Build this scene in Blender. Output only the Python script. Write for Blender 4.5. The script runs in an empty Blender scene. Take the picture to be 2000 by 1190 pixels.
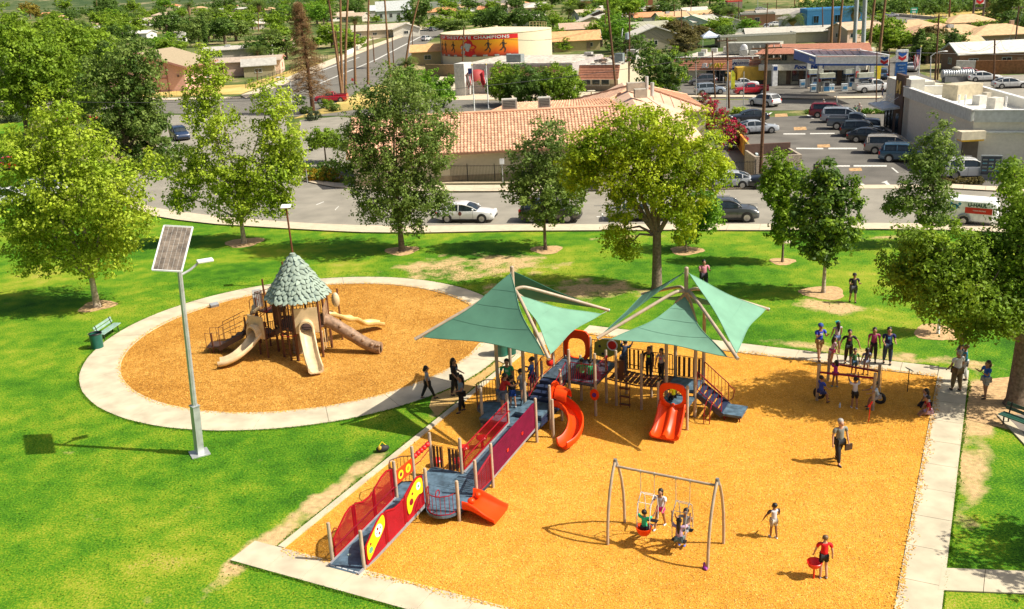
import bpy,math,random
import numpy as np
from mathutils import Vector,Matrix
R=math.radians
random.seed(7);rng=np.random.default_rng(7)
SC=bpy.context.scene;COL=SC.collection
FPX,PITCH,ROLL,HC=1891.0,0.3248519,-0.0497953,18.0
cp,sp,cr,sr=math.cos(PITCH),math.sin(PITCH),math.cos(ROLL),math.sin(ROLL)
cam=bpy.data.objects.new('camera',bpy.data.cameras.new('camera'));COL.objects.link(cam)
_R0,_U0,_F0=Vector((1,0,0)),Vector((0,sp,cp)),Vector((0,cp,-sp))
_r=_R0*cr+_U0*sr;_u=-_R0*sr+_U0*cr
m=Matrix.Identity(4)
for i in range(3):
 m[i][0],m[i][1],m[i][2]=_r[i],_u[i],-_F0[i]
m[2][3]=HC
cam.matrix_world=m
cam.data.sensor_width=36;cam.data.lens=36*FPX/2000;cam.data.clip_end=6000;cam.data.clip_start=.5
SC.camera=cam
W=bpy.data.worlds.new('World');SC.world=W;W.use_nodes=True
nt=W.node_tree;nt.nodes.clear()
sky=nt.nodes.new('ShaderNodeTexSky');sky.sky_type='NISHITA';sky.sun_disc=False
sky.sun_elevation=R(48);sky.sun_rotation=R(103);sky.air_density=.9;sky.dust_density=4.5;sky.ozone_density=.3
bg=nt.nodes.new('ShaderNodeBackground');bg.inputs[1].default_value=.075
wo=nt.nodes.new('ShaderNodeOutputWorld')
nt.links.new(sky.outputs[0],bg.inputs[0]);nt.links.new(bg.outputs[0],wo.inputs[0])
sl=bpy.data.lights.new('sun','SUN');sl.energy=4.6;sl.angle=R(.53);sl.color=(1,.95,.84)
sun=bpy.data.objects.new('sun',sl);COL.objects.link(sun)
sdir=Vector((math.cos(R(48))*math.cos(R(-13)),math.cos(R(48))*math.sin(R(-13)),math.sin(R(48))))
sun.rotation_euler=sdir.to_track_quat('Z','Y').to_euler()
SC.view_settings.view_transform='Standard';SC.view_settings.look='None'
SC.view_settings.exposure=.53;SC.view_settings.gamma=1;SC.view_settings.use_curve_mapping=False
SC.render.engine='CYCLES'
SC.cycles.max_bounces=6;SC.cycles.transparent_max_bounces=8
def G(px,py,z=0.0):
 x=px-1000;y=-(py-595);X=x*cr-y*sr;Y=x*sr+y*cr
 d=(X,FPX*cp+Y*sp,-FPX*sp+Y*cp);t=(z-HC)/d[2]
 return Vector((d[0]*t,d[1]*t,z))
def PY(p):
 X=p[0];z=p[2]-HC;Y=p[1]*sp+z*cp;Z=p[1]*cp-z*sp
 return 595-FPX*(-X*sr+Y*cr)/Z
def HT(b,py):
 lo,hi=0,70
 for _ in range(40):
  mid=(lo+hi)/2
  if PY((b[0],b[1],mid))>py:lo=mid
  else:hi=mid
 return lo
def SCL(b):
 return FPX/(b[1]*cp+HC*sp)
UA=R(62.9);UV=Vector((math.cos(UA),math.sin(UA),0));VV=Vector((UV.y,-UV.x,0));O0=G(650,1098)
def P(u,v,z=0):
 return O0+UV*u+VV*v+Vector((0,0,z))
def tag(o,label=None,cat=None,group=None,kind=None):
 if label:o['label']=label
 if cat:o['category']=cat
 if group:o['group']=group
 if kind:o['kind']=kind
 return o
def empty(name,loc,rz=0,label=None,cat=None,group=None):
 o=bpy.data.objects.new(name,None);COL.objects.link(o);o.location=loc;o.rotation_euler=(0,0,rz)
 o.empty_display_size=.2
 return tag(o,label,cat,group)
class MB:
 def __init__(s):s.v=[];s.f=[];s.m=[];s.cur=0
 def mat(s,i):s.cur=i;return s
 def add(s,vs,fs):
  n=len(s.v);s.v+=[tuple(v)for v in vs]
  for f in fs:s.f.append(tuple(n+i for i in f));s.m.append(s.cur)
  return s
 def box(s,c,d,rz=0,ax=None):
  hx,hy,hz=d[0]/2,d[1]/2,d[2]/2;c=Vector(c)
  M_=Matrix.Rotation(rz,3,'Z')if ax is None else ax
  vs=[c+M_@Vector((x*hx,y*hy,z*hz))for z in(-1,1)for x,y in((-1,-1),(1,-1),(1,1),(-1,1))]
  return s.add(vs,[(3,2,1,0),(4,5,6,7),(0,1,5,4),(1,2,6,5),(2,3,7,6),(3,0,4,7)])
 def beam(s,a,b,w,h):
  a,b=Vector(a),Vector(b);d=b-a;L=d.length
  if L<1e-6:return s
  x=d/L;y=Vector((0,0,1)).cross(x)
  y=Vector((0,1,0))if y.length<1e-4 else y.normalized()
  z=x.cross(y);M_=Matrix((x,y,z)).transposed()
  return s.box((a+b)/2,(L,w,h),ax=M_)
 def tube(s,pts,r,n=8,cap=True):
  pts=[Vector(p)for p in pts];rs=r if isinstance(r,(list,tuple))else[r]*len(pts)
  vs=[];prev=None
  for i,p in enumerate(pts):
   t=(pts[min(i+1,len(pts)-1)]-pts[max(i-1,0)]).normalized()
   if prev is None:
    a=Vector((0,0,1))if abs(t.z)<.9 else Vector((1,0,0));nx=a.cross(t).normalized()
   else:
    nx=prev-t*prev.dot(t)
    nx=nx.normalized()if nx.length>1e-5 else prev
   prev=nx;ny=t.cross(nx)
   for k in range(n):
    a=2*math.pi*k/n;vs.append(p+(nx*math.cos(a)+ny*math.sin(a))*rs[i])
  fs=[(i*n+k,i*n+(k+1)%n,(i+1)*n+(k+1)%n,(i+1)*n+k)for i in range(len(pts)-1)for k in range(n)]
  if cap:fs+=[tuple(range(n-1,-1,-1)),tuple((len(pts)-1)*n+k for k in range(n))]
  return s.add(vs,fs)
 def cyl(s,base,r,h,n=16,r2=None):
  b=Vector(base);return s.tube([b,b+Vector((0,0,h))],[r,r if r2 is None else r2],n)
 def ell(s,c,rad,nu=10,nv=7,M_=None):
  c=Vector(c);vs=[];fs=[]
  for j in range(nv+1):
   th=math.pi*j/nv
   for i in range(nu):
    a=2*math.pi*i/nu
    p=Vector((rad[0]*math.sin(th)*math.cos(a),rad[1]*math.sin(th)*math.sin(a),rad[2]*math.cos(th)))
    vs.append(c+(M_@p if M_ else p))
  for j in range(nv):
   for i in range(nu):
    fs.append((j*nu+i,(j+1)*nu+i,(j+1)*nu+(i+1)%nu,j*nu+(i+1)%nu))
  return s.add(vs,fs)
 def prism(s,poly,ext):
  n=len(poly);e=Vector(ext);a=[Vector(p)for p in poly];b=[p+e for p in a]
  return s.add(a+b,[tuple(range(n-1,-1,-1)),tuple(range(n,2*n))]+[(i,(i+1)%n,n+(i+1)%n,n+i)for i in range(n)])
 def loft(s,rings,closed=True,cap=True):
  n=len(rings[0]);vs=[p for r_ in rings for p in r_]
  kk=n if closed else n-1
  fs=[(i*n+k,i*n+(k+1)%n,(i+1)*n+(k+1)%n,(i+1)*n+k)for i in range(len(rings)-1)for k in range(kk)]
  if cap and closed:fs+=[tuple(range(n-1,-1,-1)),tuple((len(rings)-1)*n+k for k in range(n))]
  return s.add(vs,fs)
 def quad(s,a,b,c,d):return s.add([a,b,c,d],[(0,1,2,3)])
 def build(s,name,mats,parent=None,smooth=True,world=False,ang=38):
  me=bpy.data.meshes.new(name)
  off=parent.location if(parent is not None and world)else Vector((0,0,0))
  p=parent
  vs=[tuple(Vector(v)-off)for v in s.v]if world and parent is not None else s.v
  me.from_pydata(vs,[],s.f);me.update()
  mats=mats if isinstance(mats,(list,tuple))else[mats]
  for x in mats:me.materials.append(x)
  if len(mats)>1:me.polygons.foreach_set('material_index',s.m)
  if smooth:
   me.polygons.foreach_set('use_smooth',[True]*len(me.polygons));me.set_sharp_from_angle(angle=R(ang))
  o=bpy.data.objects.new(name,me);COL.objects.link(o)
  if parent is not None:o.parent=parent
  return o
def npmesh(name,V,F,mats,parent=None,smooth=False):
 """V (n,3) array, F (m,k) array of equal polygons"""
 me=bpy.data.meshes.new(name);V=np.asarray(V,np.float32);F=np.asarray(F,np.int32);k=F.shape[1]
 me.vertices.add(len(V));me.vertices.foreach_set('co',V.ravel())
 me.loops.add(F.size);me.loops.foreach_set('vertex_index',F.ravel())
 me.polygons.add(len(F));me.polygons.foreach_set('loop_start',np.arange(0,F.size,k,dtype=np.int32))
 me.update(calc_edges=True)
 for x in(mats if isinstance(mats,(list,tuple))else[mats]):me.materials.append(x)
 if smooth:me.polygons.foreach_set('use_smooth',np.ones(len(F),bool))
 return me
def link(me,name,parent=None,loc=None,rz=0,sc=None):
 o=bpy.data.objects.new(name,me);COL.objects.link(o)
 if parent is not None:o.parent=parent
 if loc is not None:o.location=loc
 o.rotation_euler=(0,0,rz)
 if sc:o.scale=sc
 return o
def copy_tree(o,parent=None,name=None):
 c=o.copy();COL.objects.link(c);c.parent=parent
 for ch in o.children:copy_tree(ch,c)
 return c
def mat(name,rgb,rough=.6,metal=0,var=.15,scale=3.0,bump=0.0,bscale=40,rgb2=None,spec=.5,trans=0,coat=0,detail=5,island=0):
 m_=bpy.data.materials.new(name);m_.use_nodes=True;t=m_.node_tree;N=t.nodes;L=t.links
 b=N['Principled BSDF'];geo=N.new('ShaderNodeNewGeometry')
 b.inputs['Roughness'].default_value=rough;b.inputs['Metallic'].default_value=metal
 b.inputs['Specular IOR Level'].default_value=spec
 if coat:b.inputs['Coat Weight'].default_value=coat;b.inputs['Coat Roughness'].default_value=.05
 nz=N.new('ShaderNodeTexNoise');nz.inputs['Scale'].default_value=scale;nz.inputs['Detail'].default_value=detail
 L.new(geo.outputs['Position'],nz.inputs['Vector'])
 rp=N.new('ShaderNodeValToRGB');rp.color_ramp.elements[0].position=.32;rp.color_ramp.elements[1].position=.68
 lo=tuple(c*(1-var)for c in rgb)if rgb2 is None else rgb2
 hi=tuple(min(1,c*(1+var))for c in rgb)if rgb2 is None else rgb
 rp.color_ramp.elements[0].color=(*lo,1);rp.color_ramp.elements[1].color=(*hi,1)
 L.new(nz.outputs['Fac'],rp.inputs['Fac']);src=rp.outputs['Color']
 if island:
  mx=N.new('ShaderNodeMix');mx.data_type='RGBA';mx.blend_type='MULTIPLY'
  mr=N.new('ShaderNodeMapRange');mr.inputs['To Min'].default_value=1-island;mr.inputs['To Max'].default_value=1+island
  L.new(geo.outputs['Random Per Island'],mr.inputs['Value'])
  mx.inputs[0].default_value=1;L.new(src,mx.inputs[6]);L.new(mr.outputs['Result'],mx.inputs[7]);src=mx.outputs[2]
 L.new(src,b.inputs['Base Color'])
 if bump:
  n2=N.new('ShaderNodeTexNoise');n2.inputs['Scale'].default_value=bscale;n2.inputs['Detail'].default_value=4
  L.new(geo.outputs['Position'],n2.inputs['Vector'])
  bp=N.new('ShaderNodeBump');bp.inputs['Strength'].default_value=min(1,bump);bp.inputs['Distance'].default_value=.02*max(1,bump)
  L.new(n2.outputs['Fac'],bp.inputs['Height']);L.new(bp.outputs['Normal'],b.inputs['Normal'])
 if trans:
  tr=N.new('ShaderNodeBsdfTranslucent');ms=N.new('ShaderNodeMixShader');ms.inputs[0].default_value=trans
  L.new(src,tr.inputs['Color']);L.new(b.outputs[0],ms.inputs[1]);L.new(tr.outputs[0],ms.inputs[2])
  L.new(ms.outputs[0],N['Material Output'].inputs['Surface'])
 return m_
_mc={}
def MC(rgb,rough=.6,**k):
 key=(tuple(round(c,3)for c in rgb),rough,tuple(sorted(k.items())))
 if key not in _mc:_mc[key]=mat('paint_%02d'%len(_mc),rgb,rough,**k)
 return _mc[key]
def ground_mat(name,stops,s1,s2,s3,bump,bs,patch=None):
 """layered noise ground: stops = list of (pos, rgb); big, middle and fine noise summed"""
 m_=bpy.data.materials.new(name);m_.use_nodes=True;t=m_.node_tree;N=t.nodes;L=t.links
 b=N['Principled BSDF'];b.inputs['Roughness'].default_value=.9;b.inputs['Specular IOR Level'].default_value=.15
 geo=N.new('ShaderNodeNewGeometry');acc=None
 for(sc,w,d)in(s1,s2,s3):
  n=N.new('ShaderNodeTexNoise');n.inputs['Scale'].default_value=sc;n.inputs['Detail'].default_value=d
  L.new(geo.outputs['Position'],n.inputs['Vector'])
  mm=N.new('ShaderNodeMath');mm.operation='MULTIPLY_ADD';mm.inputs[1].default_value=w
  L.new(n.outputs['Fac'],mm.inputs[0])
  if acc is None:mm.inputs[2].default_value=-.5*(s1[1]+s2[1]+s3[1])+.5
  else:L.new(acc,mm.inputs[2])
  acc=mm.outputs[0]
 rp=N.new('ShaderNodeValToRGB');e=rp.color_ramp.elements
 e[0].position=stops[0][0];e[0].color=(*stops[0][1],1);e[1].position=stops[-1][0];e[1].color=(*stops[-1][1],1)
 for p_,c_ in stops[1:-1]:
  q=e.new(p_);q.color=(*c_,1)
 L.new(acc,rp.inputs['Fac']);src=rp.outputs['Color']
 if patch:
  rgb,sc,th,so,spots=patch
  n=N.new('ShaderNodeTexNoise');n.inputs['Scale'].default_value=sc;n.inputs['Detail'].default_value=7;n.inputs['Roughness'].default_value=.62
  L.new(geo.outputs['Position'],n.inputs['Vector']);val=n.outputs['Fac']
  for(x,y,rx,ry,az,amp)in spots:
   mp=N.new('ShaderNodeMapping');mp.vector_type='TEXTURE'
   mp.inputs['Location'].default_value=(x,y,0);mp.inputs['Rotation'].default_value=(0,0,az);mp.inputs['Scale'].default_value=(rx,ry,50)
   L.new(geo.outputs['Position'],mp.inputs['Vector'])
   ln=N.new('ShaderNodeVectorMath');ln.operation='LENGTH';L.new(mp.outputs[0],ln.inputs[0])
   mr=N.new('ShaderNodeMapRange');mr.interpolation_type='SMOOTHSTEP'
   mr.inputs['From Min'].default_value=1.25;mr.inputs['From Max'].default_value=.25
   mr.inputs['To Min'].default_value=0;mr.inputs['To Max'].default_value=amp
   L.new(ln.outputs['Value'],mr.inputs['Value'])
   ad=N.new('ShaderNodeMath');ad.operation='ADD';L.new(val,ad.inputs[0]);L.new(mr.outputs[0],ad.inputs[1]);val=ad.outputs[0]
  mr=N.new('ShaderNodeMapRange');mr.inputs['From Min'].default_value=th;mr.inputs['From Max'].default_value=th+so
  L.new(val,mr.inputs['Value'])
  mx=N.new('ShaderNodeMix');mx.data_type='RGBA';L.new(mr.outputs[0],mx.inputs[0]);L.new(src,mx.inputs[6])
  n3=N.new('ShaderNodeTexNoise');n3.inputs['Scale'].default_value=5;n3.inputs['Detail'].default_value=8
  L.new(geo.outputs['Position'],n3.inputs['Vector'])
  r3=N.new('ShaderNodeValToRGB');r3.color_ramp.elements[0].position=.3;r3.color_ramp.elements[1].position=.7
  r3.color_ramp.elements[0].color=(*[c*.72 for c in rgb],1);r3.color_ramp.elements[1].color=(*[min(1,c*1.2)for c in rgb],1)
  L.new(n3.outputs['Fac'],r3.inputs['Fac']);L.new(r3.outputs[0],mx.inputs[7]);src=mx.outputs[2]
 L.new(src,b.inputs['Base Color'])
 n2=N.new('ShaderNodeTexNoise');n2.inputs['Scale'].default_value=bs;n2.inputs['Detail'].default_value=6
 L.new(geo.outputs['Position'],n2.inputs['Vector'])
 bp=N.new('ShaderNodeBump');bp.inputs['Strength'].default_value=bump;bp.inputs['Distance'].default_value=.04
 L.new(n2.outputs['Fac'],bp.inputs['Height']);L.new(bp.outputs['Normal'],b.inputs['Normal'])
 return m_
POST=mat('tan_powder_coat',(.44,.34,.24),.45)
MAROON=mat('maroon_powder_coat',(.25,.003,.015),.38)
RED=mat('red_plastic',(.72,.02,.012),.35)
ORANGE=mat('orange_plastic',(.86,.060,.004),.38,var=.06,spec=.3)
YELLOW=mat('yellow_plastic',(.85,.66,.01),.4)
BLUEDECK=mat('blue_rubber_deck',(.075,.125,.17),.6,var=.45,scale=4)
NAVY=mat('navy_edge',(.02,.03,.07),.5)
BROWNS=mat('brown_plastic',(.085,.035,.018),.5)
BROWNM=mat('brown_steel',(.13,.045,.022),.5)
WHITE=mat('white_paint',(.78,.78,.76),.5)
STEEL=mat('galvanised_steel',(.50,.52,.52),.42,metal=.45)
CONC=mat('pale_concrete',(.53,.455,.32),.88,var=.17,scale=1.1,detail=10,bump=.15,bscale=60,island=.05)
CONCD=mat('joint_soil',(.12,.09,.06),.95)
BEIGE=mat('beige_plastic',(.66,.50,.29),.42)
DARK=mat('dark_opening',(.012,.012,.014),.5)
GLASS=mat('dark_window_glass',(.02,.03,.035),.08,var=.3,spec=.8)
RUBBER=mat('black_rubber',(.018,.018,.018),.7)
BARK=mat('grey_brown_bark',(.17,.125,.085),.9,var=.4,scale=9,bump=.8,bscale=14)
BARKP=mat('pale_mottled_bark',(.42,.34,.25),.85,var=.4,scale=6,bump=.6,bscale=12)
CANVAS=None
def sheet(name,poly,z,m_,kind='structure',parent=None):
 b=MB();b.add([(p[0],p[1],z)for p in poly],[tuple(range(len(poly)))])
 o=b.build(name,m_,parent,smooth=False)
 if b.v and o.data.polygons[0].normal.z<0:o.data.flip_normals()
 if kind:o['kind']=kind
 return o
def gp(pts):return[G(*p)for p in pts]
def strip(name,a,b,z,m_,h=0,kind='structure',parent=None):
 """band between two polylines of world points; h>0 gives it a thickness"""
 n=len(a);mb=MB()
 va=[(p[0],p[1],z)for p in a]+[(p[0],p[1],z)for p in b]
 mb.add(va,[(i,i+1,n+i+1,n+i)for i in range(n-1)])
 if h:
  vb=[(p[0],p[1],z-h)for p in a];k=len(mb.v)
  mb.add([(p[0],p[1],z)for p in a]+vb,[(i+1,i,n+i,n+i+1)for i in range(n-1)])
  mb.add([(p[0],p[1],z)for p in b]+[(p[0],p[1],z-h)for p in b],[(i,i+1,n+i+1,n+i)for i in range(n-1)])
 o=mb.build(name,m_,parent,smooth=False)
 if o.data.polygons[0].normal.z<0:o.data.flip_normals()
 if kind:o['kind']=kind
 return o
SOIL=ground_mat('dry_yard_soil',[(.3,(.045,.085,.015)),(.52,(.12,.15,.04)),(.68,(.30,.24,.11)),(.85,(.46,.37,.22))],(.03,1.2,4),(.3,.8,5),(4,.3,5),.3,12)
GRASS=ground_mat('lawn_grass',[(.14,(.022,.085,.004)),(.34,(.052,.175,.006)),(.50,(.102,.238,.008)),(.64,(.20,.29,.013)),(.82,(.33,.345,.03)),(.95,(.42,.33,.09))],(.13,1.25,5),(.9,.75,7),(13,1.25,9),1.0,22,patch=((.58,.40,.19),.55,.66,.16,[(G(930,520).x,G(930,520).y,7.5,4.0,.1,.30),(G(1100,570).x,G(1100,570).y,7,2.8,0,.30),(G(1625,600).x,G(1625,600).y,3.0,1.5,-.4,.34),(G(1700,690).x,G(1700,690).y,8,1.1,-.47,.24),(P(2.5,-2.75).x,P(2.5,-2.75).y,7.5,.75,UA,.30),(P(12.5,13.6-.2).x,P(12.5,13.4).y,0.01,.01,0,0),(G(1900,860).x,G(1900,860).y,8.5,1.0,UA,.34),(G(1600,475).x,G(1600,475).y,9,1.2,0,.12),(G(1240,462).x,G(1240,462).y,5,.8,0,.2),(G(1750,462).x,G(1750,462).y,2.5,.8,0,.2),(G(1920,770).x,G(1920,770).y,3.5,1.6,0,.26),(G(700,620).x-1,60,.01,.01,0,0),(G(190,660).x,G(190,660).y,2,2,0,.12),(G(560,1050).x-1,G(560,1050).y,2,1,UA,.16),(G(900,770).x,G(900,770).y,3,.7,UA,.3)]))
MULCH=ground_mat('wood_chip_mulch',[(.08,(.26,.095,.010)),(.36,(.54,.24,.026)),(.56,(.70,.325,.038)),(.88,(.88,.52,.11))],(.25,.35,3),(1.6,.35,6),(24,1.35,9),1.0,26,patch=((.50,.24,.045),.45,.60,.35,[(x_.x,x_.y,a_,b_,r_,.16)for x_,a_,b_,r_ in((G(1262,1040),.9,.7,0),(G(1325,1062),.9,.7,0),(G(1110,888),.8,.6,0),(G(1300,868),1.2,.7,0),(G(975,1015),.8,.6,0),(G(1605,800),.9,.9,0),(G(1710,808),.9,.9,0),(G(1440,815),.8,.8,0))]))
MULCH2=ground_mat('older_wood_chip_mulch',[(.12,(.17,.07,.010)),(.36,(.38,.165,.024)),(.56,(.54,.26,.042)),(.85,(.74,.45,.12))],(.25,.55,3),(1.6,.35,5),(19,1.45,9),1.0,24)
ASPH=mat('worn_asphalt',(.165,.150,.122),.85,var=.16,scale=.7,bump=.3,bscale=50,detail=9)
ASPHL=mat('pale_old_asphalt',(.27,.245,.195),.88,var=.15,scale=.5,bump=.3,bscale=50,detail=9)
ASPHP=mat('parking_asphalt',(.13,.118,.098),.85,var=.25,scale=.35,bump=.3,bscale=50,detail=9)
WALK=mat('sidewalk_concrete',(.58,.48,.34),.88,var=.08,scale=2,island=.05)
PAINTW=mat('worn_white_road_paint',(.62,.60,.54),.8,var=.3,scale=6)
PAINTY=mat('worn_yellow_road_paint',(.62,.42,.12),.8,var=.3,scale=6)
DRY=ground_mat('dry_yellow_field',[(.2,(.26,.21,.07)),(.5,(.55,.40,.12)),(.8,(.72,.55,.24))],(.03,1.2,4),(.2,.8,5),(2,.3,5),.3,12)
sheet('ground',[(-1500,-30),(1600,-30),(2600,3200),(-2600,3200)],-.02,SOIL)
lawn_edge=gp([(296,423),(350,432),(420,440),(500,445),(600,451),(700,456),(800,457.5),(1000,453.5),(1300,452),(1500,452.5),(1700,450),(1850,452),(2100,462)])
sheet('lawn',lawn_edge+[Vector((60,60,0)),Vector((60,5,0)),Vector((-60,5,0)),Vector((-75,60,0)),Vector((-85,150,0)),G(60,235),G(60,300),G(80,390),G(230,398)],0,GRASS)
near_kerb=gp([(262,398),(300,408),(350,415),(420,424),(500,431),(600,438),(700,442),(800,444),(1000,441),(1300,440),(1500,440),(1700,438),(1850,440),(2100,450)])
sheet('street',near_kerb+gp([(2120,375),(1800,370),(1640,369),(1480,370),(1200,374),(1000,376),(850,377),(740,374),(660,368),(600,357),(560,335),(560,225),(330,225),(300,300),(240,380)]),.004,ASPHL)
sheet('main_street',[G(-150,222),G(200,218),G(560,228),G(900,222),G(1300,222),G(1500,216),G(1720,215),G(2300,205),G(2300,185),G(1720,193),G(1500,195),G(1200,197),G(900,196),G(500,190),G(200,199),G(-150,205)],.008,ASPH)
sheet('side_street',gp([(470,200),(500,183),(600,143),(700,100),(760,78),(820,57),(850,45),(868,45),(866,62),(840,80),(800,110),(760,145),(735,175),(700,196)]),.012,ASPH)
sheet('right_street',gp([(1720,195),(1700,180),(1712,150),(1735,118),(1760,100),(1800,100),(1775,120),(1800,145),(1850,165),(1900,190)]),.013,ASPHP)
sheet('parking_lot',gp([(1430,370),(1440,330),(1400,290),(1395,240),(1480,230),(1570,226),(1760,222),(1840,262),(2200,330),(2200,372),(1850,366)]),.008,ASPHP)
sheet('rear_parking_lot',gp([(1880,205),(1840,180),(1860,160),(1900,150),(2150,140),(2250,200)]),.014,ASPHL)
sheet('forecourt',gp([(1350,193),(1345,180),(1400,165),(1700,160),(1715,194)]),.012,ASPHP)
sheet('mall_parking',gp([(1290,190),(1300,165),(1480,158),(1480,188)]),.016,ASPHP)
sheet('restaurant_parking',gp([(590,345),(585,235),(660,228),(760,240),(760,340),(680,350)]),.010,ASPHL)
def path_slabs(name,a,b,z,h,m_,joint=CONCD,gap=.012,label=None):
 base=strip(name,[p+(q-p)*.004 for p,q in zip(a,b)],[q+(p-q)*.004 for p,q in zip(a,b)],z-.02,joint,h)
 return base
def resample(pts,n):
 d=[0]
 for i in range(1,len(pts)):d.append(d[-1]+(pts[i]-pts[i-1]).length)
 out=[]
 for k in range(n+1):
  t=d[-1]*k/n;i=max(j for j in range(len(d))if d[j]<=t+1e-9);i=min(i,len(pts)-2)
  f=(t-d[i])/max(1e-9,d[i+1]-d[i]);out.append(pts[i].lerp(pts[i+1],f))
 return out
def slab_path(name,a,b,z,n,sub=1,m_=CONC,h=.12,parent=None):
 """a path as one dark base and n concrete slabs with open joints"""
 A=resample(a,n*sub);B=resample(b,n*sub)
 base=strip(name,A,B,z-.03,CONCD,h)
 for k in range(n):
  ia,ib=A[k*sub:k*sub+sub+1],B[k*sub:k*sub+sub+1]
  def inset(L_):
   L_=list(L_);d0=(L_[1]-L_[0]).normalized();d1=(L_[-1]-L_[-2]).normalized()
   L_[0]=L_[0]+d0*.009;L_[-1]=L_[-1]-d1*.009;return L_
  ia,ib=inset(ia),inset(ib);zz=z+random.uniform(-.003,.003)
  mb=MB();nn=len(ia)
  top=[(p.x,p.y,zz)for p in ia]+[(p.x,p.y,zz)for p in reversed(ib)]
  mb.prism([Vector(p)for p in top],(0,0,-.06))
  o=mb.build('slab',m_,base,smooth=False)
  if o.data.polygons[1].normal.z>0:o.data.flip_normals()
 return base
wo_=lawn_edge;wi_=near_kerb[1:]
slab_path('sidewalk',gp([(262,396),(300,408),(350,415.5),(420,424.5),(500,431.5),(600,438.5),(700,442.5),(800,444.5),(1000,441.5),(1300,440.5),(1500,440.5),(1700,438.5),(1850,440.5),(2100,450.5)]),gp([(252,406),(296,423),(350,432),(420,440),(500,445),(600,451),(700,456),(800,457.5),(1000,453.5),(1300,452),(1500,452.5),(1700,450),(1850,452),(2100,462)]),.12,34,2,WALK)
slab_path('far_sidewalk',gp([(585,342),(600,349),(650,359),(740,363.5),(900,364),(1000,363.5),(1200,362),(1400,360),(1480,359)]),gp([(583,350),(600,357),(650,367),(740,373.5),(900,376),(1000,375.5),(1200,373.5),(1400,371),(1480,369.5)]),.12,26,1,WALK)
slab_path('driveway_sidewalk',gp([(1840,361),(1925,366),(2060,371)]),gp([(1838,369),(1922,374),(2060,380)]),.12,5,1,WALK)
strip('driveway_apron',gp([(1640,362),(1838,361)]),gp([(1640,369.5),(1838,368.5)]),.03,WALK)
slab_path('main_street_sidewalk',gp([(1300,188),(1450,187),(1600,190),(1724,189)]),gp([(1300,191.5),(1450,191),(1600,194.5),(1724,192.5)]),.12,16,1,WALK)
strip('far_main_sidewalk',gp([(-60,199),(150,194),(370,192),(470,190)]),gp([(-60,203),(150,198),(370,196),(470,193)]),.12,WALK,.12)
slab_path('corner_sidewalk',gp([(470,187),(520,170),(610,131),(680,104),(740,84),(815,57),(850,40)]),gp([(480,193),(545,170),(640,131),(705,104),(762,82),(828,57),(856,42)]),.12,16,1,WALK)
strip('planting_island',gp([(640,210),(700,182),(740,166),(760,172)]),gp([(575,232),(640,222),(700,214),(760,210)]),.1,DRY,.1)
sheet('pale_yard',gp([(690,105),(720,80),(830,55),(800,50),(690,80)]),.016,WALK)
sheet('church_lawn',gp([(270,192),(270,175),(480,165),(560,140),(600,122),(640,125),(520,165),(470,184)]),.017,DRY)
sheet('tank_yard',gp([(840,182),(860,150),(900,150),(905,178)]),.02,WALK)
sheet('mall_walk',gp([(880,196),(905,172),(1140,180),(1220,176),(1300,176),(1300,190)]),.022,WALK)
sheet('dry_field',gp([(1560,20),(1560,-20),(2200,-30),(2200,50),(1900,40),(1700,27)]),.03,DRY)
sheet('vacant_lot',gp([(1555,72),(1640,62),(1700,70),(1700,85),(1600,84)]),.03,DRY)
sheet('highway',gp([(1450,22),(1450,30),(1600,32),(1700,36),(1800,50),(1900,56),(2100,68),(2100,52),(1950,48),(1800,36),(1700,27),(1600,22)]),.06,ASPH)
strip('highway_barrier',gp([(1600,22),(1700,27),(1800,36),(1950,48)]),gp([(1600,22.6),(1700,27.6),(1800,36.6),(1950,48.6)]),.9,WALK,.9)
CC=Vector((-.61965737*18,2.75148969*18,0));CR_=.53451905*18
N_=96
ringo=[];ringi=[]
for k in range(N_+1):
 a=2*math.pi*k/N_;d=Vector((math.cos(a),math.sin(a),0));ringi.append(CC+d*CR_)
sheet('round_mulch_bed',ringi[:-1],.02,MULCH2)
def ring_path(a0,a1,w,n,z=.05):
 A=[];B=[];M_=60
 for k in range(M_+1):
  a=R(a0+(a1-a0)*k/M_);d=Vector((math.cos(a),math.sin(a),0))
  A.append(CC+d*CR_);B.append(CC+d*(CR_+w(k/M_)if callable(w)else CR_+w))
 slab_path('ring_path',A,B,z,n,4)
RW=lambda a:1.45+.33*max(0,-math.sin(a))+.40*max(0,-math.cos(a))
ring_path(-12,351,lambda t:RW(R(-12+363*t)),22)
u0,u1,v0,v1=.12,0,0,0
bedc=[G(555,1073),G(1830,738),G(1745,1190)]
ub=Vector((math.cos(R(62.95)),math.sin(R(62.95)),0));vb=Vector((ub.y,-ub.x,0))
B0=G(555,1073);WID=(G(1830,738)-B0).dot(vb);LEN=(G(1830,738)-B0).dot(ub)
def Q(u,v,z=0):return B0+ub*u+vb*v+Vector((0,0,z))
sheet('square_mulch_bed',[Q(0,0),Q(0,WID),Q(LEN,WID),Q(LEN,0)],.024,MULCH)
slab_path('side_path',[Q(-8,WID+.02),Q(LEN+1.25,WID+.02)],[Q(-8,WID+1.27),Q(LEN+1.25,WID+1.27)],.055,16,1)
slab_path('front_path',[Q(-.02,-1.25),Q(-.02,WID)],[Q(-1.27,-1.25),Q(-1.27,WID)],.055,14,1)
slab_path('back_path',[Q(LEN+.02,1.6),Q(LEN+.02,WID)],[Q(LEN+1.27,1.6),Q(LEN+1.27,WID)],.055,11,1)
kerb=strip('kerb',[Q(0,-.26),Q(LEN+.3,-.26)],[Q(0,0),Q(LEN+.3,0)],.02,CONCD,.1)
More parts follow.
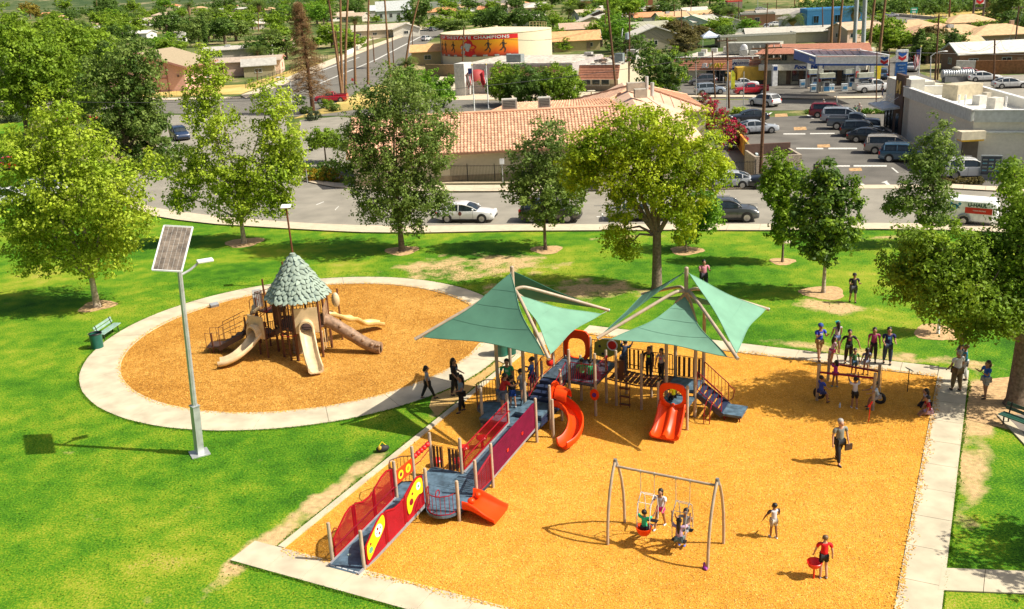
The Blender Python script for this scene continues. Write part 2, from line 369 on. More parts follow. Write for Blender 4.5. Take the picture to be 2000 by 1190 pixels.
for k in range(8):
 a=LEN*k/8+.006;b=LEN*(k+1)/8-.006
 mb=MB();mb.beam(Q(a,-.13,.02),Q(b,-.13,.02),.25,.11);mb.build('slab',CONC,kerb,smooth=False)
cross=gp([(1838,1112),(2100,1122)]);cross2=gp([(1832,1155),(2100,1166)])
slab_path('branch_path',cross,cross2,.055,3,1)
pad=gp([(1948,812),(1962,811),(2060,905),(2050,950)])
mbp=MB();mbp.prism([Vector((p.x,p.y,.05))for p in gp([(1962,812),(2080,812),(2080,960),(2046,905)])],(0,0,-.05))
mbp.build('bench_pad',mat('dark_wet_concrete',(.20,.17,.14),.8),None,False)['kind']='structure'
strip('pad_kerb',gp([(1947,813),(2040,912)]),gp([(1962,812),(2060,912)]),.06,CONC,.06)
BARE=ground_mat('bare_soil',[(.2,(.36,.20,.06)),(.5,(.52,.33,.12)),(.8,(.64,.44,.20))],(.3,.8,4),(2,.5,5),(15,.5,6),.6,22)
sheet('bare_soil_wedge',gp([(1045,655),(985,680),(935,706),(885,742),(845,772),(838,795),(858,820),(905,795),(960,748),(1010,705),(1055,672)]),.010,BARE)
slab_path('link_path',gp([(940,690),(975,668),(1060,650)]),gp([(985,712),(1010,690),(1075,672)]),.052,3,1)
SOILC=mat('tree_ring_soil',(.50,.32,.15),.95,var=.3,scale=5,bump=.8,bscale=20)
for(x,y,r)in((190,598,1.1),(477,474,1.4),(785,490,1.2),(1068,488,1.1),(1340,490,1.1),(1528,511,.8),(1608,572,1.25),(1832,650,1.2),(1985,790,3.0)):
 c=G(x,y);pts=[]
 for k in range(28):
  a=2*math.pi*k/28;rr=r*(1+.12*math.sin(3*a+x)+random.uniform(-.05,.05));pts.append(c+Vector((math.cos(a),math.sin(a),0))*rr)
 sheet('soil_ring',pts,.014,SOILC)
def mark(px,z=.016,m_=PAINTW,name='road_marking'):return sheet(name,gp(px),z,m_)
for q in([(1555,289),(1608,289.5),(1608,292),(1555,291.5)],[(1618,289),(1674,289),(1674,291.8),(1618,291.8)],[(1530,261),(1573,261),(1573,263),(1530,263)],[(1582,260.5),(1630,260),(1630,262),(1582,262.5)],[(1628,323.5),(1660,323.5),(1660,326),(1628,326)],[(1667,323),(1732,323),(1732,326),(1667,326)],[(1740,328),(1744,328),(1756,338),(1752,338)],[(1575,225),(1580,225),(1590,232),(1585,232)],[(1505,220),(1509,220),(1500,226),(1496,226)],[(1721,357),(1733,353),(1733,356),(1741,363),(1735,364),(1728,358)],[(1684,358),(1690,362),(1686,364),(1676,357)]):mark(q)
for c in((1525,226),(1562,252),(1608,286),(1670,332)):
 mark([(c[0]-12,c[1]-3),(c[0]+12,c[1]-4),(c[0]+14,c[1]+2),(c[0]-11,c[1]+3)],.017,mat('faded_orange_paint',(.45,.27,.12),.9,var=.5,scale=3))
for q in([(1165,423),(1185,423),(1185,424.3),(1165,424.3)],[(1175,417),(1177.5,417),(1179.5,430),(1177,430)],[(1080,396),(1090,395.6),(1090,396.6),(1080,397)],[(617,400),(632,394),(633,395),(618,401)],[(654,410),(661,403),(662,403.5),(655,411)]):mark(q,.012)
mark([(1160,402),(1480,398),(1480,399),(1160,403)],.011,mat('tar_seam',(.1,.1,.095),.9))
for a,b in(((520,176),(700,112)),((560,190),(730,118)),((730,118),(820,72))):
 mark([a,(a[0]+4,a[1]),(b[0]+3,b[1]),b],.018)
def scatter(name,pts,size,mats,parent=None,kind='stuff',flat=.6,asp=2.6,z=.03,tall=0):
 n=len(pts);a=rng.uniform(0,2*np.pi,n);s=rng.uniform(.6,1.4,n)*size
 dx=np.stack([np.cos(a),np.sin(a),rng.uniform(-flat,flat,n)],1)*s[:,None]
 dy=np.stack([-np.sin(a),np.cos(a),rng.uniform(-flat,flat,n)],1)*(s/asp)[:,None]
 if tall:dy=np.stack([rng.uniform(-.5,.5,n),rng.uniform(-.5,.5,n),np.ones(n)],1)*(s*tall)[:,None];
 c=np.column_stack([pts,np.full(n,z)])
 if tall:
  V=np.stack([c-dx,c+dx,c+dy],1).reshape(-1,3);F=np.arange(3*n).reshape(-1,3)
 else:
  V=np.stack([c-dx-dy,c+dx-dy,c+dx+dy,c-dx+dy],1).reshape(-1,3);F=np.arange(4*n).reshape(-1,4)
 me=npmesh(name,V,F,mats);o=link(me,name,parent);o['kind']=kind;return o
CHIP=mat('loose_wood_chips',(.88,.52,.11),.8,rgb2=(.56,.26,.035),scale=9,island=.28)
n=90000;uu=rng.uniform(.1,LEN-.1,n);vv_=rng.uniform(.1,WID-.1,n)
pts=np.array([B0.x,B0.y])+uu[:,None]*np.array([ub.x,ub.y])+vv_[:,None]*np.array([vb.x,vb.y])
scatter('wood_chips',pts,.019,CHIP,z=.036)
GBL=mat('grass_tufts',(.18,.34,.012),.8,rgb2=(.08,.22,.008),scale=1.2,island=.35,trans=.35)
n=70000;gx=rng.uniform(-24,0,n)+rng.uniform(-3,3,n);gy=rng.uniform(20,62,n)
k_=(np.hypot(gx-CC.x,gy-CC.y)>CR_+1.95)&(((gx-B0.x)*vb.x+(gy-B0.y)*vb.y<-1.1-.5*rng.random(n))|((gx-B0.x)*ub.x+(gy-B0.y)*ub.y<-1.4))
scatter('grass_tufts',np.stack([gx,gy],1)[k_],.030,GBL,z=.0,tall=1.1)
n=30000;gx=rng.uniform(-10,38,n);gy=rng.uniform(24,66,n);w_=(gx-B0.x)*vb.x+(gy-B0.y)*vb.y;q_=(gx-B0.x)*ub.x+(gy-B0.y)*ub.y
k_=(np.hypot(gx-CC.x,gy-CC.y)>CR_+1.5)&((q_>LEN+1.6)|(w_>WID+3.4))&~((abs(q_+2.2)<1.6)&(w_>0))
scatter('grass_tufts',np.stack([gx,gy],1)[k_],.030,GBL,z=.0,tall=.9)
n=36000;rr=CR_*np.sqrt(rng.uniform(0,.99,n));aa=rng.uniform(0,2*np.pi,n)
scatter('wood_chips',np.stack([CC.x+rr*np.cos(aa),CC.y+rr*np.sin(aa)],1),.026,mat('older_loose_chips',(.70,.38,.07),.8,rgb2=(.36,.15,.02),scale=7,island=.5),z=.032)
def along(a,b,n,w,off=0):
 t=rng.uniform(0,1,n)[:,None];A_,B_=np.array([a.x,a.y]),np.array([b.x,b.y]);d=(B_-A_)/np.linalg.norm(B_-A_);p=A_+(B_-A_)*t
 j=rng.normal(0,w,n)*(np.sin(t[:,0]*40)*.5+.8)+off;return p+j[:,None]*np.array([d[1],-d[0]])
a=rng.uniform(0,2*np.pi,9000);rr=CR_+np.array([RW(q)for q in a])+rng.normal(.02,.05,9000)
pts=np.concatenate([np.stack([CC.x+rr*np.cos(a),CC.y+rr*np.sin(a)],1),along(Q(-8,WID+1.27),Q(LEN,WID+1.27),4000,.05,.03),along(Q(-1.27,-1.2),Q(-1.27,WID),4000,.05,.03),along(Q(0,-.27),Q(LEN,-.27),2500,.05,-.05),along(Q(LEN+1.27,2),Q(LEN+1.27,WID),3500,.05,-.03)])
scatter('grass_edge',pts,.034,GBL,z=.02,tall=1.1)
a=rng.uniform(0,2*np.pi,3500);rr=CR_+abs(rng.normal(0,.10,3500))
scatter('spilled_chips',np.stack([CC.x+rr*np.cos(a),CC.y+rr*np.sin(a)],1),.03,CHIP,z=.058)
pts=np.concatenate([along(Q(0,WID),Q(LEN,WID),1500,.10,.10),along(Q(0,0),Q(0,WID),1500,.10,.10),along(Q(LEN,2),Q(LEN,WID),1500,.10,-.10),along(Q(1,-.1),Q(LEN-2,-.1),900,.08,0)])
scatter('spilled_chips',pts,.03,CHIP,z=.066)
PS=empty('play_structure',P(6,1.3),0,'play structure with maroon ramps, tan posts and orange slides on the square mulch bed','play structure')
def wb(mb,name,m_,parent=None,**k):
 return mb.build(name,m_,PS if parent is None else parent,world=True,**k)if parent is None or parent.parent is None else _sub(mb,name,m_,parent,**k)
def _sub(mb,name,m_,parent,**k):
 off=parent.parent.location
 mb.v=[tuple(Vector(v)-off)for v in mb.v];return mb.build(name,m_,parent,**k)
def post(u,v,h,thing=None,z0=0,r=.062,m_=POST):
 mb=MB();b=P(u,v,z0);mb.tube([b,b+Vector((0,0,h-.05)),b+Vector((0,0,h-.015)),b+Vector((0,0,h))],[r,r,r*.85,r*.4],12)
 return wb(mb,'post',m_,thing)
for(u,v,h)in((0,0,1.5),(0,1.26,1.5),(3.85,.08,1.85),(3.88,1.36,1.8),(3.78,2.69,1.62),(5.08,.08,1.85),(6.3,.1,1.85),(6.3,1.42,1.85),(5.06,2.72,1.8),(6.33,2.71,1.85),(10.27,2.7,2.0),(10.27,1.42,2.0),(10.75,-.05,1.85),(11.55,2.75,2.05),(12.5,2.85,2.1),(13.5,1.5,2.2),(13.49,2.38,1.95),(13.45,2.83,2.94),(13.45,4.02,2.91),(14.84,3.98,2.55),(14.74,4.48,2.63),(14.72,5.64,2.63),(16.08,4.47,2.6),(16.01,2.79,2.6),(16.05,1.5,2.6),(16.09,5.63,2.5),(14.71,2.84,2.2),(14.75,1.5,2.5),(13.49,8.03,2.02),(13.49,6.8,2.02),(10.9,3.15,1.75)):post(u,v,h)
def deck(u0,u1,v0,v1,z,m_=BLUEDECK,name='deck',t=.1):
 mb=MB();g=.008
 mb.prism([P(u0+g,v0+g,z),P(u1-g,v0+g,z),P(u1-g,v1-g,z),P(u0+g,v1-g,z)],(0,0,-t));o=wb(mb,name,m_,smooth=False)
 if o.data.polygons[1].normal.z>0:o.data.flip_normals()
 return o
def skirt(u0,u1,v0,v1,z,h=.14):
 mb=MB();mb.prism([P(u0,v0,z-.05),P(u1,v0,z-.05),P(u1,v1,z-.05),P(u0,v1,z-.05)],(0,0,-h));o=wb(mb,'deck_skirt',NAVY,smooth=False)
def ramp(u0,u1,v0,v1,z0,z1,n):
 for k in range(n):
  a,b=k/n,(k+1)/n;ua,ub_=u0+(u1-u0)*a+.006,u0+(u1-u0)*b-.006;za,zb=z0+(z1-z0)*a,z0+(z1-z0)*b
  mb=MB();mb.prism([P(ua,v0+.06,za),P(ub_,v0+.06,zb),P(ub_,v1-.06,zb),P(ua,v1-.06,za)],(0,0,-.06));o=wb(mb,'ramp_deck',BLUEDECK,smooth=False)
  if o.data.polygons[1].normal.z>0:o.data.flip_normals()
 for v in(v0+.03,v1-.03):
  mb=MB();mb.beam(P(u0,v,z0-.04),P(u1,v,z1-.04),.06,.16);wb(mb,'ramp_edge',mat('grey_ramp_edge',(.27,.27,.29),.5),smooth=False)
ramp(-.35,3.85,.04,1.30,.07,.38,4)
ramp(6.34,10.27,1.46,2.66,.38,.68,4)
def dots(cs,z,r,m_,par=None):
 for(u,v,zz)in cs:
  mb=MB();c=P(u,v,zz);mb.cyl(c,r,.012,20);wb(mb,'deck_disc',m_)
dots([(.95,.72,.175),(2.0,.55,.25)],0,.13,mat('light_blue_disc',(.09,.35,.55),.5));dots([(.4,.4,.135),(1.4,1.0,.205),(2.5,.9,.285)],0,.06,mat('pale_disc',(.35,.45,.40),.5))
for k in range(5):
 mb=MB();mb.beam(P(-.28,.12+k*.24,.088),P(-.28,.30+k*.24,.088),.05,.012);wb(mb,'grip_strip',mat('grip_grey',(.5,.52,.52),.6),smooth=False)
for(a,b,c,d,z)in((3.85,5.08,.08,1.4,.38),(5.08,6.34,.08,1.4,.38),(3.85,5.08,1.4,2.7,.38)):deck(a,b,c,d,z)
for k in range(9):
 deck(5.09+k*.137,5.09+(k+1)*.137,1.41,2.69,.375,name='deck_plank',t=.05)
skirt(3.87,6.32,.1,2.68,.38)
for(cu,cv,a0,a1,z)in((3.85,2.03,90,270,.375),(4.46,.1,180,360,.375),(11.4,0.05,180,360,.68)):
 mb=MB();pts=[]
 for k in range(15):
  a=R(a0+(a1-a0)*k/14);pts.append(P(cu+math.cos(a)*.6,cv+math.sin(a)*.62,z))
 mb.prism(pts,(0,0,-.09));wb(mb,'round_deck',BLUEDECK,smooth=False)
def rail(path,zb,zt,nb,m_=MAROON,r=.02,rb=.011,name='guard_rail',sub='bar',slant=0):
 """guard rail: path in (u,v) pairs, bottom and top heights (pairs for a slope)"""
 pts=[Vector((a,b,0))for a,b in path];S=resample(pts,max(len(pts)-1,nb))
 n=len(S)-1;zb=zb if isinstance(zb,tuple)else(zb,zb);zt=zt if isinstance(zt,tuple)else(zt,zt)
 f=lambda k,z:z[0]+(z[1]-z[0])*k/n
 mb=MB();B=[P(p.x,p.y,f(k,zb))for k,p in enumerate(S)];T=[P(p.x,p.y,f(k,zt))for k,p in enumerate(S)]
 mb.tube(B,r,6);mb.tube(T,r,6);mb.tube([B[0],T[0]],r,6);mb.tube([B[-1],T[-1]],r,6)
 o=wb(mb,name,m_)
 mb=MB()
 for k in range(1,n):mb.tube([B[k],T[k]],rb,5,cap=False)
 wb(mb,sub+'s',m_,o);return o
def slatrail(p0,p1,zb,zt,n,gap=.5,m_=BROWNM,ms=BROWNS):
 a,b=Vector((*p0,0)),Vector((*p1,0));mb=MB()
 mb.tube([P(a.x,a.y,zb),P(a.x,a.y,zt),P(b.x,b.y,zt),P(b.x,b.y,zb),P(a.x,a.y,zb)],.018,6);o=wb(mb,'slat_rail',m_)
 for k in range(n):
  c=a.lerp(b,(k+.5)/n);w=(b-a).length/n*gap;d=(b-a).normalized()
  q0,q1=c-d*w/2,c+d*w/2;mb=MB();nrm=Vector((-d.y,d.x,0))*.02
  mb.prism([P(q0.x,q0.y,zb+.03),P(q1.x,q1.y,zb+.03),P(q1.x,q1.y,zt-.03),P(q0.x,q0.y,zt-.03)],P(nrm.x,nrm.y)-P(0,0));wb(mb,'slat',ms,o,smooth=False)
 return o
def lattice_panel(u0,u1,v,zb,top,m_,pitch=.05,w=.016,frame=.03,name='mesh_panel',nu=20,th=.012):
 """panel in the plane v: perforated sheet under a curved top edge; zb, top are functions of u"""
 mb=MB();us=[u0+(u1-u0)*k/nu for k in range(nu+1)]
 loop=[P(u,v,zb(u))for u in us]+[P(u,v,top(u))for u in reversed(us)]
 mb.tube(loop+[loop[0]],frame,6);o=wb(mb,name,m_)
 mb=MB();u=u0+pitch
 while u<u1-.01:
  mb.beam(P(u,v,zb(u)),P(u,v,top(u)),th,w)if False else mb.box((P(u,v,0)+Vector((0,0,(zb(u)+top(u))/2))),(w,th,top(u)-zb(u)),rz=UA);u+=pitch
 zlo=min(zb(x)for x in us);zhi=max(top(x)for x in us);z=zlo+pitch
 k=0
 while zlo+pitch*k<zhi:
  seg=[]
  for x in us:
   zz=zb(x)+pitch*(k+1)
   if zz<top(x)-.01:seg.append(P(x,v,zz))
   else:
    if len(seg)>1:mb.tube(seg,w*.55,4,cap=False)
    seg=[]
  if len(seg)>1:mb.tube(seg,w*.55,4,cap=False)
  k+=1
 wb(mb,'mesh',m_,o);return o
rz1=lambda u:.12+(u/3.85)*.30
def hump(u,a,b,lo,hi,p=2.0):
 t=max(0,min(1,(u-a)/(b-a)));return lo+(hi-lo)*math.sin(math.pi*t/p if p==2 else math.pi*t)
def topA(u):
 return rz1(u)+float(np.interp(u,[.1,.5,.9,1.2,1.5,1.9,2.3,2.7,3.1,3.45,3.75],[.62,.88,1.12,1.20,1.14,.96,.92,1.04,1.20,1.24,1.12]))
segs=((.15,1.30),(1.42,2.50),(2.62,3.72))
MESHRED=mat('dark_red_perforated_panel',(.34,.005,.010),.6,spec=.15)
for(a,b)in segs:
 lattice_panel(a,b,.02,rz1,topA,MESHRED,.055,.018,frame=.036)
 lattice_panel(a,b,1.28,rz1,topA,MESHRED,.046,.024,frame=.036)
 mb=MB();mb.tube([P(b+.06,.02,rz1(b)),P(b+.06,.02,topA(b)+.02)],.03,6);mb.tube([P(b+.06,1.28,rz1(b)),P(b+.06,1.28,topA(b)+.02)],.03,6);wb(mb,'panel_stay',MAROON)
for v in(.16,1.14):
 mb=MB();mb.tube([P(.05,v,.55),P(.1,v,.62),P(3.6,v,.92),P(3.75,v,.85)],.022,8);wb(mb,'handrail',MAROON)
for(u0_,u1_)in((.06,.5),):
 mb=MB();mb.tube([P(.08,-.02,.25),P(.1,-.02,.95),P(.3,-.02,1.12),P(.5,-.02,.95),P(.55,-.02,.3)],.018,6);wb(mb,'loop_rail',MAROON)
def flat_panel(name,pts,v,m_,th=.025,disc=()):
 mb=MB();mb.prism([P(u,v,z)for u,z in pts],VV*th);o=wb(mb,name,m_,smooth=False)
 for(u,z,r,mm,t2)in disc:
  mb=MB();c=P(u,v,z);ring=[c+UV*(math.cos(a)*r)+Vector((0,0,math.sin(a)*r))for a in[2*math.pi*i/20 for i in range(20)]]
  mb.prism([p-VV*.008 for p in ring],VV*(th+.016+t2));wb(mb,'panel_disc',mm,o,smooth=False)
 return o
LIME=mat('green_disc',(.10,.35,.22),.5)
def crv(pts,n=6):
 out=[];m__=len(pts)
 for i in range(m__):
  p0,p1,p2,p3=[Vector((*pts[(i+j-1)%m__],0))for j in range(4)]
  for k in range(n):
   t=k/n;q=.5*((2*p1)+(p2-p0)*t+(2*p0-5*p1+4*p2-p3)*t*t+(3*p1-p0-3*p2+p3)*t**3);out.append((q.x,q.y))
 return out
flat_panel('yellow_panel',crv([(.2,.30),(.2,.78),(.55,1.05),(.95,1.32),(1.22,1.38),(1.25,1.0),(1.0,.75),(.66,.54),(.4,.34)]),1.305,YELLOW,disc=[(.88,1.00,.22,WHITE,0),(.37,.56,.11,LIME,.002),(.82,1.09,.05,MAROON,.006),(.98,1.06,.045,LIME,.006),(.90,.89,.05,MAROON,.006),(.76,.96,.04,LIME,.006),(.38,.78,.045,MAROON,.002)])
flat_panel('yellow_panel',crv([(2.70,.62),(2.66,1.10),(2.9,1.34),(3.3,1.56),(3.66,1.50),(3.68,.98),(3.4,.98),(3.1,.86),(2.86,.60)]),1.305,YELLOW,disc=[(3.42,1.32,.14,WHITE,0),(2.92,.96,.12,MAROON,.002),(3.42,1.32,.06,LIME,.006),(3.02,1.22,.05,MAROON,.002)])
rail([(3.85,1.46),(3.55,1.55),(3.3,1.85),(3.28,2.2),(3.5,2.5),(3.8,2.62)],.40,1.12,11)
mb=MB();cc_=P(3.5,2.05,1.12)
for k in range(1):mb.tube([cc_+UV*math.cos(a)*.13+Vector((0,0,math.sin(a)*.13))for a in[i*math.pi/6 for i in range(13)]],.02,6)
wb(mb,'steering_wheel',MAROON)
rail([(3.9,.05),(4.05,-.3),(4.46,-.52),(4.9,-.3),(5.05,.05)],.40,1.45,12,BROWNM)
flat_panel('orange_panel',[(3.95,.85),(5.0,.85),(5.0,1.38),(3.95,1.38)],.06,ORANGE,disc=[(4.22,1.12,.17,YELLOW,0),(4.72,1.12,.17,YELLOW,0),(4.22,1.12,.08,MAROON,.006),(4.72,1.12,.08,mat('amber',(.8,.3,.01),.4),.006)])
mb=MB();mb.tube([P(5.12,.08,1.45),P(6.26,.08,1.50)],.02,6);mb.tube([P(5.12,.08,1.0),P(5.7,.02,.95),P(6.26,.08,1.15)],.018,6);wb(mb,'ball_rail',MAROON)
for k in range(5):
 mb=MB();mb.ell(P(5.25+k*.22,.08,1.36+k*.01),(.105,.105,.105));wb(mb,'ball',RED)
for(a,b)in((.2,.62),(.88,1.3)):slatrail((6.3,a),(6.3,b),.42,1.35,3,.62,BROWNM,BROWNS)
rail([(5.1,2.72),(5.3,2.72),(6.25,2.72)],.42,(1.15,1.45),9)
lattice_panel(5.15,6.2,2.72,lambda u:.42,lambda u:1.1+.3*(u-5.15),MAROON,.075,.016)
rz2=lambda u:.42+(u-6.34)/3.93*.32
lattice_panel(6.42,10.15,2.68,rz2,lambda u:rz2(u)+1.08,mat('plum_mesh',(.15,.003,.026),.6,spec=.15),.050,.026,nu=30)
CRIM=mat('crimson_powder_coat',(.34,.004,.012),.45,spec=.25);rail([(6.45,1.44),(10.2,1.44)],(.46,.76),(1.34,1.64),46,CRIM,.028,.013)
mb=MB();mb.tube([P(6.35,1.56,.9),P(6.5,1.58,1.02),P(10.1,1.58,1.33),P(10.2,1.56,1.2)],.022,8);mb.tube([P(6.35,2.55,.9),P(6.5,2.55,1.02),P(10.1,2.55,1.33),P(10.2,2.56,1.2)],.022,8);wb(mb,'handrail',CRIM)
for(u,v,z)in((7.2,.75,.33),(8.1,.5,.42),(9.0,.85,.5),(7.0,-.1,.28)):
 mb=MB();mb.cyl(P(u,v),.05,z,8);mb.ell(P(u,v,z),(.24,.24,.11),12,6);wb(mb,'stepping_pod',RED)
for(u,v)in((7.6,2.71),(8.9,2.71)):
 mb=MB();mb.beam(P(u,v,rz2(u)+.4),P(u+.14,v,rz2(u)+.4),.012,.12);wb(mb,'small_plate',RED)
for(a,b,c,d)in((10.27,11.55,.05,1.42),(11.55,13.4,.05,1.42),(10.27,10.85,1.42,2.68)):deck(a,b,c,d,.68)
skirt(10.3,13.35,.08,2.65,.68,.2)
deck(10.87,12.15,1.44,2.66,.92);mb=MB();mb.prism([P(10.88,1.45,.83),P(12.14,1.45,.83),P(12.14,2.65,.83),P(10.88,2.65,.83)],(0,0,-.14));wb(mb,'step_riser',NAVY,smooth=False)
for k in range(4):
 a=12.15+k*.33;z=1.03+.13*k;deck(a,a+.34,1.52,2.66,z,NAVY,name='step',t=.05)
 mb=MB();mb.prism([P(a+.01,1.53,z-.05),P(a+.33,1.53,z-.05),P(a+.33,2.65,z-.05),P(a+.01,2.65,z-.05)],(0,0,-.10));wb(mb,'step_riser',NAVY,smooth=False)
for v in(1.5,2.7):rail([(12.15,v),(13.45,v)],(1.1,1.6),(1.85,2.35),5,MAROON)
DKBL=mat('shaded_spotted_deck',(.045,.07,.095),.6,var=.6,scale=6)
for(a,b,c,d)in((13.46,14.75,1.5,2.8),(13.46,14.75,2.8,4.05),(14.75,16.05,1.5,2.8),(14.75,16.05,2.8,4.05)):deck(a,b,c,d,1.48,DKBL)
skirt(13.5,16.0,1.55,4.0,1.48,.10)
rail([(10.8,-.1),(10.95,-.4),(11.4,-.58),(11.85,-.4),(12.0,0)],.72,1.7,13,BROWNM)
slatrail((12.1,.04),(13.25,.04),.72,1.65,4);rail([(13.38,.2),(13.38,1.35)],.72,1.65,9,BROWNM)
rail([(13.45,2.9),(13.45,3.95)],1.52,2.35,12,MAROON);rail([(13.5,4.05),(14.8,4.05)],1.52,2.3,9,MAROON)
rail([(13.5,1.5),(14.7,1.5)],1.52,2.35,9,MAROON);rail([(14.8,1.5),(16,1.5)],1.52,2.35,9,MAROON)
def in_plane_panel(name,p0,p1,shape,m_,th=.05,holes=None):
 """panel standing between two ground points; shape = (s, z) loop, s metres along"""
 a,b=P(*p0),P(*p1);d=(b-a).normalized();nrm=Vector((d.y,-d.x,0));mb=MB()
 if holes is None:mb.prism([a+d*s+Vector((0,0,z))for s,z in shape],nrm*th)
 else:
  A=[a+d*s+Vector((0,0,z))for s,z in shape];H=[a+d*s+Vector((0,0,z))for s,z in holes];n=len(A)
  A2=[p+nrm*th for p in A];H2=[p+nrm*th for p in H];k=[(i+1)%n for i in range(n)]
  mb.add(A+H+A2+H2,[(i,k[i],n+k[i],n+i)for i in range(n)]+[(2*n+k[i],2*n+i,3*n+i,3*n+k[i])for i in range(n)]+[(k[i],i,2*n+i,2*n+k[i])for i in range(n)]+[(n+i,n+k[i],3*n+k[i],3*n+i)for i in range(n)])
 o=wb(mb,name,m_,smooth=False);bv=o.modifiers.new('b','BEVEL');bv.width=.012;bv.segments=2;return o
def arch(w,z0,z1,n=28,p=2.6):
 out=[]
 for k in range(n):
  a=2*math.pi*k/n;c,s=math.cos(a),math.sin(a);f=(abs(c)**p+abs(s)**p)**(-1/p)
  out.append((w/2+c*f*w/2*.98,(z0+z1)/2+s*f*(z1-z0)/2))
 return out
def circ(cx,cz,rx,rz,n=28):return[(cx+rx*math.cos(2*math.pi*k/n),cz+rz*math.sin(2*math.pi*k/n))for k in range(n)]
in_plane_panel('orange_arch_panel',(16.02,1.5),(16.02,2.79),arch(1.29,1.45,2.85,p=5),ORANGE,.1,[(x+.215,z)for x,z in arch(.86,1.5,2.45,p=3)])
cheese=in_plane_panel('olive_panel',(16.03,2.85),(16.05,4.4),[(.1,1.75),(.15,2.35),(.6,2.6),(1.35,2.68),(1.42,2.1),(1.1,1.85),(.7,1.65)],mat('olive_plastic',(.30,.27,.03),.5))
for(s,z,r,mm)in((1.0,2.32,.26,WHITE),(1.0,2.32,.2,RED),(.4,2.2,.06,DARK),(.55,1.85,.06,DARK)):
 mb=MB();c=P(15.99,2.85+s,z);ring=[c+VV*(math.cos(a)*r)+Vector((0,0,math.sin(a)*r))for a in[2*math.pi*i/20 for i in range(20)]]
 mb.prism(ring,-UV*(.02+(.01 if mm is not WHITE else 0)));_sub(mb,'panel_disc',mm,cheese,smooth=False)
rail([(16.05,2.85),(16.05,4.4)],1.5,2.45,12,BROWNM)
mb=MB();mb.ell(P(13.5,1.9,2.2),(.16,.16,.2));wb(mb,'red_bubble',RED)
mb=MB();c=P(13.37,4.02,1.05);ring=[c+VV*(math.cos(a)*.2)+Vector((0,0,math.sin(a)*.26))for a in[2*math.pi*i/20 for i in range(20)]];mb.prism(ring,-UV*.05);dd=wb(mb,'orange_disc',ORANGE,smooth=False)
mb=MB();ring=[c+VV*(math.cos(a)*.09)+Vector((0,0,math.sin(a)*.1))-UV*.05 for a in[2*math.pi*i/16 for i in range(16)]];mb.prism(ring,-UV*.03);_sub(mb,'hub',mat('purple_plastic',(.10,.02,.25),.4),dd,smooth=False)
for k in range(12):
 a=4.1+k*.22;mb=MB();z=1.24-.10*math.sin(math.pi*(a-4.1)/2.6);mb.beam(P(14.85,a+.1,z),P(15.98,a+.1,z),.17,.04);wb(mb,'bridge_plank',BROWNM,smooth=False)
for u in(14.8,16.0):
 mb=MB();mb.tube([P(u,4.05,1.2),P(u,5.4,1.08),P(u,6.7,1.2)],.035,6);mb.tube([P(u,4.05,1.55),P(u,5.4,1.45),P(u,6.7,1.55)],.02,6);wb(mb,'bridge_beam',BROWNM)
slatrail((16.05,4.55),(16.05,5.55),1.28,2.25,5,.42);rail([(16.05,5.7),(16.05,6.6)],1.28,2.2,7,BROWNM);slatrail((16.05,6.8),(16.05,7.9),1.25,2.2,5,.5)
mb=MB();mb.tube([P(14.75,4.1,1.28),P(14.75,6.65,1.28)],.02,6);wb(mb,'bridge_rail',BROWNM)
slatrail((14.76,4.55),(14.76,4.85),1.28,2.2,1,.8)
for(a,b,c,d,z)in((14.8,16.05,6.7,7.98,1.22),(13.5,14.78,6.82,8.0,.98)):deck(a,b,c,d,z)
skirt(14.82,16.0,6.75,7.95,1.22,.1)
mb=MB()
for v in(4.75,5.18):mb.tube([P(14.8,v,1.35),P(14.55,v,1.2),P(14.5,v,.7),P(14.5,v,.12)],.018,6)
ld=wb(mb,'ladder',BROWNM)
for z in(.25,.62,1.0):
 mb=MB();mb.beam(P(14.5,4.72,z),P(14.5,5.2,z),.12,.05);wb(mb,'rung',BROWNM,ld,smooth=False)
for k in range(5):
 v=8.02+k*.22;z=1.06-k*.16;deck(14.85,15.95,v,v+.24,z,NAVY,'step',t=.05)
mb=MB();mb.beam(P(14.83,8.0,1.05),P(14.83,9.15,.25),.04,.22);mb.beam(P(15.97,8.0,1.05),P(15.97,9.15,.25),.04,.22);wb(mb,'stair_stringer',NAVY,smooth=False)
deck(14.85,15.95,9.1,9.95,.34)
mb=MB()
for(u,v)in((14.95,9.2),(15.85,9.2),(14.95,9.85),(15.85,9.85)):mb.tube([P(u,v,0),P(u,v,.3)],.025,6)
mb.tube([P(14.95,9.2,.1),P(15.85,9.85,.28)],.02,5);mb.tube([P(14.95,9.85,.1),P(15.85,9.2,.28)],.02,5);wb(mb,'step_legs',MAROON)
rail([(14.83,8.05),(14.83,9.1)],(1.3,.45),(2.1,1.25),7,MAROON);rail([(15.97,8.05),(15.97,9.1)],(1.3,.45),(2.1,1.25),7,MAROON)
mb=MB();mb.tube([P(15.97,9.1,1.2),P(15.97,9.35,1.0),P(15.97,9.3,.6),P(15.97,9.1,.45)],.018,6);wb(mb,'loop_rail',MAROON)
mb=MB()
for v in(8.5,8.75):mb.tube([P(14.3,v,0),P(14.3,v,.5),P(14.5,v,.75),P(14.8,v,.9)],.02,6)
for z in(.2,.4):mb.tube([P(14.3,8.5,z),P(14.3,8.75,z)],.016,5)
wb(mb,'small_climber',MAROON)
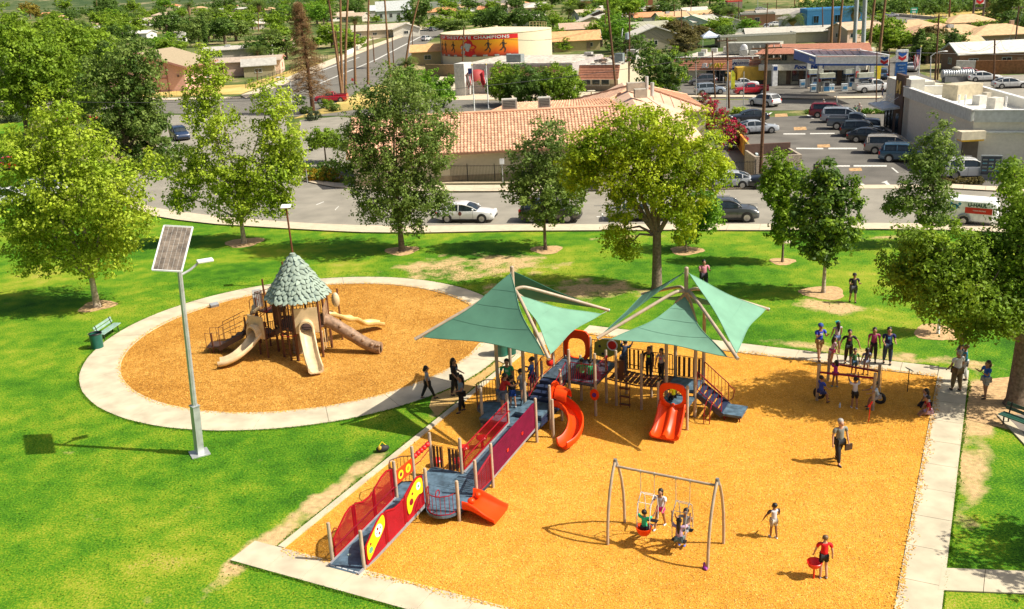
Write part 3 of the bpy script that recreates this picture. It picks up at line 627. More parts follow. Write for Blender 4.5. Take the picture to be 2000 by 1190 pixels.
def slide_mesh(path,w,hs,th=.05,lanes=1,flare=None,q=None):
 """path of world points; U-shaped cross-section"""
 q=q or(lambda p:p);rings=[]
 n=len(path)
 for i,p in enumerate(path):
  t=(path[min(i+1,n-1)]-path[max(i-1,0)]);t.z=0;t=t.normalized();s=Vector((t.y,-t.x,0))
  ww=w(i/(n-1))if callable(w)else w;h=hs(i/(n-1))if callable(hs)else hs
  pts=[(-ww/2-th,h*.9),(-ww/2-th*.3,h),(-ww/2+.02,h*.95),(-ww/2+.05,h*.35),(-ww/2+.14,.03)]
  if lanes==1:pts+=[(-ww/4,.0),(0,-.01),(ww/4,.0)]
  else:pts+=[(-ww*.25,0),(-.12,.02),(-.05,.15),(.05,.15),(.12,.02),(ww*.25,0)]
  pts+=[(ww/2-.14,.03),(ww/2-.05,h*.35),(ww/2-.02,h*.95),(ww/2+th*.3,h),(ww/2+th,h*.9),(ww/2+th,h*.2),(ww/2-.05,-th),(0,-th-.02),(-ww/2+.05,-th),(-ww/2-th,h*.2)]
  rings.append([p+s*a+Vector((0,0,b))for a,b in pts])
 mb=MB();mb.loft(rings);return mb
def smooth_path(pts,n=5):
 out=[];m__=len(pts)
 for i in range(m__-1):
  p0,p1,p2,p3=pts[max(i-1,0)],pts[i],pts[i+1],pts[min(i+2,m__-1)]
  for k in range(n):
   t=k/n;out.append(.5*((2*p1)+(p2-p0)*t+(2*p0-5*p1+4*p2-p3)*t*t+(3*p1-p0-3*p2+p3)*t**3))
 return out+[pts[-1]]
sp1=smooth_path([P(12.1,2.75,.98),P(12.05,3.1,.95),P(11.85,3.55,.82),P(11.4,3.95,.62),P(10.85,4.12,.42),P(10.35,4.1,.26),P(9.95,3.95,.2)])
wb(slide_mesh(sp1,.55,.3),'curved_slide',ORANGE,ang=60)
in_plane_panel('slide_hood',(12.45,2.82),(11.6,2.82),arch(.85,.9,2.0),ORANGE,.12,circ(.42,1.3,.24,.33))
mb=MB();hp=[]
for k in range(9):
 a=math.pi*k/8;hp.append((math.cos(a)*.40,1.45+math.sin(a)*.42))
rings=[]
for d_ in(0,.35,.5):
 rings.append([P(12.03+x*.95*(1-d_*.3),2.9+d_,z-.25*d_)for x,z in hp]+[P(12.03+x*.88*(1-d_*.3),2.9+d_,z-.05-.25*d_)for x,z in reversed(hp)])
mb.loft(rings);wb(mb,'slide_cover',ORANGE)
mb=MB();mb.tube([P(10.35,4.1,.22),P(10.35,4.1,0)],.04,6);wb(mb,'slide_foot',ORANGE)
sp2=smooth_path([P(13.5,7.42,.98),P(13.3,7.43,.9),P(12.95,7.45,.58),P(12.6,7.46,.33),P(12.35,7.47,.22),P(12.1,7.48,.2)])
wb(slide_mesh(sp2,lambda t:1.0+.12*t,lambda t:.28-.1*t,lanes=2),'double_slide',RED if False else ORANGE,ang=60)
in_plane_panel('slide_panel',(13.44,8.0),(13.44,6.84),arch(1.16,.85,2.02,p=4),ORANGE,.1,circ(.58,1.42,.43,.36))
mb=MB();mb.tube([P(12.4,7.46,.2),P(12.4,7.46,0)],.04,6);wb(mb,'slide_foot',ORANGE)
sp3=smooth_path([P(4.42,2.72,.40),P(4.44,3.0,.42),P(4.46,3.35,.32),P(4.47,3.7,.2),P(4.48,4.0,.14)])
wb(slide_mesh(sp3,lambda t:.95+.15*t,lambda t:.34-.2*t),'low_slide',ORANGE,ang=60)
mb=MB();mb.ell(P(4.25,2.95,.62),(.14,.14,.12));mb.ell(P(4.75,2.95,.6),(.12,.12,.1));wb(mb,'slide_grip',ORANGE)
def canvas(name,rgb):
 m_=mat(name,rgb,.8,var=.10,scale=1.2,trans=.14,bump=.15,bscale=90);return m_
FAB=canvas('green_shade_cloth',(.09,.235,.155));FABL=canvas('pale_green_shade_cloth',(.175,.37,.255));FABD=canvas('deep_green_shade_cloth',(.02,.13,.075))  # the deep green puts the back sails' underside shade into the colour
def sail(c,m_,parent,sag=.12,k=.16,n=14):
 c=[Vector(x)for x in c];cen=(c[0]+c[1]+c[2])/3;V=[];F=[];idx={}
 for i in range(n+1):
  for j in range(n+1-i):
   a,b=i/n,j/n;g=1-a-b;p=c[0]*a+c[1]*b+c[2]*g
   e=max(4*a*b*(1-g)**2,4*b*g*(1-a)**2,4*a*g*(1-b)**2)
   p=p.lerp(cen,k*(4*a*b+4*b*g+4*a*g)/1.34*e);p=p+Vector((0,0,-sag*27*a*b*g))
   idx[i,j]=len(V);V.append(p)
 for i in range(n):
  for j in range(n-i):
   F.append((idx[i,j],idx[i+1,j],idx[i,j+1]))
   if j<n-i-1:F.append((idx[i+1,j],idx[i+1,j+1],idx[i,j+1]))
 mb=MB();mb.add(V,F);o=mb.build('sail',m_,parent,world=True,ang=80)
 mb=MB()
 for i in(4,8,11):mb.tube([V[idx[i,j]]+Vector((0,0,.006))-parent.location for j in range(n+1-i)],.008,4,cap=False)
 mb.build('seam',m_,o);mb=MB()
 for(x,y)in(((0,None),0),((None,0),1),((None,None),2)):pass
 e1=[V[idx[i,0]]for i in range(n+1)];e2=[V[idx[0,j]]for j in range(n+1)];e3=[V[idx[i,n-i]]for i in range(n+1)]
 off=parent.location
 for e in(e1,e2,e3):mb.tube([p-off for p in e],.018,5,cap=False)
 mb.build('hem',m_,o);return o
def canopy(label,posts,tips,hubz,apexz,cen,sails):
 T=empty('shade_canopy',P(*cen),0,label,'shade canopy','green sail canopies over the play structure')
 top=P(*cen,apexz);hub=P(*cen,hubz)
 for(u,v)in posts:
  mb=MB();b=P(u,v);mb.tube([b,b+Vector((0,0,4.3))],.075,12);mb.tube([b+Vector((0,0,4.3)),P((u+cen[0])/2,(v+cen[1])/2,hubz-.5),hub-Vector((0,0,.1))],.06,8);mb.build('post',POST,T,world=True)
 mb=MB();mb.tube([hub-Vector((0,0,.6)),top],.085,12);mb.ell(top,(.09,.09,.06));mb.build('mast',POST,T,world=True)
 AR=[]
 for t in tips:
  t=Vector(t);d=(t-hub);h=Vector((d.x,d.y,0)).normalized()
  pts=smooth_path([hub-Vector((0,0,.12)),hub+h*.30-Vector((0,0,.02)),(hub+h*.55).lerp(t,.06)-Vector((0,0,.02)),(hub+h*.55).lerp(t,.5),t],4)
  mb=MB();mb.tube(pts,.07,10);a=mb.build('arm',POST,T,world=True)
  dn=(pts[-1]-pts[-2]).normalized();mb=MB();mb.tube([pts[-1]+dn*.003-T.location,pts[-1]+dn*.04-T.location],.075,10);mb.build('end_cap',STEEL,a)
  AR.append(t)
 for(hi,i,j,mm)in sails:
  c0=(top-Vector((0,0,.12))if hi else hub-Vector((0,0,.22)))
  mid=(AR[i]+AR[j])/2;q_=.05 if hi else.10;a=c0.lerp(mid,.05);b=AR[i].lerp((c0+AR[j])/2,q_+.02);c=AR[j].lerp((c0+AR[i])/2,q_)
  if not hi:b.z-=.12;c.z-=.12
  s=sail((a,b,c),mm,T,k=.20 if hi else.26)
  mb=MB();off=T.location
  for x,y in((a,c0),(b,AR[i]-Vector((0,0,.02))),(c,AR[j]-Vector((0,0,.02)))):mb.tube([x-off,y-off],.012,5)
  mb.build('cable',STEEL,s)
 return T
tl=[G(812,662,4.1),G(1072,700,4.1),G(1188,606,4.1)];tl.append(tl[0]+tl[2]-tl[1])
tr_=[G(1168,660,4.1),G(1440,700,4.1),G(1500,604,4.1)];tr_.append(tr_[0]+tr_[2]-tr_[1])
cl=(tl[0]+tl[2])/2-O0;cL=(cl.dot(UV),cl.dot(VV));c2_=(tr_[0]+tr_[2])/2-O0;cR=(15.3,7.4)
hl=HT(P(*cL),563);al=HT(P(*cL),522);hr=HT(P(*cR),566);ar=HT(P(*cR),524)
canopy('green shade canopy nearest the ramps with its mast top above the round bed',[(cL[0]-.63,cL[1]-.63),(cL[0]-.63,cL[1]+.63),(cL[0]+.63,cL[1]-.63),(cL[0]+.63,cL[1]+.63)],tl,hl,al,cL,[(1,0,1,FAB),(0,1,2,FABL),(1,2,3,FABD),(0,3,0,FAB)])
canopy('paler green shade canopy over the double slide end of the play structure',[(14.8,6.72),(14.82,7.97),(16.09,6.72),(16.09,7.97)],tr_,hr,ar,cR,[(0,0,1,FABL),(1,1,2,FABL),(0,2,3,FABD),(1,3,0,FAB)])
SW=empty('swing_set',G(1300,1060),0,'tan arched swing frame with two swings standing on the mulch','swing set')
LN,LF,RN,RF=G(1187,1065),G(1220,1022),G(1382,1112),G(1413,1063)
tL=(LN+LF)/2;tR=(RN+RF)/2;zl=HT(tL,900);zr=HT(tR,938);zs=(zl+zr)/2
ax=(tR-tL).normalized()
for a,t in((LN,tL),(LF,tL),(RN,tR),(RF,tR)):
 d=a-t;mb=MB();mb.tube([t+d*f+Vector((0,0,zs*z))for f,z in((1,0),(.98,.2),(.88,.45),(.66,.68),(.36,.87),(.06,.985))],.05,10);mb.build('leg',POST,SW,world=True)
for t in(tL,tR):
 mb=MB();mb.tube([t+Vector((0,0,zs-.14)),t+Vector((0,0,zs+.06))],[.085,.06],10);mb.build('leg_cap',mat('grey_cap',(.18,.17,.16),.5),SW,world=True)
mb=MB();mb.tube([tL+Vector((0,0,zs-.2)),tR+Vector((0,0,zs-.2))],.045,10);mb.build('top_beam',POST,SW,world=True)
def beam_pt(px):
 lo,hi=0.,1.
 for k in range(30):
  f=(lo+hi)/2;p=tL.lerp(tR,f)+Vector((0,0,zs-.2))
  Z=p.y*cp-(p.z-HC)*sp;x=1000+FPX*(p.x*cr+(p.y*sp+(p.z-HC)*cp)*sr)/Z
  if x<px:lo=f
  else:hi=f
 return tL.lerp(tR,f)+Vector((0,0,zs-.24))
H1,H2,H3,H4=[beam_pt(x)for x in(1251,1278,1320,1348)]
for h in(H1,H2,H3,H4):
 mb=MB();mb.ell(h+Vector((0,0,.02)),(.05,.05,.07));mb.build('hanger',STEEL,SW,world=True)
CT=Vector((-10.95,47.35,0))
TH=empty('tree_playhouse',CT,0,'brown and beige playhouse with a leaf covered cone roof on the round mulch bed','play structure')
def tb(mb,name,m_,parent=None,**k):
 if parent is None:return mb.build(name,m_,TH,world=True,**k)
 return _sub(mb,name,m_,parent,**k)
def V3(x,y,z=0):return Vector((x,y,z))
ZD=1.55;ZR=3.15
PO=[(-11.87,46.75),(-11.0,46.07),(-9.81,46.47),(-9.57,47.75),(-10.0,48.7),(-11.0,49.0),(-12.0,48.5),(-12.35,47.6)]
for(x,y)in PO:
 mb=MB();mb.tube([V3(x,y),V3(x,y,ZR+.15)],.065,8);tb(mb,'post',BROWNM)
for(x,y,h)in((-11.4,46.2,1.8),(-13.22,47.3,2.3),(-12.7,46.75,2.0),(-14.0,47.9,1.9),(-12.96,48.5,3.75),(-12.2,50.1,4.2),(-13.6,49.0,2.6),(-15.84,47.87,1.1),(-9.2,48.9,2.9)):
 mb=MB();mb.tube([V3(x,y),V3(x,y,h)],.05,8);tb(mb,'post',BROWNM)
DKB=mat('dark_brown_deck',(.075,.04,.03),.6)
mb=MB();mb.prism([V3(x,y,ZD)for x,y in PO],(0,0,.06));tb(mb,'deck',DKB,smooth=False)
mb=MB();mb.prism([V3(-14.0,47.9,1.05),V3(-13.3,47.2,1.05),V3(-12.6,46.75,1.05),V3(-12.2,47.4,1.05),V3(-12.9,48.4,1.05)],(0,0,.06));tb(mb,'deck',DKB,smooth=False)
mb=MB();mb.prism([V3(-13.6,49.0,1.85),V3(-12.96,48.5,1.85),V3(-12.0,48.6,1.85),V3(-12.2,50.1,1.85)],(0,0,.06));tb(mb,'deck',DKB,smooth=False)
def trail(pts,zb,zt,nb,m_=BROWNM):
 S=resample([V3(*p)for p in pts],nb);mb=MB();B=[p+V3(0,0,zb)for p in S];T=[p+V3(0,0,zt)for p in S]
 mb.tube(B,.02,5);mb.tube(T,.02,5);o=tb(mb,'guard_rail',m_);mb=MB()
 for a,b in zip(B,T):mb.tube([a,b],.019,5,cap=False)
 tb(mb,'bars',m_,o);return o
for i in(0,4,5,6,7):trail([PO[i],PO[(i+1)%8]],ZD+.1,ZD+1.2,7)
trail([PO[1],PO[2]],ZD+.75,ZD+1.4,6)
trail([(-14.0,47.9),(-13.3,48.3),(-12.9,48.4)],1.15,2.0,7);trail([(-12.6,46.75),(-12.1,47.0)],1.1,1.95,5);trail([(-13.6,49.0),(-12.96,48.5)],1.95,2.9,6);trail([(-13.6,49.0),(-12.2,50.1)],1.95,2.9,9)
ROOFG=mat('weathered_grey_green_leaf_plastic',(.29,.355,.29),.8,var=.16,scale=4,spec=.2)
ROOFD=mat('dark_roof_core',(.10,.15,.14),.7)
apex=None
RC=CT.copy();RR=1.66;RT=.22
zt_=HT(RC,499)
mb=MB();ringb=[RC+V3(math.cos(R(45*k+12))*RR,math.sin(R(45*k+12))*RR,ZR)for k in range(8)];ringt=[RC+V3(math.cos(R(45*k+12))*RT,math.sin(R(45*k+12))*RT,zt_)for k in range(8)]
mb.loft([ringb,ringt]);roof=tb(mb,'roof',ROOFD,smooth=False)
def leafpoly(L,Wd):
 out=[]
 for k in range(12):
  a=2*math.pi*k/12;x=math.cos(a)*L/2;y=math.sin(a)*Wd/2*(1-.35*math.cos(a));out.append((x,y))
 return out
for k in range(8):
 a0,b0,a1,b1=ringb[k],ringb[(k+1)%8],ringt[k],ringt[(k+1)%8]
 nrm=(b0-a0).cross(a1-a0).normalized()
 nrm=nrm if nrm.z>0 else-nrm
 for r_ in range(10):
  f=(r_+.35)/10;w0=(b0-a0).length*(1-f)+(b1-a1).length*f;nl=max(1,round(w0/.25))
  for j in range(nl):
   t=(j+.5+(.25 if r_%2 else-.1)*(nl>1))/nl;t=min(.95,max(.05,t));c=(a0.lerp(a1,f)).lerp(b0.lerp(b1,f),t)+nrm*(.03+.008*((r_+j)%3))
   down=(a0.lerp(b0,t)-a1.lerp(b1,t)).normalized();ang=random.uniform(-.7,.7);side=nrm.cross(down)
   ex=down*math.cos(ang)+side*math.sin(ang);ey=nrm.cross(ex);tilt=nrm*.10
   mb=MB();L_,W_=random.uniform(.32,.42),random.uniform(.20,.26)
   top=[c+ex*x+ey*y+tilt*(x/L_)for x,y in leafpoly(L_,W_)]
   mb.add([c+nrm*.045+tilt*0]+top+[p-nrm*.05 for p in top],[(0,1+i,1+(i+1)%12)for i in range(12)]+[(1+i,13+i,13+(i+1)%12,1+(i+1)%12)for i in range(12)])
   tb(mb,'leaf',ROOFG,roof,ang=25)
mb=MB();mb.cyl(RC+V3(0,0,zt_-.05),.17,.1,12);mb.cyl(RC+V3(0,0,zt_+.06),.14,.05,12);tb(mb,'roof_cap',ROOFG)
def tslide(pts,w,h,name='beige_slide',m_=BEIGE):
 return tb(slide_mesh(smooth_path([V3(*p)for p in pts]),w,h),name,m_,ang=60)
tslide([(-10.42,46.2,1.62),(-10.38,45.9,1.55),(-10.2,45.3,1.0),(-10.0,44.7,.55),(-9.82,44.25,.28),(-9.7,43.9,.22)],.66,.26)
tslide([(-13.05,47.1,1.15),(-13.25,46.8,1.1),(-13.6,46.35,.75),(-14.1,45.95,.42),(-14.6,45.75,.24),(-14.95,45.7,.2)],.62,.26)
tslide([(-9.75,48.35,1.62),(-9.4,48.5,1.55),(-8.9,48.9,1.15),(-8.5,49.25,1.0),(-8.1,49.7,.55),(-7.6,50.1,.42),(-7.2,50.4,.22)],.55,.2,'wavy_slide',mat('yellow_beige_plastic',(.78,.56,.22),.42))
def hood(cx,cy,dx,dy,z,w=.95):
 d=V3(dx,dy).normalized();s=V3(d.y,-d.x);c=V3(cx,cy,z)
 mb=MB();n=12
 A=[(-w/2,0),(-w/2,w*.55),(-w/2,w*1.1),(-w*.25,w*1.1),(0,w*1.1),(w*.25,w*1.1),(w/2,w*1.1),(w/2,w*.55),(w/2,0),(.29,0),(-.29,0)]
 arcs=[(math.cos(math.pi*k/8)*.29,.28+math.sin(math.pi*k/8)*.3)for k in range(9)]
 outer=[(w/2,0),(w/2,w*.4),(w/2,w*.8),(w/2,w*1.1),(0,w*1.1),(-w/2,w*1.1),(-w/2,w*.8),(-w/2,w*.4),(-w/2,0)]
 def P3(x,z_,o=0):return c+s*x+V3(0,0,z_)+d*o
 O=[P3(*p)for p in outer];I=[P3(.29,0)]+[P3(*arcs[k])for k in range(1,8)]+[P3(-.29,0)]
 O2=[p-d*.06 for p in O];I2=[p-d*.06 for p in I];m9=9
 mb.add(O+I+O2+I2,[(i,i+1,9+i+1,9+i)for i in range(8)]+[(18+i+1,18+i,27+i,27+i+1)for i in range(8)]+[(i+1,i,18+i,18+i+1)for i in range(8)])
 o=tb(mb,'slide_panel',BEIGE,ang=50)
 if o.data.polygons[0].normal.dot(d)<0:pass
 mb=MB();rings=[]
 for q_,sc in((0,1.0),(.16,1.06),(.36,1.0)):
  rings.append([P3(x*1.22*sc,.05+(z_*1.22)*sc-.0,q_)for x,z_ in[(.29,.0)]+arcs+[(-.29,.0)]]+[P3(x*1.05*sc,.05+(z_*1.05)*sc,q_)for x,z_ in reversed([(.29,.0)]+arcs+[(-.29,.0)])])
 mb.loft(rings);tb(mb,'tunnel_hood',BEIGE,ang=50)
hood(-10.4,46.08,.1,-1,1.50,1.2);hood(-13.2,46.95,-.55,-.8,1.06,1.08)
LOGM=mat('brown_log_plastic',(.28,.17,.10),.55,var=.35,scale=6,bump=.7,bscale=9)
mb=MB();lp=smooth_path([V3(-9.9,47.4,1.75),V3(-9.3,47.25,1.55),V3(-8.5,47.05,1.05),V3(-7.7,46.85,.55),V3(-7.15,46.72,.32),V3(-6.85,46.65,.28)],5)
mb.tube(lp,[.42,.41,.38,.35,.33,.32,.33,.32,.31,.32,.33,.32,.31,.31,.32,.32,.31,.30,.31,.32,.32,.33,.33,.32,.32,.31],16);lg=tb(mb,'log_climber',LOGM,ang=70)
for i,a in((8,.6),(12,1.6),(15,1.0),(19,1.4),(22,.8),(24,1.9)):
 c=lp[i];mb=MB();mb.ell(c+V3(-.05,-.22,.22),(.10,.09,.08));tb(mb,'knot',LOGM,lg)
mb=MB();mb.tube([lp[-1]+V3(.003,0,0),lp[-1]+V3(.02,0,0)],.2,12);tb(mb,'log_hole',DARK,lg)
for k in range(4):
 mb=MB();mb.box((-15.35+k*.32,48.05-k*.06,.35+k*.2),(.36,.8,.05));tb(mb,'step',DKB,smooth=False)
mb=MB();mb.box((-15.75,48.15,.38),(.8,.85,.05));tb(mb,'step',DKB,smooth=False)
mb=MB();mb.beam(V3(-15.5,47.65,.3),V3(-14.1,47.4,1.05),.05,.25);mb.beam(V3(-15.3,48.5,.3),V3(-14.0,48.2,1.05),.05,.25);tb(mb,'stringer',DKB,smooth=False)
mb=MB()
for y in(47.65,48.5):
 mb.tube([V3(-16.1,y,.4),V3(-16.1,y,1.2),V3(-15.4,y,1.2),V3(-15.4,y,.5)],.018,5);mb.tube([V3(-15.35,y,.5),V3(-15.35,y,1.5),V3(-14.1,y-.15,2.1)],.018,5);mb.tube([V3(-15.35,y,1.05),V3(-14.1,y-.15,1.6)],.016,5)
 mb.tube([V3(-15.75,y,.4),V3(-15.75,y,1.2)],.014,5);mb.tube([V3(-14.7,y-.1,.9),V3(-14.7,y-.1,1.8)],.014,5)
for x in(-16.0,-15.4):mb.tube([V3(x,47.8,0),V3(x,47.8,.36)],.025,5)
tb(mb,'stair_rail',BROWNM)
mb=MB();mb.prism([V3(-12.9,47.2,1.05),V3(-12.7,48.0,1.05),V3(-12.0,48.0,1.5),V3(-12.0,47.1,1.5)],(0,0,-.08));mb.beam(V3(-12.95,47.1,.95),V3(-11.9,46.9,1.45),.04,.25);tb(mb,'sloping_bridge',DKB,smooth=False)
for y in(47.35,48.2):
 mb=MB();mb.tube([V3(-13.4,y+.3,1.75),V3(-12.2,y+.3,2.6)],.022,6);tb(mb,'red_handrail',RED)
mb=MB();mb.tube([V3(-13.95,48.9,1.3),V3(-13.9,48.9,2.5),V3(-13.7,48.9,2.62),V3(-13.4,48.9,2.5),V3(-13.4,48.9,1.3)],.02,6);tb(mb,'arch_rail',BROWNM)
for k in range(5):
 mb=MB();mb.box((-12.35+.06*k,49.2-.1*k,.4+.28*k),(.45,.25,.05));tb(mb,'pod_step',DKB,smooth=False)
tslide([(-13.6,49.2,1.95),(-13.8,49.0,1.8),(-14.1,48.95,1.3),(-14.3,49.0,.8),(-14.6,49.1,.35)],.45,.2)
GREYP=mat('grey_white_panel',(.50,.50,.47),.5)
mb=MB();mb.prism([V3(-13.75,49.1,2.0),V3(-13.35,49.35,2.0),V3(-13.35,49.35,3.0),V3(-13.75,49.1,3.0)],(.03,-.06,0));tb(mb,'grey_panel',GREYP,smooth=False)
mb=MB();mb.tube([CT+V3(-.2,.1,0),CT+V3(-.2,.1,ZD)],[.42,.34],12);tb(mb,'trunk_panel',mat('trunk_beige',(.36,.27,.17),.6,bump=.6,bscale=8))
mb=MB();mb.prism([V3(-9.65,46.9,ZD+.1),V3(-9.57,47.75,ZD+.1),V3(-9.57,47.75,ZD+1.15),V3(-9.65,46.9,ZD+.9)],(-.05,0,0));tb(mb,'wood_panel',LOGM,smooth=False)
mb=MB();mb.ell((-9.3,48.7,2.35),(.22,.18,.42));tb(mb,'beige_bubble',BEIGE)
for(x0,y0,x1,y1)in((-9.8,46.55,-9.55,47.65),):
 for k in range(4):
  a=V3(x0,y0).lerp(V3(x1,y1),(k+.5)/4);mb=MB();mb.box(a+V3(0,0,.85),(.05,.16,1.0),rz=.2);tb(mb,'beige_slat',BEIGE,smooth=False)
mb=MB()
for x,y in((-11.75,46.5),(-11.1,46.15)):mb.tube([V3(x,y,0),V3(x,y,ZD)],.02,5)
for k in range(5):mb.tube([V3(-11.75,46.5,.25+k*.3),V3(-11.1,46.15,.25+k*.3)],.018,5)
tb(mb,'climbing_ladder',BROWNM)
mb=MB();mb.tube([V3(-11.3,46.2,ZD-.1)+V3(math.cos(a)*.4,math.sin(a)*.4,0)for a in[i*math.pi/6 for i in range(13)]],.02,5);tb(mb,'ring_rail',MAROON)
OR=empty('overhead_bars',G(1655,780),0,'low overhead bars with maroon rails on tan posts, two tyres hanging under them','climbing bars')
nl_,nr_,fl_,fr_=G(1595.5,783),G(1704,802),G(1617,745),G(1715,757)
zn=HT(nl_,713);zz=[HT(nl_,712),HT(nr_,729),HT(fl_,686),HT(fr_,711)];zo=1.95
for p,z in zip((nl_,nr_,fl_,fr_),zz):
 mb=MB();mb.tube([p,p+V3(0,0,z)],.07,12);mb.build('post',POST,OR,world=True)
for p,q,y1,y2 in((nl_,nr_,727,739),(fl_,fr_,709,726)):
 mb=MB();mb.tube([p+V3(0,0,HT(p,y1)),q+V3(0,0,HT(q,y2))],.05,8);mb.build('rail',MAROON,OR,world=True)
for f in(.15,.8):
 mb=MB();mb.tube([nl_.lerp(nr_,f)+V3(0,0,zo+.02),fl_.lerp(fr_,f)+V3(0,0,zo+.02)],.02,6);mb.build('cross_bar',MAROON,OR,world=True)
def tyre(px,py,rz,label):
 c=G(px,py);t=empty('hanging_tyre',c+V3(0,0,.36),0,label,'tyre','tyre swings under the overhead frame')
 mb=MB();ax_=V3(math.cos(rz),math.sin(rz));sd=V3(-math.sin(rz),math.cos(rz));rings=[]
 for k in range(24):
  a=2*math.pi*k/24;rd=sd*math.cos(a)+V3(0,0,math.sin(a))
  rings.append([rd*(.20+.07*math.cos(b))+ax_*(.08*math.sin(b))for b in[2*math.pi*j/10 for j in range(10)]])
 rings.append(rings[0]);mb.loft(rings,cap=False);mb.build('tyre',RUBBER,t,ang=80)
 mb=MB();mb.tube([V3(0,0,.28),V3(0,0,zo-.5)],.012,5);mb.build('chain',STEEL,t)
tyre(1599,783,.9,'black tyre hanging at the left post with a boy in blue sitting on it');tyre(1717,793,.9,'black tyre hanging at the right post with a child in white and blue')
t=empty('spinner_pole',G(1696,826),0,'thin red pole with a handle standing in front of the right tyre','play pole')
mb=MB();mb.tube([V3(0,0,0),V3(.03,0,.9)],.02,6);mb.build('pole',RED,t);mb=MB();mb.tube([V3(-.05,0,.72),V3(.1,0,.95)],.04,6);mb.build('handle',RED,t)
t=empty('sign_post',G(1772,766),0,'thin black post with a small tilted plate near the back path','sign post')
mb=MB();mb.tube([V3(0,0,0),V3(0,0,1.05)],.02,6);mb.build('pole',DARK,t);mb=MB();mb.box((0,0,1.08),(.34,.22,.02),ax=Matrix.Rotation(.5,3,'Y'));mb.build('plate',mat('grey_plate',(.2,.2,.2),.5),t,smooth=False)
t=empty('spinner_bowl',G(1589,1131),0,'red bowl shaped spinner seat on a red pole beside the boy in red','spinner')
mb=MB();mb.tube([V3(0,0,0),V3(.0,0,.45)],.03,8);mb.build('pole',RED,t)
mb=MB();rings=[[V3(math.cos(a)*r,math.sin(a)*r*.9,z+(.05 if math.sin(a)>.3 and r>.2 else 0))for a in[2*math.pi*i/18 for i in range(18)]]for r,z in((.04,.40),(.13,.42),(.19,.48),(.235,.60),(.22,.61),(.17,.5),(.08,.45))];mb.loft(rings);mb.build('bowl',RED,t,ang=60)
def swing(ha,hb,drop,back,kind,label):
 c=(ha+hb)/2;sw=empty('swing',V3(c.x,c.y,c.z),0,label,'swing','swings hanging from the arched frame')
 nrm=V3(-ax.y,ax.x);s0=nrm*back
 A=ax*((hb-ha).length/2)
 top=[(-A),A];mb=MB()
 for a,s in((-A,-1),(A,1)):mb.tube([a,ax*(.23*s)+s0*.55+V3(0,0,-drop*.40)],.010,4)
 mb.build('chain',STEEL,sw)
 mb=MB()
 for s in(-1,1):
  mb.tube([ax*(.22*s)+s0*1.0+nrm*(.40*q)+V3(0,0,-drop+zz_)for q,zz_ in((-1,.1),(-1.05,.55),(-.7,1.0),(0,1.22),(.7,1.0),(1.05,.55),(1,.1))],.016,6)
 for q,zz_ in((-.7,1.0),(.7,1.0),(0,1.22)):mb.tube([ax*-.22+s0+nrm*(.40*q)+V3(0,0,-drop+zz_),ax*.22+s0+nrm*(.40*q)+V3(0,0,-drop+zz_)],.012,5)
 mb.build('frame',WHITE if kind else STEEL,sw)
 c=s0+V3(0,0,-drop)
 if kind:
  mb=MB();rings=[[c+ax*(math.cos(a)*r*1.05)+nrm*(-.36+math.sin(a)*r)+V3(0,0,z)for a in[2*math.pi*i/16 for i in range(16)]]for r,z in((.05,-.12),(.16,-.1),(.23,.02),(.26,.16),(.24,.16),(.19,.05),(.08,-.02))]
  mb.loft(rings);mb.build('bucket_seat',ORANGE,sw,ang=60)
  mb=MB();mb.beam(c-ax*.22+nrm*.38,c+ax*.22+nrm*.38,.16,.03);mb.build('belt_seat',DARK,sw)
 else:
  for q in(-1,1):
   mb=MB();mb.beam(c-ax*.24+nrm*.36*q,c+ax*.24+nrm*.36*q,.18,.035);mb.build('seat',DARK,sw)
 return c+sw.location
s1c=swing(H1,H2,1.95,.0,1,'swing with white hoop frame and an orange bucket seat carrying a child in green')
s2c=swing(H3,H4,2.0,-.0,0,'swing with grey hoop frame carrying two children face to face')
SKINS=[mat('skin_tan',(.36,.18,.10),.55,var=.05),mat('skin_light',(.52,.29,.19),.55,var=.05),mat('skin_brown',(.24,.115,.065),.55,var=.05)]
HAIRS=dict(black=mat('black_hair',(.012,.009,.008),.5,var=.3),brown=mat('brown_hair',(.06,.028,.014),.5,var=.3),grey=mat('grey_hair',(.32,.30,.27),.6),blond=mat('light_brown_hair',(.16,.09,.04),.5))
def skin_obj(name,nodes,m_,parent,sub=1):
 """nodes: list of (pos, parent index, rx, ry)"""
 me=bpy.data.meshes.new(name);me.from_pydata([n[0]for n in nodes],[(i,n[1])for i,n in enumerate(nodes)if n[1]>=0],[])
 me.materials.append(m_);o=bpy.data.objects.new(name,me);COL.objects.link(o);o.parent=parent
 sk=o.modifiers.new('skin','SKIN');sk.use_smooth_shade=True;sk.branch_smoothing=.6
 for i,n in enumerate(nodes):
  d=me.skin_vertices[0].data[i];d.radius=(n[2],n[3]);d.use_root=(i==0)
 ss=o.modifiers.new('sub','SUBSURF');ss.levels=sub;ss.render_levels=sub
 return o
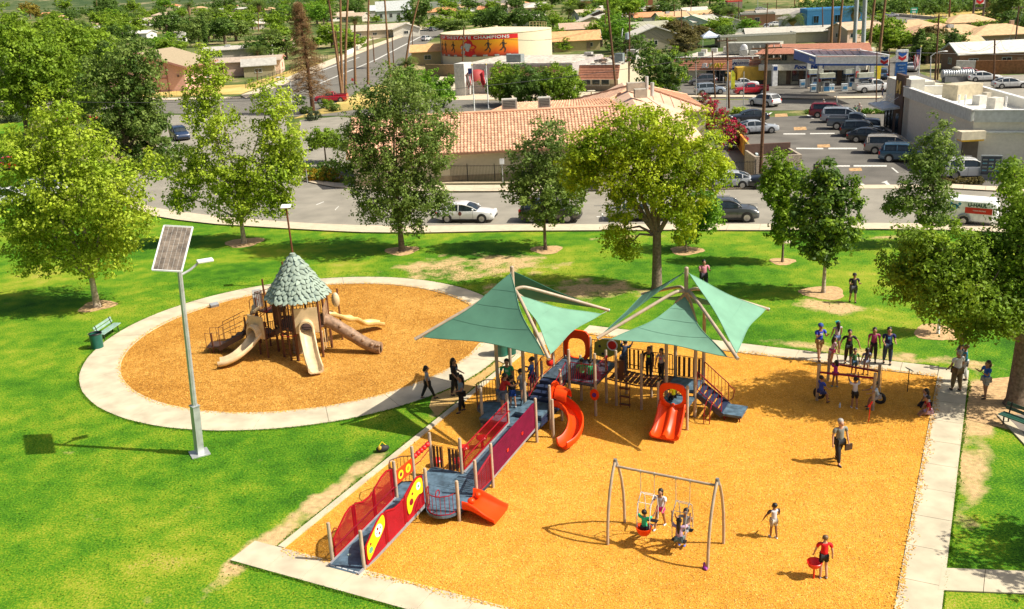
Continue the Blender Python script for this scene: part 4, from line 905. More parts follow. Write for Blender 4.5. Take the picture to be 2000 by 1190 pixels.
def person(px,z0=0,h=1.7,face=0,top=(.5,.5,.5),bot=(.02,.02,.03),hair='black',skin=0,label='',legs=None,armL=(8,8,20),armR=(8,8,20),lean=0,sleeve=.5,shorts=False,skirt=False,hairlen=0,cap=None,shoe=(.02,.02,.02),seat=None,loc=None,fat=1.0,group=None,glasses=False,logo=None,sl=None):
 """face: degrees, 0 looks away from the camera, 180 towards it. arm = (forward, outward, elbow bend)"""
 b=loc if loc is not None else G(px[0],px[1],z0)
 h*=1.03;T=empty('person',b,R(face),label,'person',group);k=h/1.75;kid=h<1.45
 legs=legs or((6,4),(-6,6))
 hw=.085*k*fat;hipz=.50*h;tl_,sh=.235*h,.25*h
 def leg(s,th,kn):
  th,kn=R(th),R(kn);hp=V3(s*hw,0,0);kne=hp+V3(s*.015*k,math.sin(th)*tl_,-math.cos(th)*tl_);a2=th-kn
  ank=kne+V3(s*.01*k,math.sin(a2)*sh,-math.cos(a2)*sh);return hp,kne,ank
 Ls=[leg(-1,*legs[0]),leg(1,*legs[1])]
 low=min(p[2].z for p in Ls)
 if seat is None:hipz=-low+.045*h
 else:hipz=seat
 H=V3(0,0,hipz);Ls=[[q+H for q in l]for l in Ls]
 ln=R(lean);up=V3(0,math.sin(ln),math.cos(ln))
 fat*=1.17;pel=H+V3(0,0,.01*h);waist=pel+up*.10*h;chest=pel+up*.21*h;neckb=pel+up*.305*h;nk=neckb+up*.03*h+V3(0,.01*k,0);hd=neckb+up*.06*h*.9+V3(0,.02*k,.055*h*(1.0 if not kid else 1.15))
 hr_=.066*h if not kid else.078*h*.95
 shw=.112*h*fat**.5
 def arm(s,fw,out,el):
  fw,out,el=R(fw),R(out),R(el);S=neckb+V3(s*shw,0,-.02*h)
  d1=V3(s*math.sin(out),math.sin(fw)*math.cos(out),-math.cos(fw)*math.cos(out));E=S+d1*.165*h
  f2=fw+el;d2=V3(s*math.sin(out)*.4-s*.12*(el>.8),math.sin(f2),-math.cos(f2)).normalized();Wd=E+d2*.145*h
  Hn=Wd+d2*.045*h;return S,E,Wd,Hn,d2
 As=[arm(-1,*armL),arm(1,*armR)]
 SK=SKINS[skin];r_=lambda x:x*k
 N=[(pel,-1,r_(.13)*fat,r_(.095)*fat),(waist,0,r_(.115)*fat,r_(.085)*fat),(chest,1,r_(.13)*fat,r_(.10)*fat),(neckb,2,r_(.06),r_(.055)),(nk,3,r_(.05),r_(.05)),(hd-V3(0,0,hr_*.45),4,hr_*.62,hr_*.7),(hd+V3(0,0,hr_*.25),5,hr_*.82,hr_*.95),(hd+V3(0,0,hr_*.85),6,hr_*.5,hr_*.55)]
 for s,(S,E,Wd,Hn,d2)in zip((-1,1),As):
  i=len(N);N+=[(S,3,r_(.052),r_(.052)),(E,i,r_(.045),r_(.045)),(Wd,i+1,r_(.031),r_(.031)),(Hn,i+2,r_(.038),r_(.023))]
  side=d2.cross(V3(0,0,1));side=side.normalized()if side.length>.1 else V3(1,0,0)
  for f,(o_,L)in enumerate(((-.024,.062),(-.008,.074),(.008,.070),(.024,.055))):
   q=Hn+side*o_*k+d2*.025*k;N.append((q,i+3,r_(.0085),r_(.0085)));N.append((q+d2*L*k*.6+V3(0,0,-.006),len(N)-1,r_(.0075),r_(.0075)))
  N.append((Hn-side*.04*k+d2*.0,i+3,r_(.010),r_(.010)));N.append((Hn-side*.055*k+d2*.03*k,len(N)-1,r_(.008),r_(.008)))
 for(hp,kne,ank)in Ls:
  i=len(N);N+=[(hp,0,r_(.082)*fat,r_(.082)*fat),(kne,i,r_(.062),r_(.062)),(kne.lerp(ank,.35),i+1,r_(.062),r_(.062)),(ank,i+2,r_(.042),r_(.042)),(ank+V3(0,.13*k,-.03*k),i+3,r_(.034),r_(.026))]
 skin_obj('body',N,SK,T)
 e=.016*k;TM=MC(top,.8);N=[(pel+V3(0,0,-.01*h),-1,r_(.142)*fat,r_(.108)*fat),(waist,0,r_(.128)*fat,r_(.10)*fat),(chest,1,r_(.142)*fat,r_(.112)*fat),(neckb-up*.012*h,2,r_(.078),r_(.07))]
 for(S,E,Wd,Hn,d2)in As:
  i=len(N);N.append((S,3,r_(.078),r_(.078)))
  if sleeve<=1:N.append((S.lerp(E,max(.12,sleeve*1.2)),i,r_(.070),r_(.070)))
  else:N+=[(E,i,r_(.052),r_(.052)),(E.lerp(Wd,.9),i+1,r_(.042),r_(.042))]
 o=skin_obj('shirt',N,TM,T)
 if sl is not None:
  for(S,E,Wd,Hn,d2)in As:
   mb=MB();mb.tube([S-d2*.0+(S-E).normalized()*.05,S,S.lerp(E,sleeve)],[r_(.05),r_(.078),r_(.066)],10);mb.build('sleeve',MC(sl,.8),T)
 if logo is not None:
  mb=MB();c=chest+V3(0,r_(.118),0);mb.box(c,(.13*k,.02*k,.10*k));mb.build('shirt_print',MC(logo,.8),T)
 BM=MC(bot,.8);N=[(pel+V3(0,0,-.015*h),-1,r_(.138)*fat,r_(.105)*fat)]
 for(hp,kne,ank)in Ls:
  i=len(N);N.append((hp,0,r_(.098)*fat,r_(.098)*fat))
  if shorts:N.append((hp.lerp(kne,.78 if shorts is True else shorts),i,r_(.082)*fat,r_(.082)*fat))
  else:N+=[(kne,i,r_(.078)*fat,r_(.078)*fat),(kne.lerp(ank,.9),i+1,r_(.060),r_(.060))]
 skin_obj('trousers' if not shorts else 'shorts',N,BM,T)
 for(hp,kne,ank)in Ls:
  mb=MB();mb.ell(ank+V3(0,.055*k,-.035*k),(.047*k,.125*k,.045*k),10,6);mb.build('shoe',MC(shoe,.6),T)
 HM=HAIRS[hair];mb=MB();hc=hd+V3(0,-.012*k,hr_*.22)
 mb.ell(hc+V3(0,-hr_*.30,hr_*.24),(hr_*.98,hr_*.98,hr_*.92),12,8)
 if hairlen:
  L=hairlen*h;mb.tube([hc+V3(0,-hr_*.5,hr_*.1),hc+V3(0,-hr_*.95,-hr_*.7),hc+V3(0,-hr_*1.1,-hr_*.7-L*.5)-up*0,hc+V3(0,-hr_*1.0,-hr_*.7-L)],[hr_*.75,hr_*.72,hr_*.62,hr_*.25],8)
 mb.build('hair',HM,T,ang=80)
 mb=MB();f0=hd+V3(0,hr_*.80,-hr_*.10)
 mb.ell(hd+V3(0,hr_*.28,-hr_*.15),(hr_*.74,hr_*.72,hr_*.92),12,8);mb.ell(hd+V3(0,hr_*1.02,-hr_*.18),(hr_*.12,hr_*.16,hr_*.18),6,5)
 for s in(-1,1):mb.ell(hd+V3(s*hr_*.86,0,-hr_*.15),(hr_*.12,hr_*.2,hr_*.26),6,5)
 hdo=mb.build('face',SK,T,ang=80)
 mb=MB()
 for s in(-1,1):mb.ell(hd+V3(s*hr_*.30,hr_*.93,hr_*.02),(hr_*.12,hr_*.06,hr_*.08),6,4)
 mb.build('eyes',DARK,T);mb=MB();mb.ell(hd+V3(0,hr_*.90,-hr_*.55),(hr_*.26,hr_*.07,hr_*.06),6,4);mb.build('mouth',MC((.30,.08,.06),.5),T)
 if cap is not None:
  mb=MB();mb.ell(hc+V3(0,-hr_*.02,hr_*.35),(hr_*1.06,hr_*1.1,hr_*.85),12,6);mb.box(hc+V3(0,hr_*1.25,hr_*.38),(hr_*1.2,hr_*.9,hr_*.1));mb.build('cap',MC(cap,.7),T,ang=60)
 T['hand']=0;del T['hand']
 T_hand=[Matrix.Rotation(R(face),3,'Z')@a[3]+b for a in As]
 return T,T_hand
BK=(.012,.012,.014);NV=(.02,.025,.06);JEAN=(.05,.09,.17);KH=(.34,.25,.14);WH=(.72,.72,.72)
walk=((22,5),(-18,12))
person((837,779),h=1.58,face=-75,top=(.30,.31,.36),bot=BK,hairlen=.06,legs=((-20,5),(24,6)),armL=(5,6,15),armR=(-12,6,20),label='woman in a grey tee and black leggings stepping off the ring path')
person((890,772),h=1.72,face=-110,top=BK,bot=BK,hairlen=.24,armL=(8,4,60),armR=(4,4,40),fat=1.15,sleeve=.8,label='woman in black with long dark hair holding something pink to her chest',logo=(.08,.14,.25))
_,hh=person((903,805),h=1.68,face=-70+180,top=(.16,.21,.28),bot=BK,hairlen=.28,armL=(10,5,80),armR=(0,8,30),fat=1.08,legs=((14,6),(-8,4)),label='woman in a blue grey tee with waist long hair stepping over the kerb')
zd=.70
person((982,806),zd,1.68,-60,(.50,.012,.010),(.09,.11,.15),label='man in a red tee leaning forward on the main deck',lean=18,armL=(35,5,60),armR=(45,5,50),shorts=True,fat=1.15,shoe=(.1,.1,.1))
person((1001,789),zd,1.72,175,(.01,.33,.12),(.03,.012,.012),label='man in a bright green tee facing the camera on the main deck',fat=1.15,logo=(.4,.65,.5),armL=(15,8,30),armR=(35,8,70),skin=0,loc=P(12.45,.35,zd))
person((1008,800),zd,1.32,15,BK,(.01,.06,.30),label='child in black with blue shorts on the main deck',shorts=True,lean=20,shoe=WH,loc=P(11.7,.95,zd))
person((1030,778),zd,1.35,60,(.42,.42,.43),(.30,.31,.33),label='child in a grey tee behind the canopy post on the main deck',shorts=True,lean=12,shoe=BK,loc=P(12.5,1.05,zd))
person((1043,775),zd,1.72,75,(.035,.12,.40),(.04,.05,.07),label='man in a blue tee and dark shorts looking at his hands on the main deck',shorts=True,armL=(30,8,75),armR=(30,8,75),shoe=WH,hair='black',loc=P(13.05,1.25,zd))
sitl=((80,75),(85,80))
person((1133,738),1.5,1.45,5,(.02,.38,.14),NV,label='seated child in green with a pale green cap behind the front rail',seat=.13,legs=((85,20),(88,25)),cap=(.35,.75,.5),loc=P(13.95,3.2,1.5))
person((1150,738),1.5,1.5,-10,(.02,.38,.14),NV,label='seated child in green with dark hair behind the front rail',seat=.13,legs=((85,20),(88,25)),loc=P(13.9,3.62,1.5))
person((1212,742),1.25,1.5,-30,(.03,.05,.10),(.06,.06,.08),label='boy in dark clothes with a white print leaning over the back rail',lean=25,armL=(120,10,30),armR=(110,10,40),loc=P(15.5,4.55,1.22),logo=WH)
person((1275,740),1.2,1.42,160,BK,BK,label='child in black with neon yellow pieces on the bridge',skin=2,hair='brown',logo=(.45,.75,.02),loc=P(15.4,5.75,1.2))
person((1303,735),1.2,1.38,150,(.35,.30,.32),(.02,.02,.02),label='girl with long black hair on the bridge beside the canopy post',hairlen=.25,logo=(.6,.06,.2),loc=P(15.4,6.3,1.2),skin=0)
person((1308,790),.98,1.1,20,(.72,.85,.01),BK,label='small child in a neon yellow shirt inside the double slide opening',seat=.25,legs=((60,70),(60,70)),loc=P(13.95,7.3,.98))
nrm_=V3(-ax.y,ax.x);fdeg=math.degrees(math.atan2(ax.y,ax.x))
person(None,h=1.25,face=fdeg,top=(.02,.55,.25),bot=BK,label='child in bright green sitting low in the orange bucket swing',seat=.02,legs=((80,20),(80,20)),armL=(110,35,40),armR=(110,35,40),loc=s1c-nrm_*.30+V3(0,0,.08),shoe=WH)
person((1290,1030),h=1.42,face=150,top=(.60,.58,.62),bot=(.85,.02,.25),hair='black',hairlen=.12,label='girl in a white tee and pink shorts pushing the orange swing',shorts=.5,legs=((-14,8),(28,10)),armL=(40,5,30),armR=(55,5,20),shoe=WH)
person(None,h=1.45,face=fdeg+6,top=(.45,.30,.42),bot=(.10,.16,.17),hair='black',hairlen=.24,label='girl with long black hair and a purple top on the grey swing',seat=.05,shorts=True,legs=((75,60),(75,60)),armL=(100,25,60),armR=(100,25,60),loc=s2c-nrm_*.36+V3(0,0,.02),shoe=(.5,.6,.7))
person(None,h=1.30,face=fdeg+180,top=(.30,.34,.36),bot=(.28,.32,.36),hair='black',label='child in grey facing the girl on the far side of the grey swing',seat=.05,shorts=True,legs=((75,70),(75,70)),armL=(90,25,60),armR=(90,25,60),loc=s2c+nrm_*.36+V3(0,0,.02),shoe=(.05,.12,.5))
person((1510,1051),h=1.22,face=12,top=(.55,.55,.57),sl=(.05,.03,.03),bot=(.42,.38,.32),hair='black',label='boy in a white tee with dark sleeves standing alone on the mulch',shorts=.75,armL=(15,35,10),armR=(20,20,30),shoe=WH,skin=2)
person((1607,1128),h=1.42,face=-8,top=(.72,.006,.008),bot=BK,hair='blond',label='boy in a bright red tee and black shorts next to the red spinner',shorts=.7,legs=((-4,4),(8,30)),armL=(10,18,15),armR=(0,14,10),shoe=(.25,.25,.25),skin=1)
_,hh=person((1637,905),h=1.76,face=195,top=(.20,.21,.18),bot=BK,hair='grey',label='grey haired man in a grey polo and black trousers walking with a dark case',legs=((-20,6),(18,6)),fat=1.12,skin=1,armL=(4,12,12),armR=(0,14,15))
mb=MB();q=hh[0];mb.box(V3(0,0,-.16),(.30,.06,.24),rz=.3);o=mb.build('case',MC((.05,.03,.02),.5),None,False);o.location=q;tag(o,'dark brown case hanging from the hand of the man in the grey polo','case')
z=.06
person((1599,702),z,1.74,190,(.02,.04,.42),(.30,.19,.07),cap=(.02,.06,.25),label='man in a blue cap, blue tee and tan shorts with folded arms',armL=(30,5,100),armR=(30,5,100),legs=((-12,4),(16,4)),shoe=(.02,.04,.12),logo=(.6,.6,.65),shorts=.95)
person((1633,690),z,1.55,10,(.45,.36,.40),(.10,.14,.30),cap=(.01,.45,.45),label='woman with a turquoise cap and long braid at the edge of the back path',hairlen=.2,shorts=.6,sleeve=.1)
person((1624,712),z,1.3,-80,(.55,.40,.45),(.45,.05,.2),label='girl with a ponytail in a pale pink top stooping on the back path',hairlen=.15,lean=10,shorts=.5)
person((1656,711),z,1.62,170,BK,BK,label='woman in a black tee holding her arms out over two children',armL=(10,40,10),armR=(10,35,10),logo=(.4,.1,.12),fat=1.1)
person((1667,733),0,1.22,175,(.05,.18,.06),(.03,.09,.18),label='child in a green tee and blue shorts in front of the woman in black',shorts=.8,shoe=WH)
person((1690,733),0,1.25,5,(.16,.18,.28),(.28,.32,.42),label='girl with a long black ponytail and blue grey shorts seen from behind',hairlen=.3,shorts=.6)
person((1704,707),z,1.62,165,(.36,.04,.15),BK,label='woman in a magenta top and black leggings on the back path',hairlen=.15,fat=1.05)
person((1732,711),z,1.72,170,(.012,.015,.10),(.015,.03,.06),label='woman in dark blue holding a light blue cloth on the back path',hairlen=.1,fat=1.2,armL=(20,6,70),armR=(20,6,60),logo=(.10,.40,.75))
person((1630,756),0,1.2,20,(.55,.03,.30),(.35,.04,.2),label='girl in a bright pink top under the overhead rail',shorts=.4,armL=(150,10,5),armR=(150,10,5),hairlen=.1,shoe=(.05,.3,.3))
person((1607,792),0,1.35,-70,(.02,.06,.42),(.02,.03,.14),label='boy in royal blue sitting on the left tyre',seat=.62,shorts=True,legs=((70,55),(60,60)),armL=(30,10,30),armR=(30,10,30),loc=G(1602,790))
person((1668,798),0,1.32,0,(.60,.60,.64),BK,label='boy in a white tee and black shorts with a neon stripe reaching up',shorts=.85,armL=(120,8,20),armR=(130,8,20),shoe=WH,lean=6)
person((1710,797),0,1.32,95,(.45,.60,.75),(.32,.32,.34),label='child in a white and blue shirt sitting on the right tyre',seat=.62,shorts=True,legs=((60,40),(70,60)),lean=18,armL=(50,5,40),armR=(50,5,40),loc=G(1712,800),shoe=BK)
person((1813,796),0,1.3,80,(.55,.55,.66),BK,label='child in a white top with black hair sitting on the path edge',seat=.2,legs=((75,70),(85,60)),lean=20,hairlen=.12)
person((1815,812),0,1.35,85,(.36,.005,.02),(.6,.4,.5),label='boy in a dark red shirt and striped shorts sitting on the path edge',seat=.2,shorts=True,legs=((80,40),(85,50)),lean=16)
person((1866,763),z,1.78,15,WH,(.17,.12,.055),hair='grey',label='bald man in a white shirt and brown trousers on the path corner',fat=1.2,skin=0,armL=(10,8,30))
person((1880,745),z,1.66,60,(.01,.16,.24),(.50,.52,.52),hair='blond',label='woman in a teal sleeveless top and pale trousers beside the bald man',sleeve=.1,fat=1.1)
person((1873,722),0,1.62,70,BK,(.1,.12,.15),label='woman in a black tee with brown hair behind the bald man',hair='brown',hairlen=.12)
person((1922,778),0,1.64,100,(.02,.12,.45),(.36,.36,.33),hair='brown',hairlen=.1,label='woman in a bright blue top and pale shorts with folded arms on the bare soil',armL=(30,6,95),armR=(30,6,95),shorts=.75,fat=1.08)
person((1374,568),0,1.78,185,(.65,.24,.30),(.03,.03,.04),label='man in a pink shirt looking at his hands on the lawn behind the canopies',armL=(30,8,85),armR=(30,8,85),fat=1.3,skin=0)
person((1665,591),0,1.62,178,BK,(.05,.05,.06),cap=BK,label='man in a black tee and grey shorts on the bare patch of lawn',armL=(25,8,85),armR=(25,8,85),shorts=.95,fat=1.25,lean=4)
person((1607,224),0,1.8,-30,WH,BK,hair='grey',label='man in a white shirt behind the dark red minivan',fat=1.15,skin=1)
person((1669,231),0,1.5,150,(.05,.30,.12),(.35,.4,.38),label='person in a green top walking past the silver minivans',cap=(.2,.2,.2))
person((1677,230),0,1.7,150,(.60,.48,.45),(.2,.2,.2),hair='grey',label='person in a pale pink shirt walking past the silver minivans')
person((1723,188),0,1.7,90,(.15,.2,.22),NV,label='person in dark blue at the corner of the fast food tower')
person((1662,172),0,1.7,60,BK,BK,label='person in black beside the dark car at the pumps')
LB=G(390,886);T=empty('solar_street_lamp',LB,0,'tall galvanised solar lamp with a big tilted panel standing on the near lawn','solar lamp')
tip=V3(*(G(350,524,8.0)-LB));tip.z=8.0
tilt=tip*(1/8.0)
def L_(z,x=0,y=0):return tilt*z+V3(x,y,0)
M2=Matrix.Rotation(R(-20),3,'Z')
mb=MB();mb.tube([L_(0),L_(2.15)],.20,4);mb.tube([L_(2.15),L_(2.19)],.235,4);mb.build('base_column',STEEL,T,False)
mb=MB();mb.box((0,0,.02),(.75,.75,.04),rz=.5);mb.build('base_plate',STEEL,T,False)
mb=MB();mb.tube([L_(2.15),L_(8.0)],[.12,.095],8);mb.build('pole',STEEL,T,ang=30)
pc=L_(8.55,.0,0);
pn=V3(.10,-.62,.78).normalized();px_=V3(1,.05,-.16);px_=(px_-pn*px_.dot(pn)).normalized();py_=pn.cross(px_)
PW,PH=1.10,2.12;pc=L_(8.80,-.16,.0)
MP=Matrix((px_,py_,pn)).transposed()
mb=MB();mb.box(pc,(PW,PH,.04),ax=MP);pan=mb.build('solar_panel',mat('panel_backing',(.55,.55,.52),.5),T,False)
CELL=mat('dusty_solar_cell',(.20,.16,.12),.25,var=.45,scale=3.5,spec=.9)
for i in range(6):
 for j in range(12):
  mb=MB();mb.box(pc+px_*((i-2.5)*PW*.94/6)+py_*((j-5.5)*PH*.96/12)+pn*.024,(PW*.94/6-.012,PH*.96/12-.010,.008),ax=MP);mb.build('cell',CELL,pan,False)
mb=MB()
for a,b in(((-1,-1),(1,-1)),((1,-1),(1,1)),((1,1),(-1,1)),((-1,1),(-1,-1))):
 mb.beam(pc+px_*a[0]*PW/2+py_*a[1]*PH/2+pn*.01,pc+px_*b[0]*PW/2+py_*b[1]*PH/2+pn*.01,.045,.05)
mb.build('frame',WHITE,pan,False)
mb=MB();mb.tube([L_(7.8),L_(8.1,-.05,.1),pc-pn*.05],.06,8);mb.build('bracket',STEEL,T)
mb=MB();mb.tube([L_(7.7),L_(7.85,.35,.25),L_(8.05,.62,.4)],.05,8);mb.build('lamp_arm',STEEL,T)
mb=MB();lc=L_(8.10,.85,.55);mb.box(lc,(.62,.34,.12),rz=.45);lh=mb.build('lamp_head',WHITE,T,False);bv=lh.modifiers.new('b','BEVEL');bv.width=.04;bv.segments=2
b=G(584,560);b=G(581,560);T=empty('small_solar_light',b,0,'thin brown pole topped by a small white solar plate behind the leaf roof','solar lamp')
hh_=HT(b,404);mb=MB();mb.tube([V3(0,0,0),V3(-.1,0,hh_)],.06,8);mb.build('pole',BROWNM,T);mb=MB();mb.box((-.1,0,hh_+.03),(.6,.5,.04),ax=Matrix.Rotation(.25,3,'X'));mb.build('solar_plate',WHITE,T,False)
def bench(px,py,rz,label,colr):
 T=empty('park_bench',G(px,py),rz,label,'bench');m_=mat('bench_metal',colr,.35,metal=.1)
 for k in range(3):
  mb=MB();mb.box((0,.05+k*.15,.45),(1.9,.125,.04));mb.build('seat_slat',m_,T,False)
 for k in range(2):
  mb=MB();mb.box((0,.50+k*.05,.62+k*.17),(1.9,.03,.13),ax=Matrix.Rotation(-.25,3,'X'));mb.build('back_slat',m_,T,False)
 for x in(-.75,.75):
  mb=MB();mb.tube([V3(x,.1,0),V3(x,.1,.43),V3(x,.42,.43),V3(x,.56,.9)],.03,6);mb.tube([V3(x,.42,.43),V3(x,.45,0)],.03,6);mb.build('leg',DARK,T)
bench(222,657,math.atan2((G(243,630)-G(188,668)).y,(G(243,630)-G(188,668)).x),'pale green metal bench at the left edge of the ring path',(.28,.42,.36))
bench(1990,845,R(-60),'dark green bench on the wet looking pad at the right border',(.03,.10,.07))
def bin_(px,py,z,r,h,label):
 T=empty('litter_bin',G(px,py,z),0,label,'litter bin');m_=MC((.008,.10,.07),.35)
 mb=MB();mb.tube([V3(0,0,0),V3(0,0,h)],[r*.96,r],20,cap=False);mb.tube([V3(0,0,0),V3(0,0,.03)],r*.96,20);mb.build('body',m_,T)
 mb=MB();mb.tube([V3(math.cos(a)*r,math.sin(a)*r,h)for a in[i*math.pi/10 for i in range(21)]],.03,6);mb.build('rim',DARK,T)
 mb=MB();mb.cyl((0,0,h-.12),r*.95,.02,20);mb.build('liner',DARK,T)
bin_(191,680,.0,.33,.85,'dark green open bin beside the pale green bench')
bin_(980,693,.06,.33,.95,'left one of the two green bins on the link path behind the canopy posts')
bin_(997,690,.06,.30,.95,'right one of the two green bins on the link path behind the canopy posts')
T=empty('bag',G(748,882),.3,'black and yellow bag lying on the grass near the kerb','bag')
mb=MB();mb.ell((0,0,.14),(.28,.16,.16));mb.build('body',MC((.02,.02,.02),.7),T);mb=MB();mb.tube([V3(-.16,0,.24),V3(0,.05,.42),V3(.16,0,.24)],.02,6);mb.build('handle',YELLOW,T)
mb=MB();mb.ell((-.12,-.05,.2),(.10,.1,.1));mb.build('yellow_pocket',MC((.5,.35,.03),.7),T)
T=empty('utility_box',G(419,600),.6,'small grey box on the ring path behind the stairs of the playhouse','box');mb=MB();mb.box((0,0,.13),(.5,.3,.2),ax=Matrix.Rotation(.35,3,'X'));mb.build('box',MC((.25,.26,.27),.6),T,False)
T=empty('lost_shoe',G(1377,1113),.3,'small purple toy lying at the foot of the near right swing leg','toy');mb=MB();mb.ell((0,0,.06),(.07,.12,.06));mb.ell((.0,.05,.15),(.05,.05,.1));mb.build('body',MC((.25,.03,.25),.5),T)
T=empty('bottle',G(1640,797),0,'pale drinking bottle standing on the mulch under the overhead rail','bottle');
mb=MB();mb.tube([V3(0,0,0),V3(0,0,.17),V3(0,0,.2),V3(0,0,.24)],[.04,.04,.02,.02],8);mb.build('bottle',MC((.5,.6,.7),.2),T)
T=empty('valve_cover',G(1540,473),0,'flat grey utility cover in the lawn beside the sidewalk','cover');mb=MB();mb.box((0,0,.015),(.6,.6,.03),rz=.2);mb.build('lid',WALK,T,False)
LAMPR=mat('red_lamp_lens',(.45,.01,.01),.2);LAMPW=mat('clear_lamp_lens',(.75,.75,.72),.1,spec=.9);RIM=mat('alloy_rim',(.42,.42,.42),.3,metal=.7);CHROME=mat('chrome',(.6,.6,.6),.15,metal=1)
_paint={}
def paint(rgb):
 k=tuple(rgb)
 if k not in _paint:_paint[k]=mat('car_paint_%d'%len(_paint),rgb,.28,var=.04,scale=1,coat=.8,spec=.6)
 return _paint[k]
KINDS=dict(sedan=dict(L=4.75,W=1.84,H=1.50,hood=.94,belt=.98,trunk=1.02,xw=1.02,xf=.20,xr=-1.12,xb=-2.0,r=.33,wx=(1.42,-1.38)),suv=dict(L=4.6,W=1.86,H=1.70,hood=1.08,belt=1.12,trunk=1.12,xw=1.02,xf=.42,xr=-1.80,xb=-2.12,r=.36,wx=(1.38,-1.32)),minivan=dict(L=5.05,W=1.95,H=1.76,hood=1.05,belt=1.10,trunk=1.12,xw=1.45,xf=.62,xr=-2.20,xb=-2.42,r=.34,wx=(1.55,-1.45)),pickup=dict(L=5.7,W=1.95,H=1.85,hood=1.22,belt=1.25,trunk=1.22,xw=1.20,xf=.62,xr=-.55,xb=-.75,r=.40,wx=(1.85,-1.75)))
_vehm={}
def vehicle(px,py,rz,kind,rgb,label,group='cars parked and driving in the streets',z=.02,rear=False,sc=1.0,loc=None):
 """px,py: ground point under the middle of the vehicle; rz world angle of its nose"""
 K=KINDS[kind];L,Wd,H=K['L'],K['W'],K['H'];hw=Wd/2;x1,x0=L/2,-L/2;g=.20
 T=empty('parked_car' if kind!='pickup' else 'pickup_truck',(loc if loc is not None else G(px,py))+V3(0,0,z),rz,label,'car' if kind!='pickup' else 'pickup truck',group);T.scale=(sc,)*3
 PM=paint(rgb);key=kind
 if key not in _vehm:
  D={};parts=[]
  def reg(name,mb,slot,sub=None,ang=38,bev=0):parts.append((name,mb,slot,sub,ang,bev))
  belt,hood,trunk=K['belt'],K['hood'],K['trunk']
  if kind=='pickup':st=[(x1,.78,.80,.42),(x1-.07,1.02,.90,.34),(x1-.35,1.15,.97,.30),(K['xw'],hood+.02,1,.28),(0,belt,1,.28),(K['xb'],belt,1,.28),(-1.6,belt,1,.30),(x0+.15,belt,.99,.36),(x0,belt-.03,.97,.44)]
  else:st=[(x1,.62,.74,.34),(x1-.06,.76,.86,.26),(x1-.30,hood-.14,.95,.22),(x1-.75,hood-.05,.99,g),(K['xw'],hood,1,g),(.2,belt,1,g),(-.9,belt+.01,1,g),(K['xb']+.1 if kind=='sedan' else-1.7,trunk,.99,g),(x0+.28,trunk-.02 if kind=='sedan' else trunk,.96,.26),(x0+.06,trunk-.12,.90,.30),(x0,trunk-.32,.82,.38)]
  rings=[]
  for(x,zt,wf,zb)in st:
   w=hw*wf;hgt=zt-zb
   rings.append([V3(x,y,z_)for y,z_ in((-w*.82,zb),(-w*.97,zb+.10*hgt),(-w,zb+.38*hgt),(-w*.985,zb+.70*hgt),(-w*.93,zb+.93*hgt),(-w*.78,zt+.0),(-w*.4,zt+.025),(w*.4,zt+.025),(w*.78,zt),(w*.93,zb+.93*hgt),(w*.985,zb+.70*hgt),(w,zb+.38*hgt),(w*.97,zb+.10*hgt),(w*.82,zb))])
  mb=MB();mb.loft(rings);reg('body',mb,'P',ang=50)
  xw,xf,xr,xb=K['xw'],K['xf'],K['xr'],K['xb'];w0,w1=hw*.93,hw*.74
  def pf(x,tp,bt,wb_,wt):return[V3(x,-wb_,bt),V3(x,-(wb_*.45+wt*.55),bt+(tp-bt)*.52),V3(x,-wt,tp-.085*min(1,(tp-bt)*3)),V3(x,-wt*.72,tp-.012),V3(x,0,tp+.012),V3(x,wt*.72,tp-.012),V3(x,wt,tp-.085*min(1,(tp-bt)*3)),V3(x,wb_*.45+wt*.55,bt+(tp-bt)*.52),V3(x,wb_,bt)]
  hd_,tk=hood+.015,trunk+.01;e_=.02
  ST=[pf(xw,hd_+e_,hd_-.03,w0*.90,w0*.86),pf(xw+(xf-xw)*.5,hd_+(H-hd_)*.60,belt-.02,w0*.97,w0*.86),pf(xf,H-.09,belt-.02,w0,w1*1.04),pf(xf-.30,H-.02,belt-.02,w0,w1),pf((xf+xr)/2,H,belt-.02,w0,w1),pf(xr+.15,H-.03,belt-.02,w0,w1*.98),pf(xr,H-.07,belt-.02,w0*.99,w1*1.0),pf(xr+(xb-xr)*.55,tk+(H-tk)*.52,tk-.03,w0*.97,w1*1.08),pf(xb,tk+e_,tk-.03,w0*.92,w0*.84)]
  def piece(name,rows,cols,slot):
   mb=MB()
   for a in rows:
    A_,B_=ST[a],ST[a+1]
    for c in cols:mb.add([A_[c],A_[c+1],B_[c+1],B_[c]],[(3,2,1,0)])
   reg(name,mb,slot,None,60)
  piece('windshield',(0,1),(2,3,4,5),'G');piece('rear_window',(6,7),(2,3,4,5),'G');piece('roof',(2,3,4,5),(2,3,4,5),'P')
  cut=[(0,1,2,3),(4,5,6,7)]if kind!='minivan' else[(0,1,2),(3,4),(5,6,7)]
  if kind=='pickup':cut=[(0,1,2,3,4,5,6,7)]
  for cs in((0,1),(6,7)):
   for rws in cut:piece('side_window',rws,cs,'G')
  for sd in(2,6):
   mb=MB();mb.tube([s_[sd]+V3(0,0,.012)for s_ in ST],.038,6);reg('roof_side',mb,'P',None,70)
  for q in([4]if kind in('sedan','suv')else[3,5]if kind=='minivan' else[]):
   for cs in((0,1,2),(8,7,6)):
    mb=MB();mb.tube([ST[q][c]for c in cs],.04,6);reg('pillar',mb,'P')
  for cs in((0,1,2),(8,7,6)):
   mb=MB();mb.tube([ST[6][c].lerp(ST[7][c],.5 if kind=='sedan' else.1)for c in cs],.07,6);reg('pillar',mb,'P')
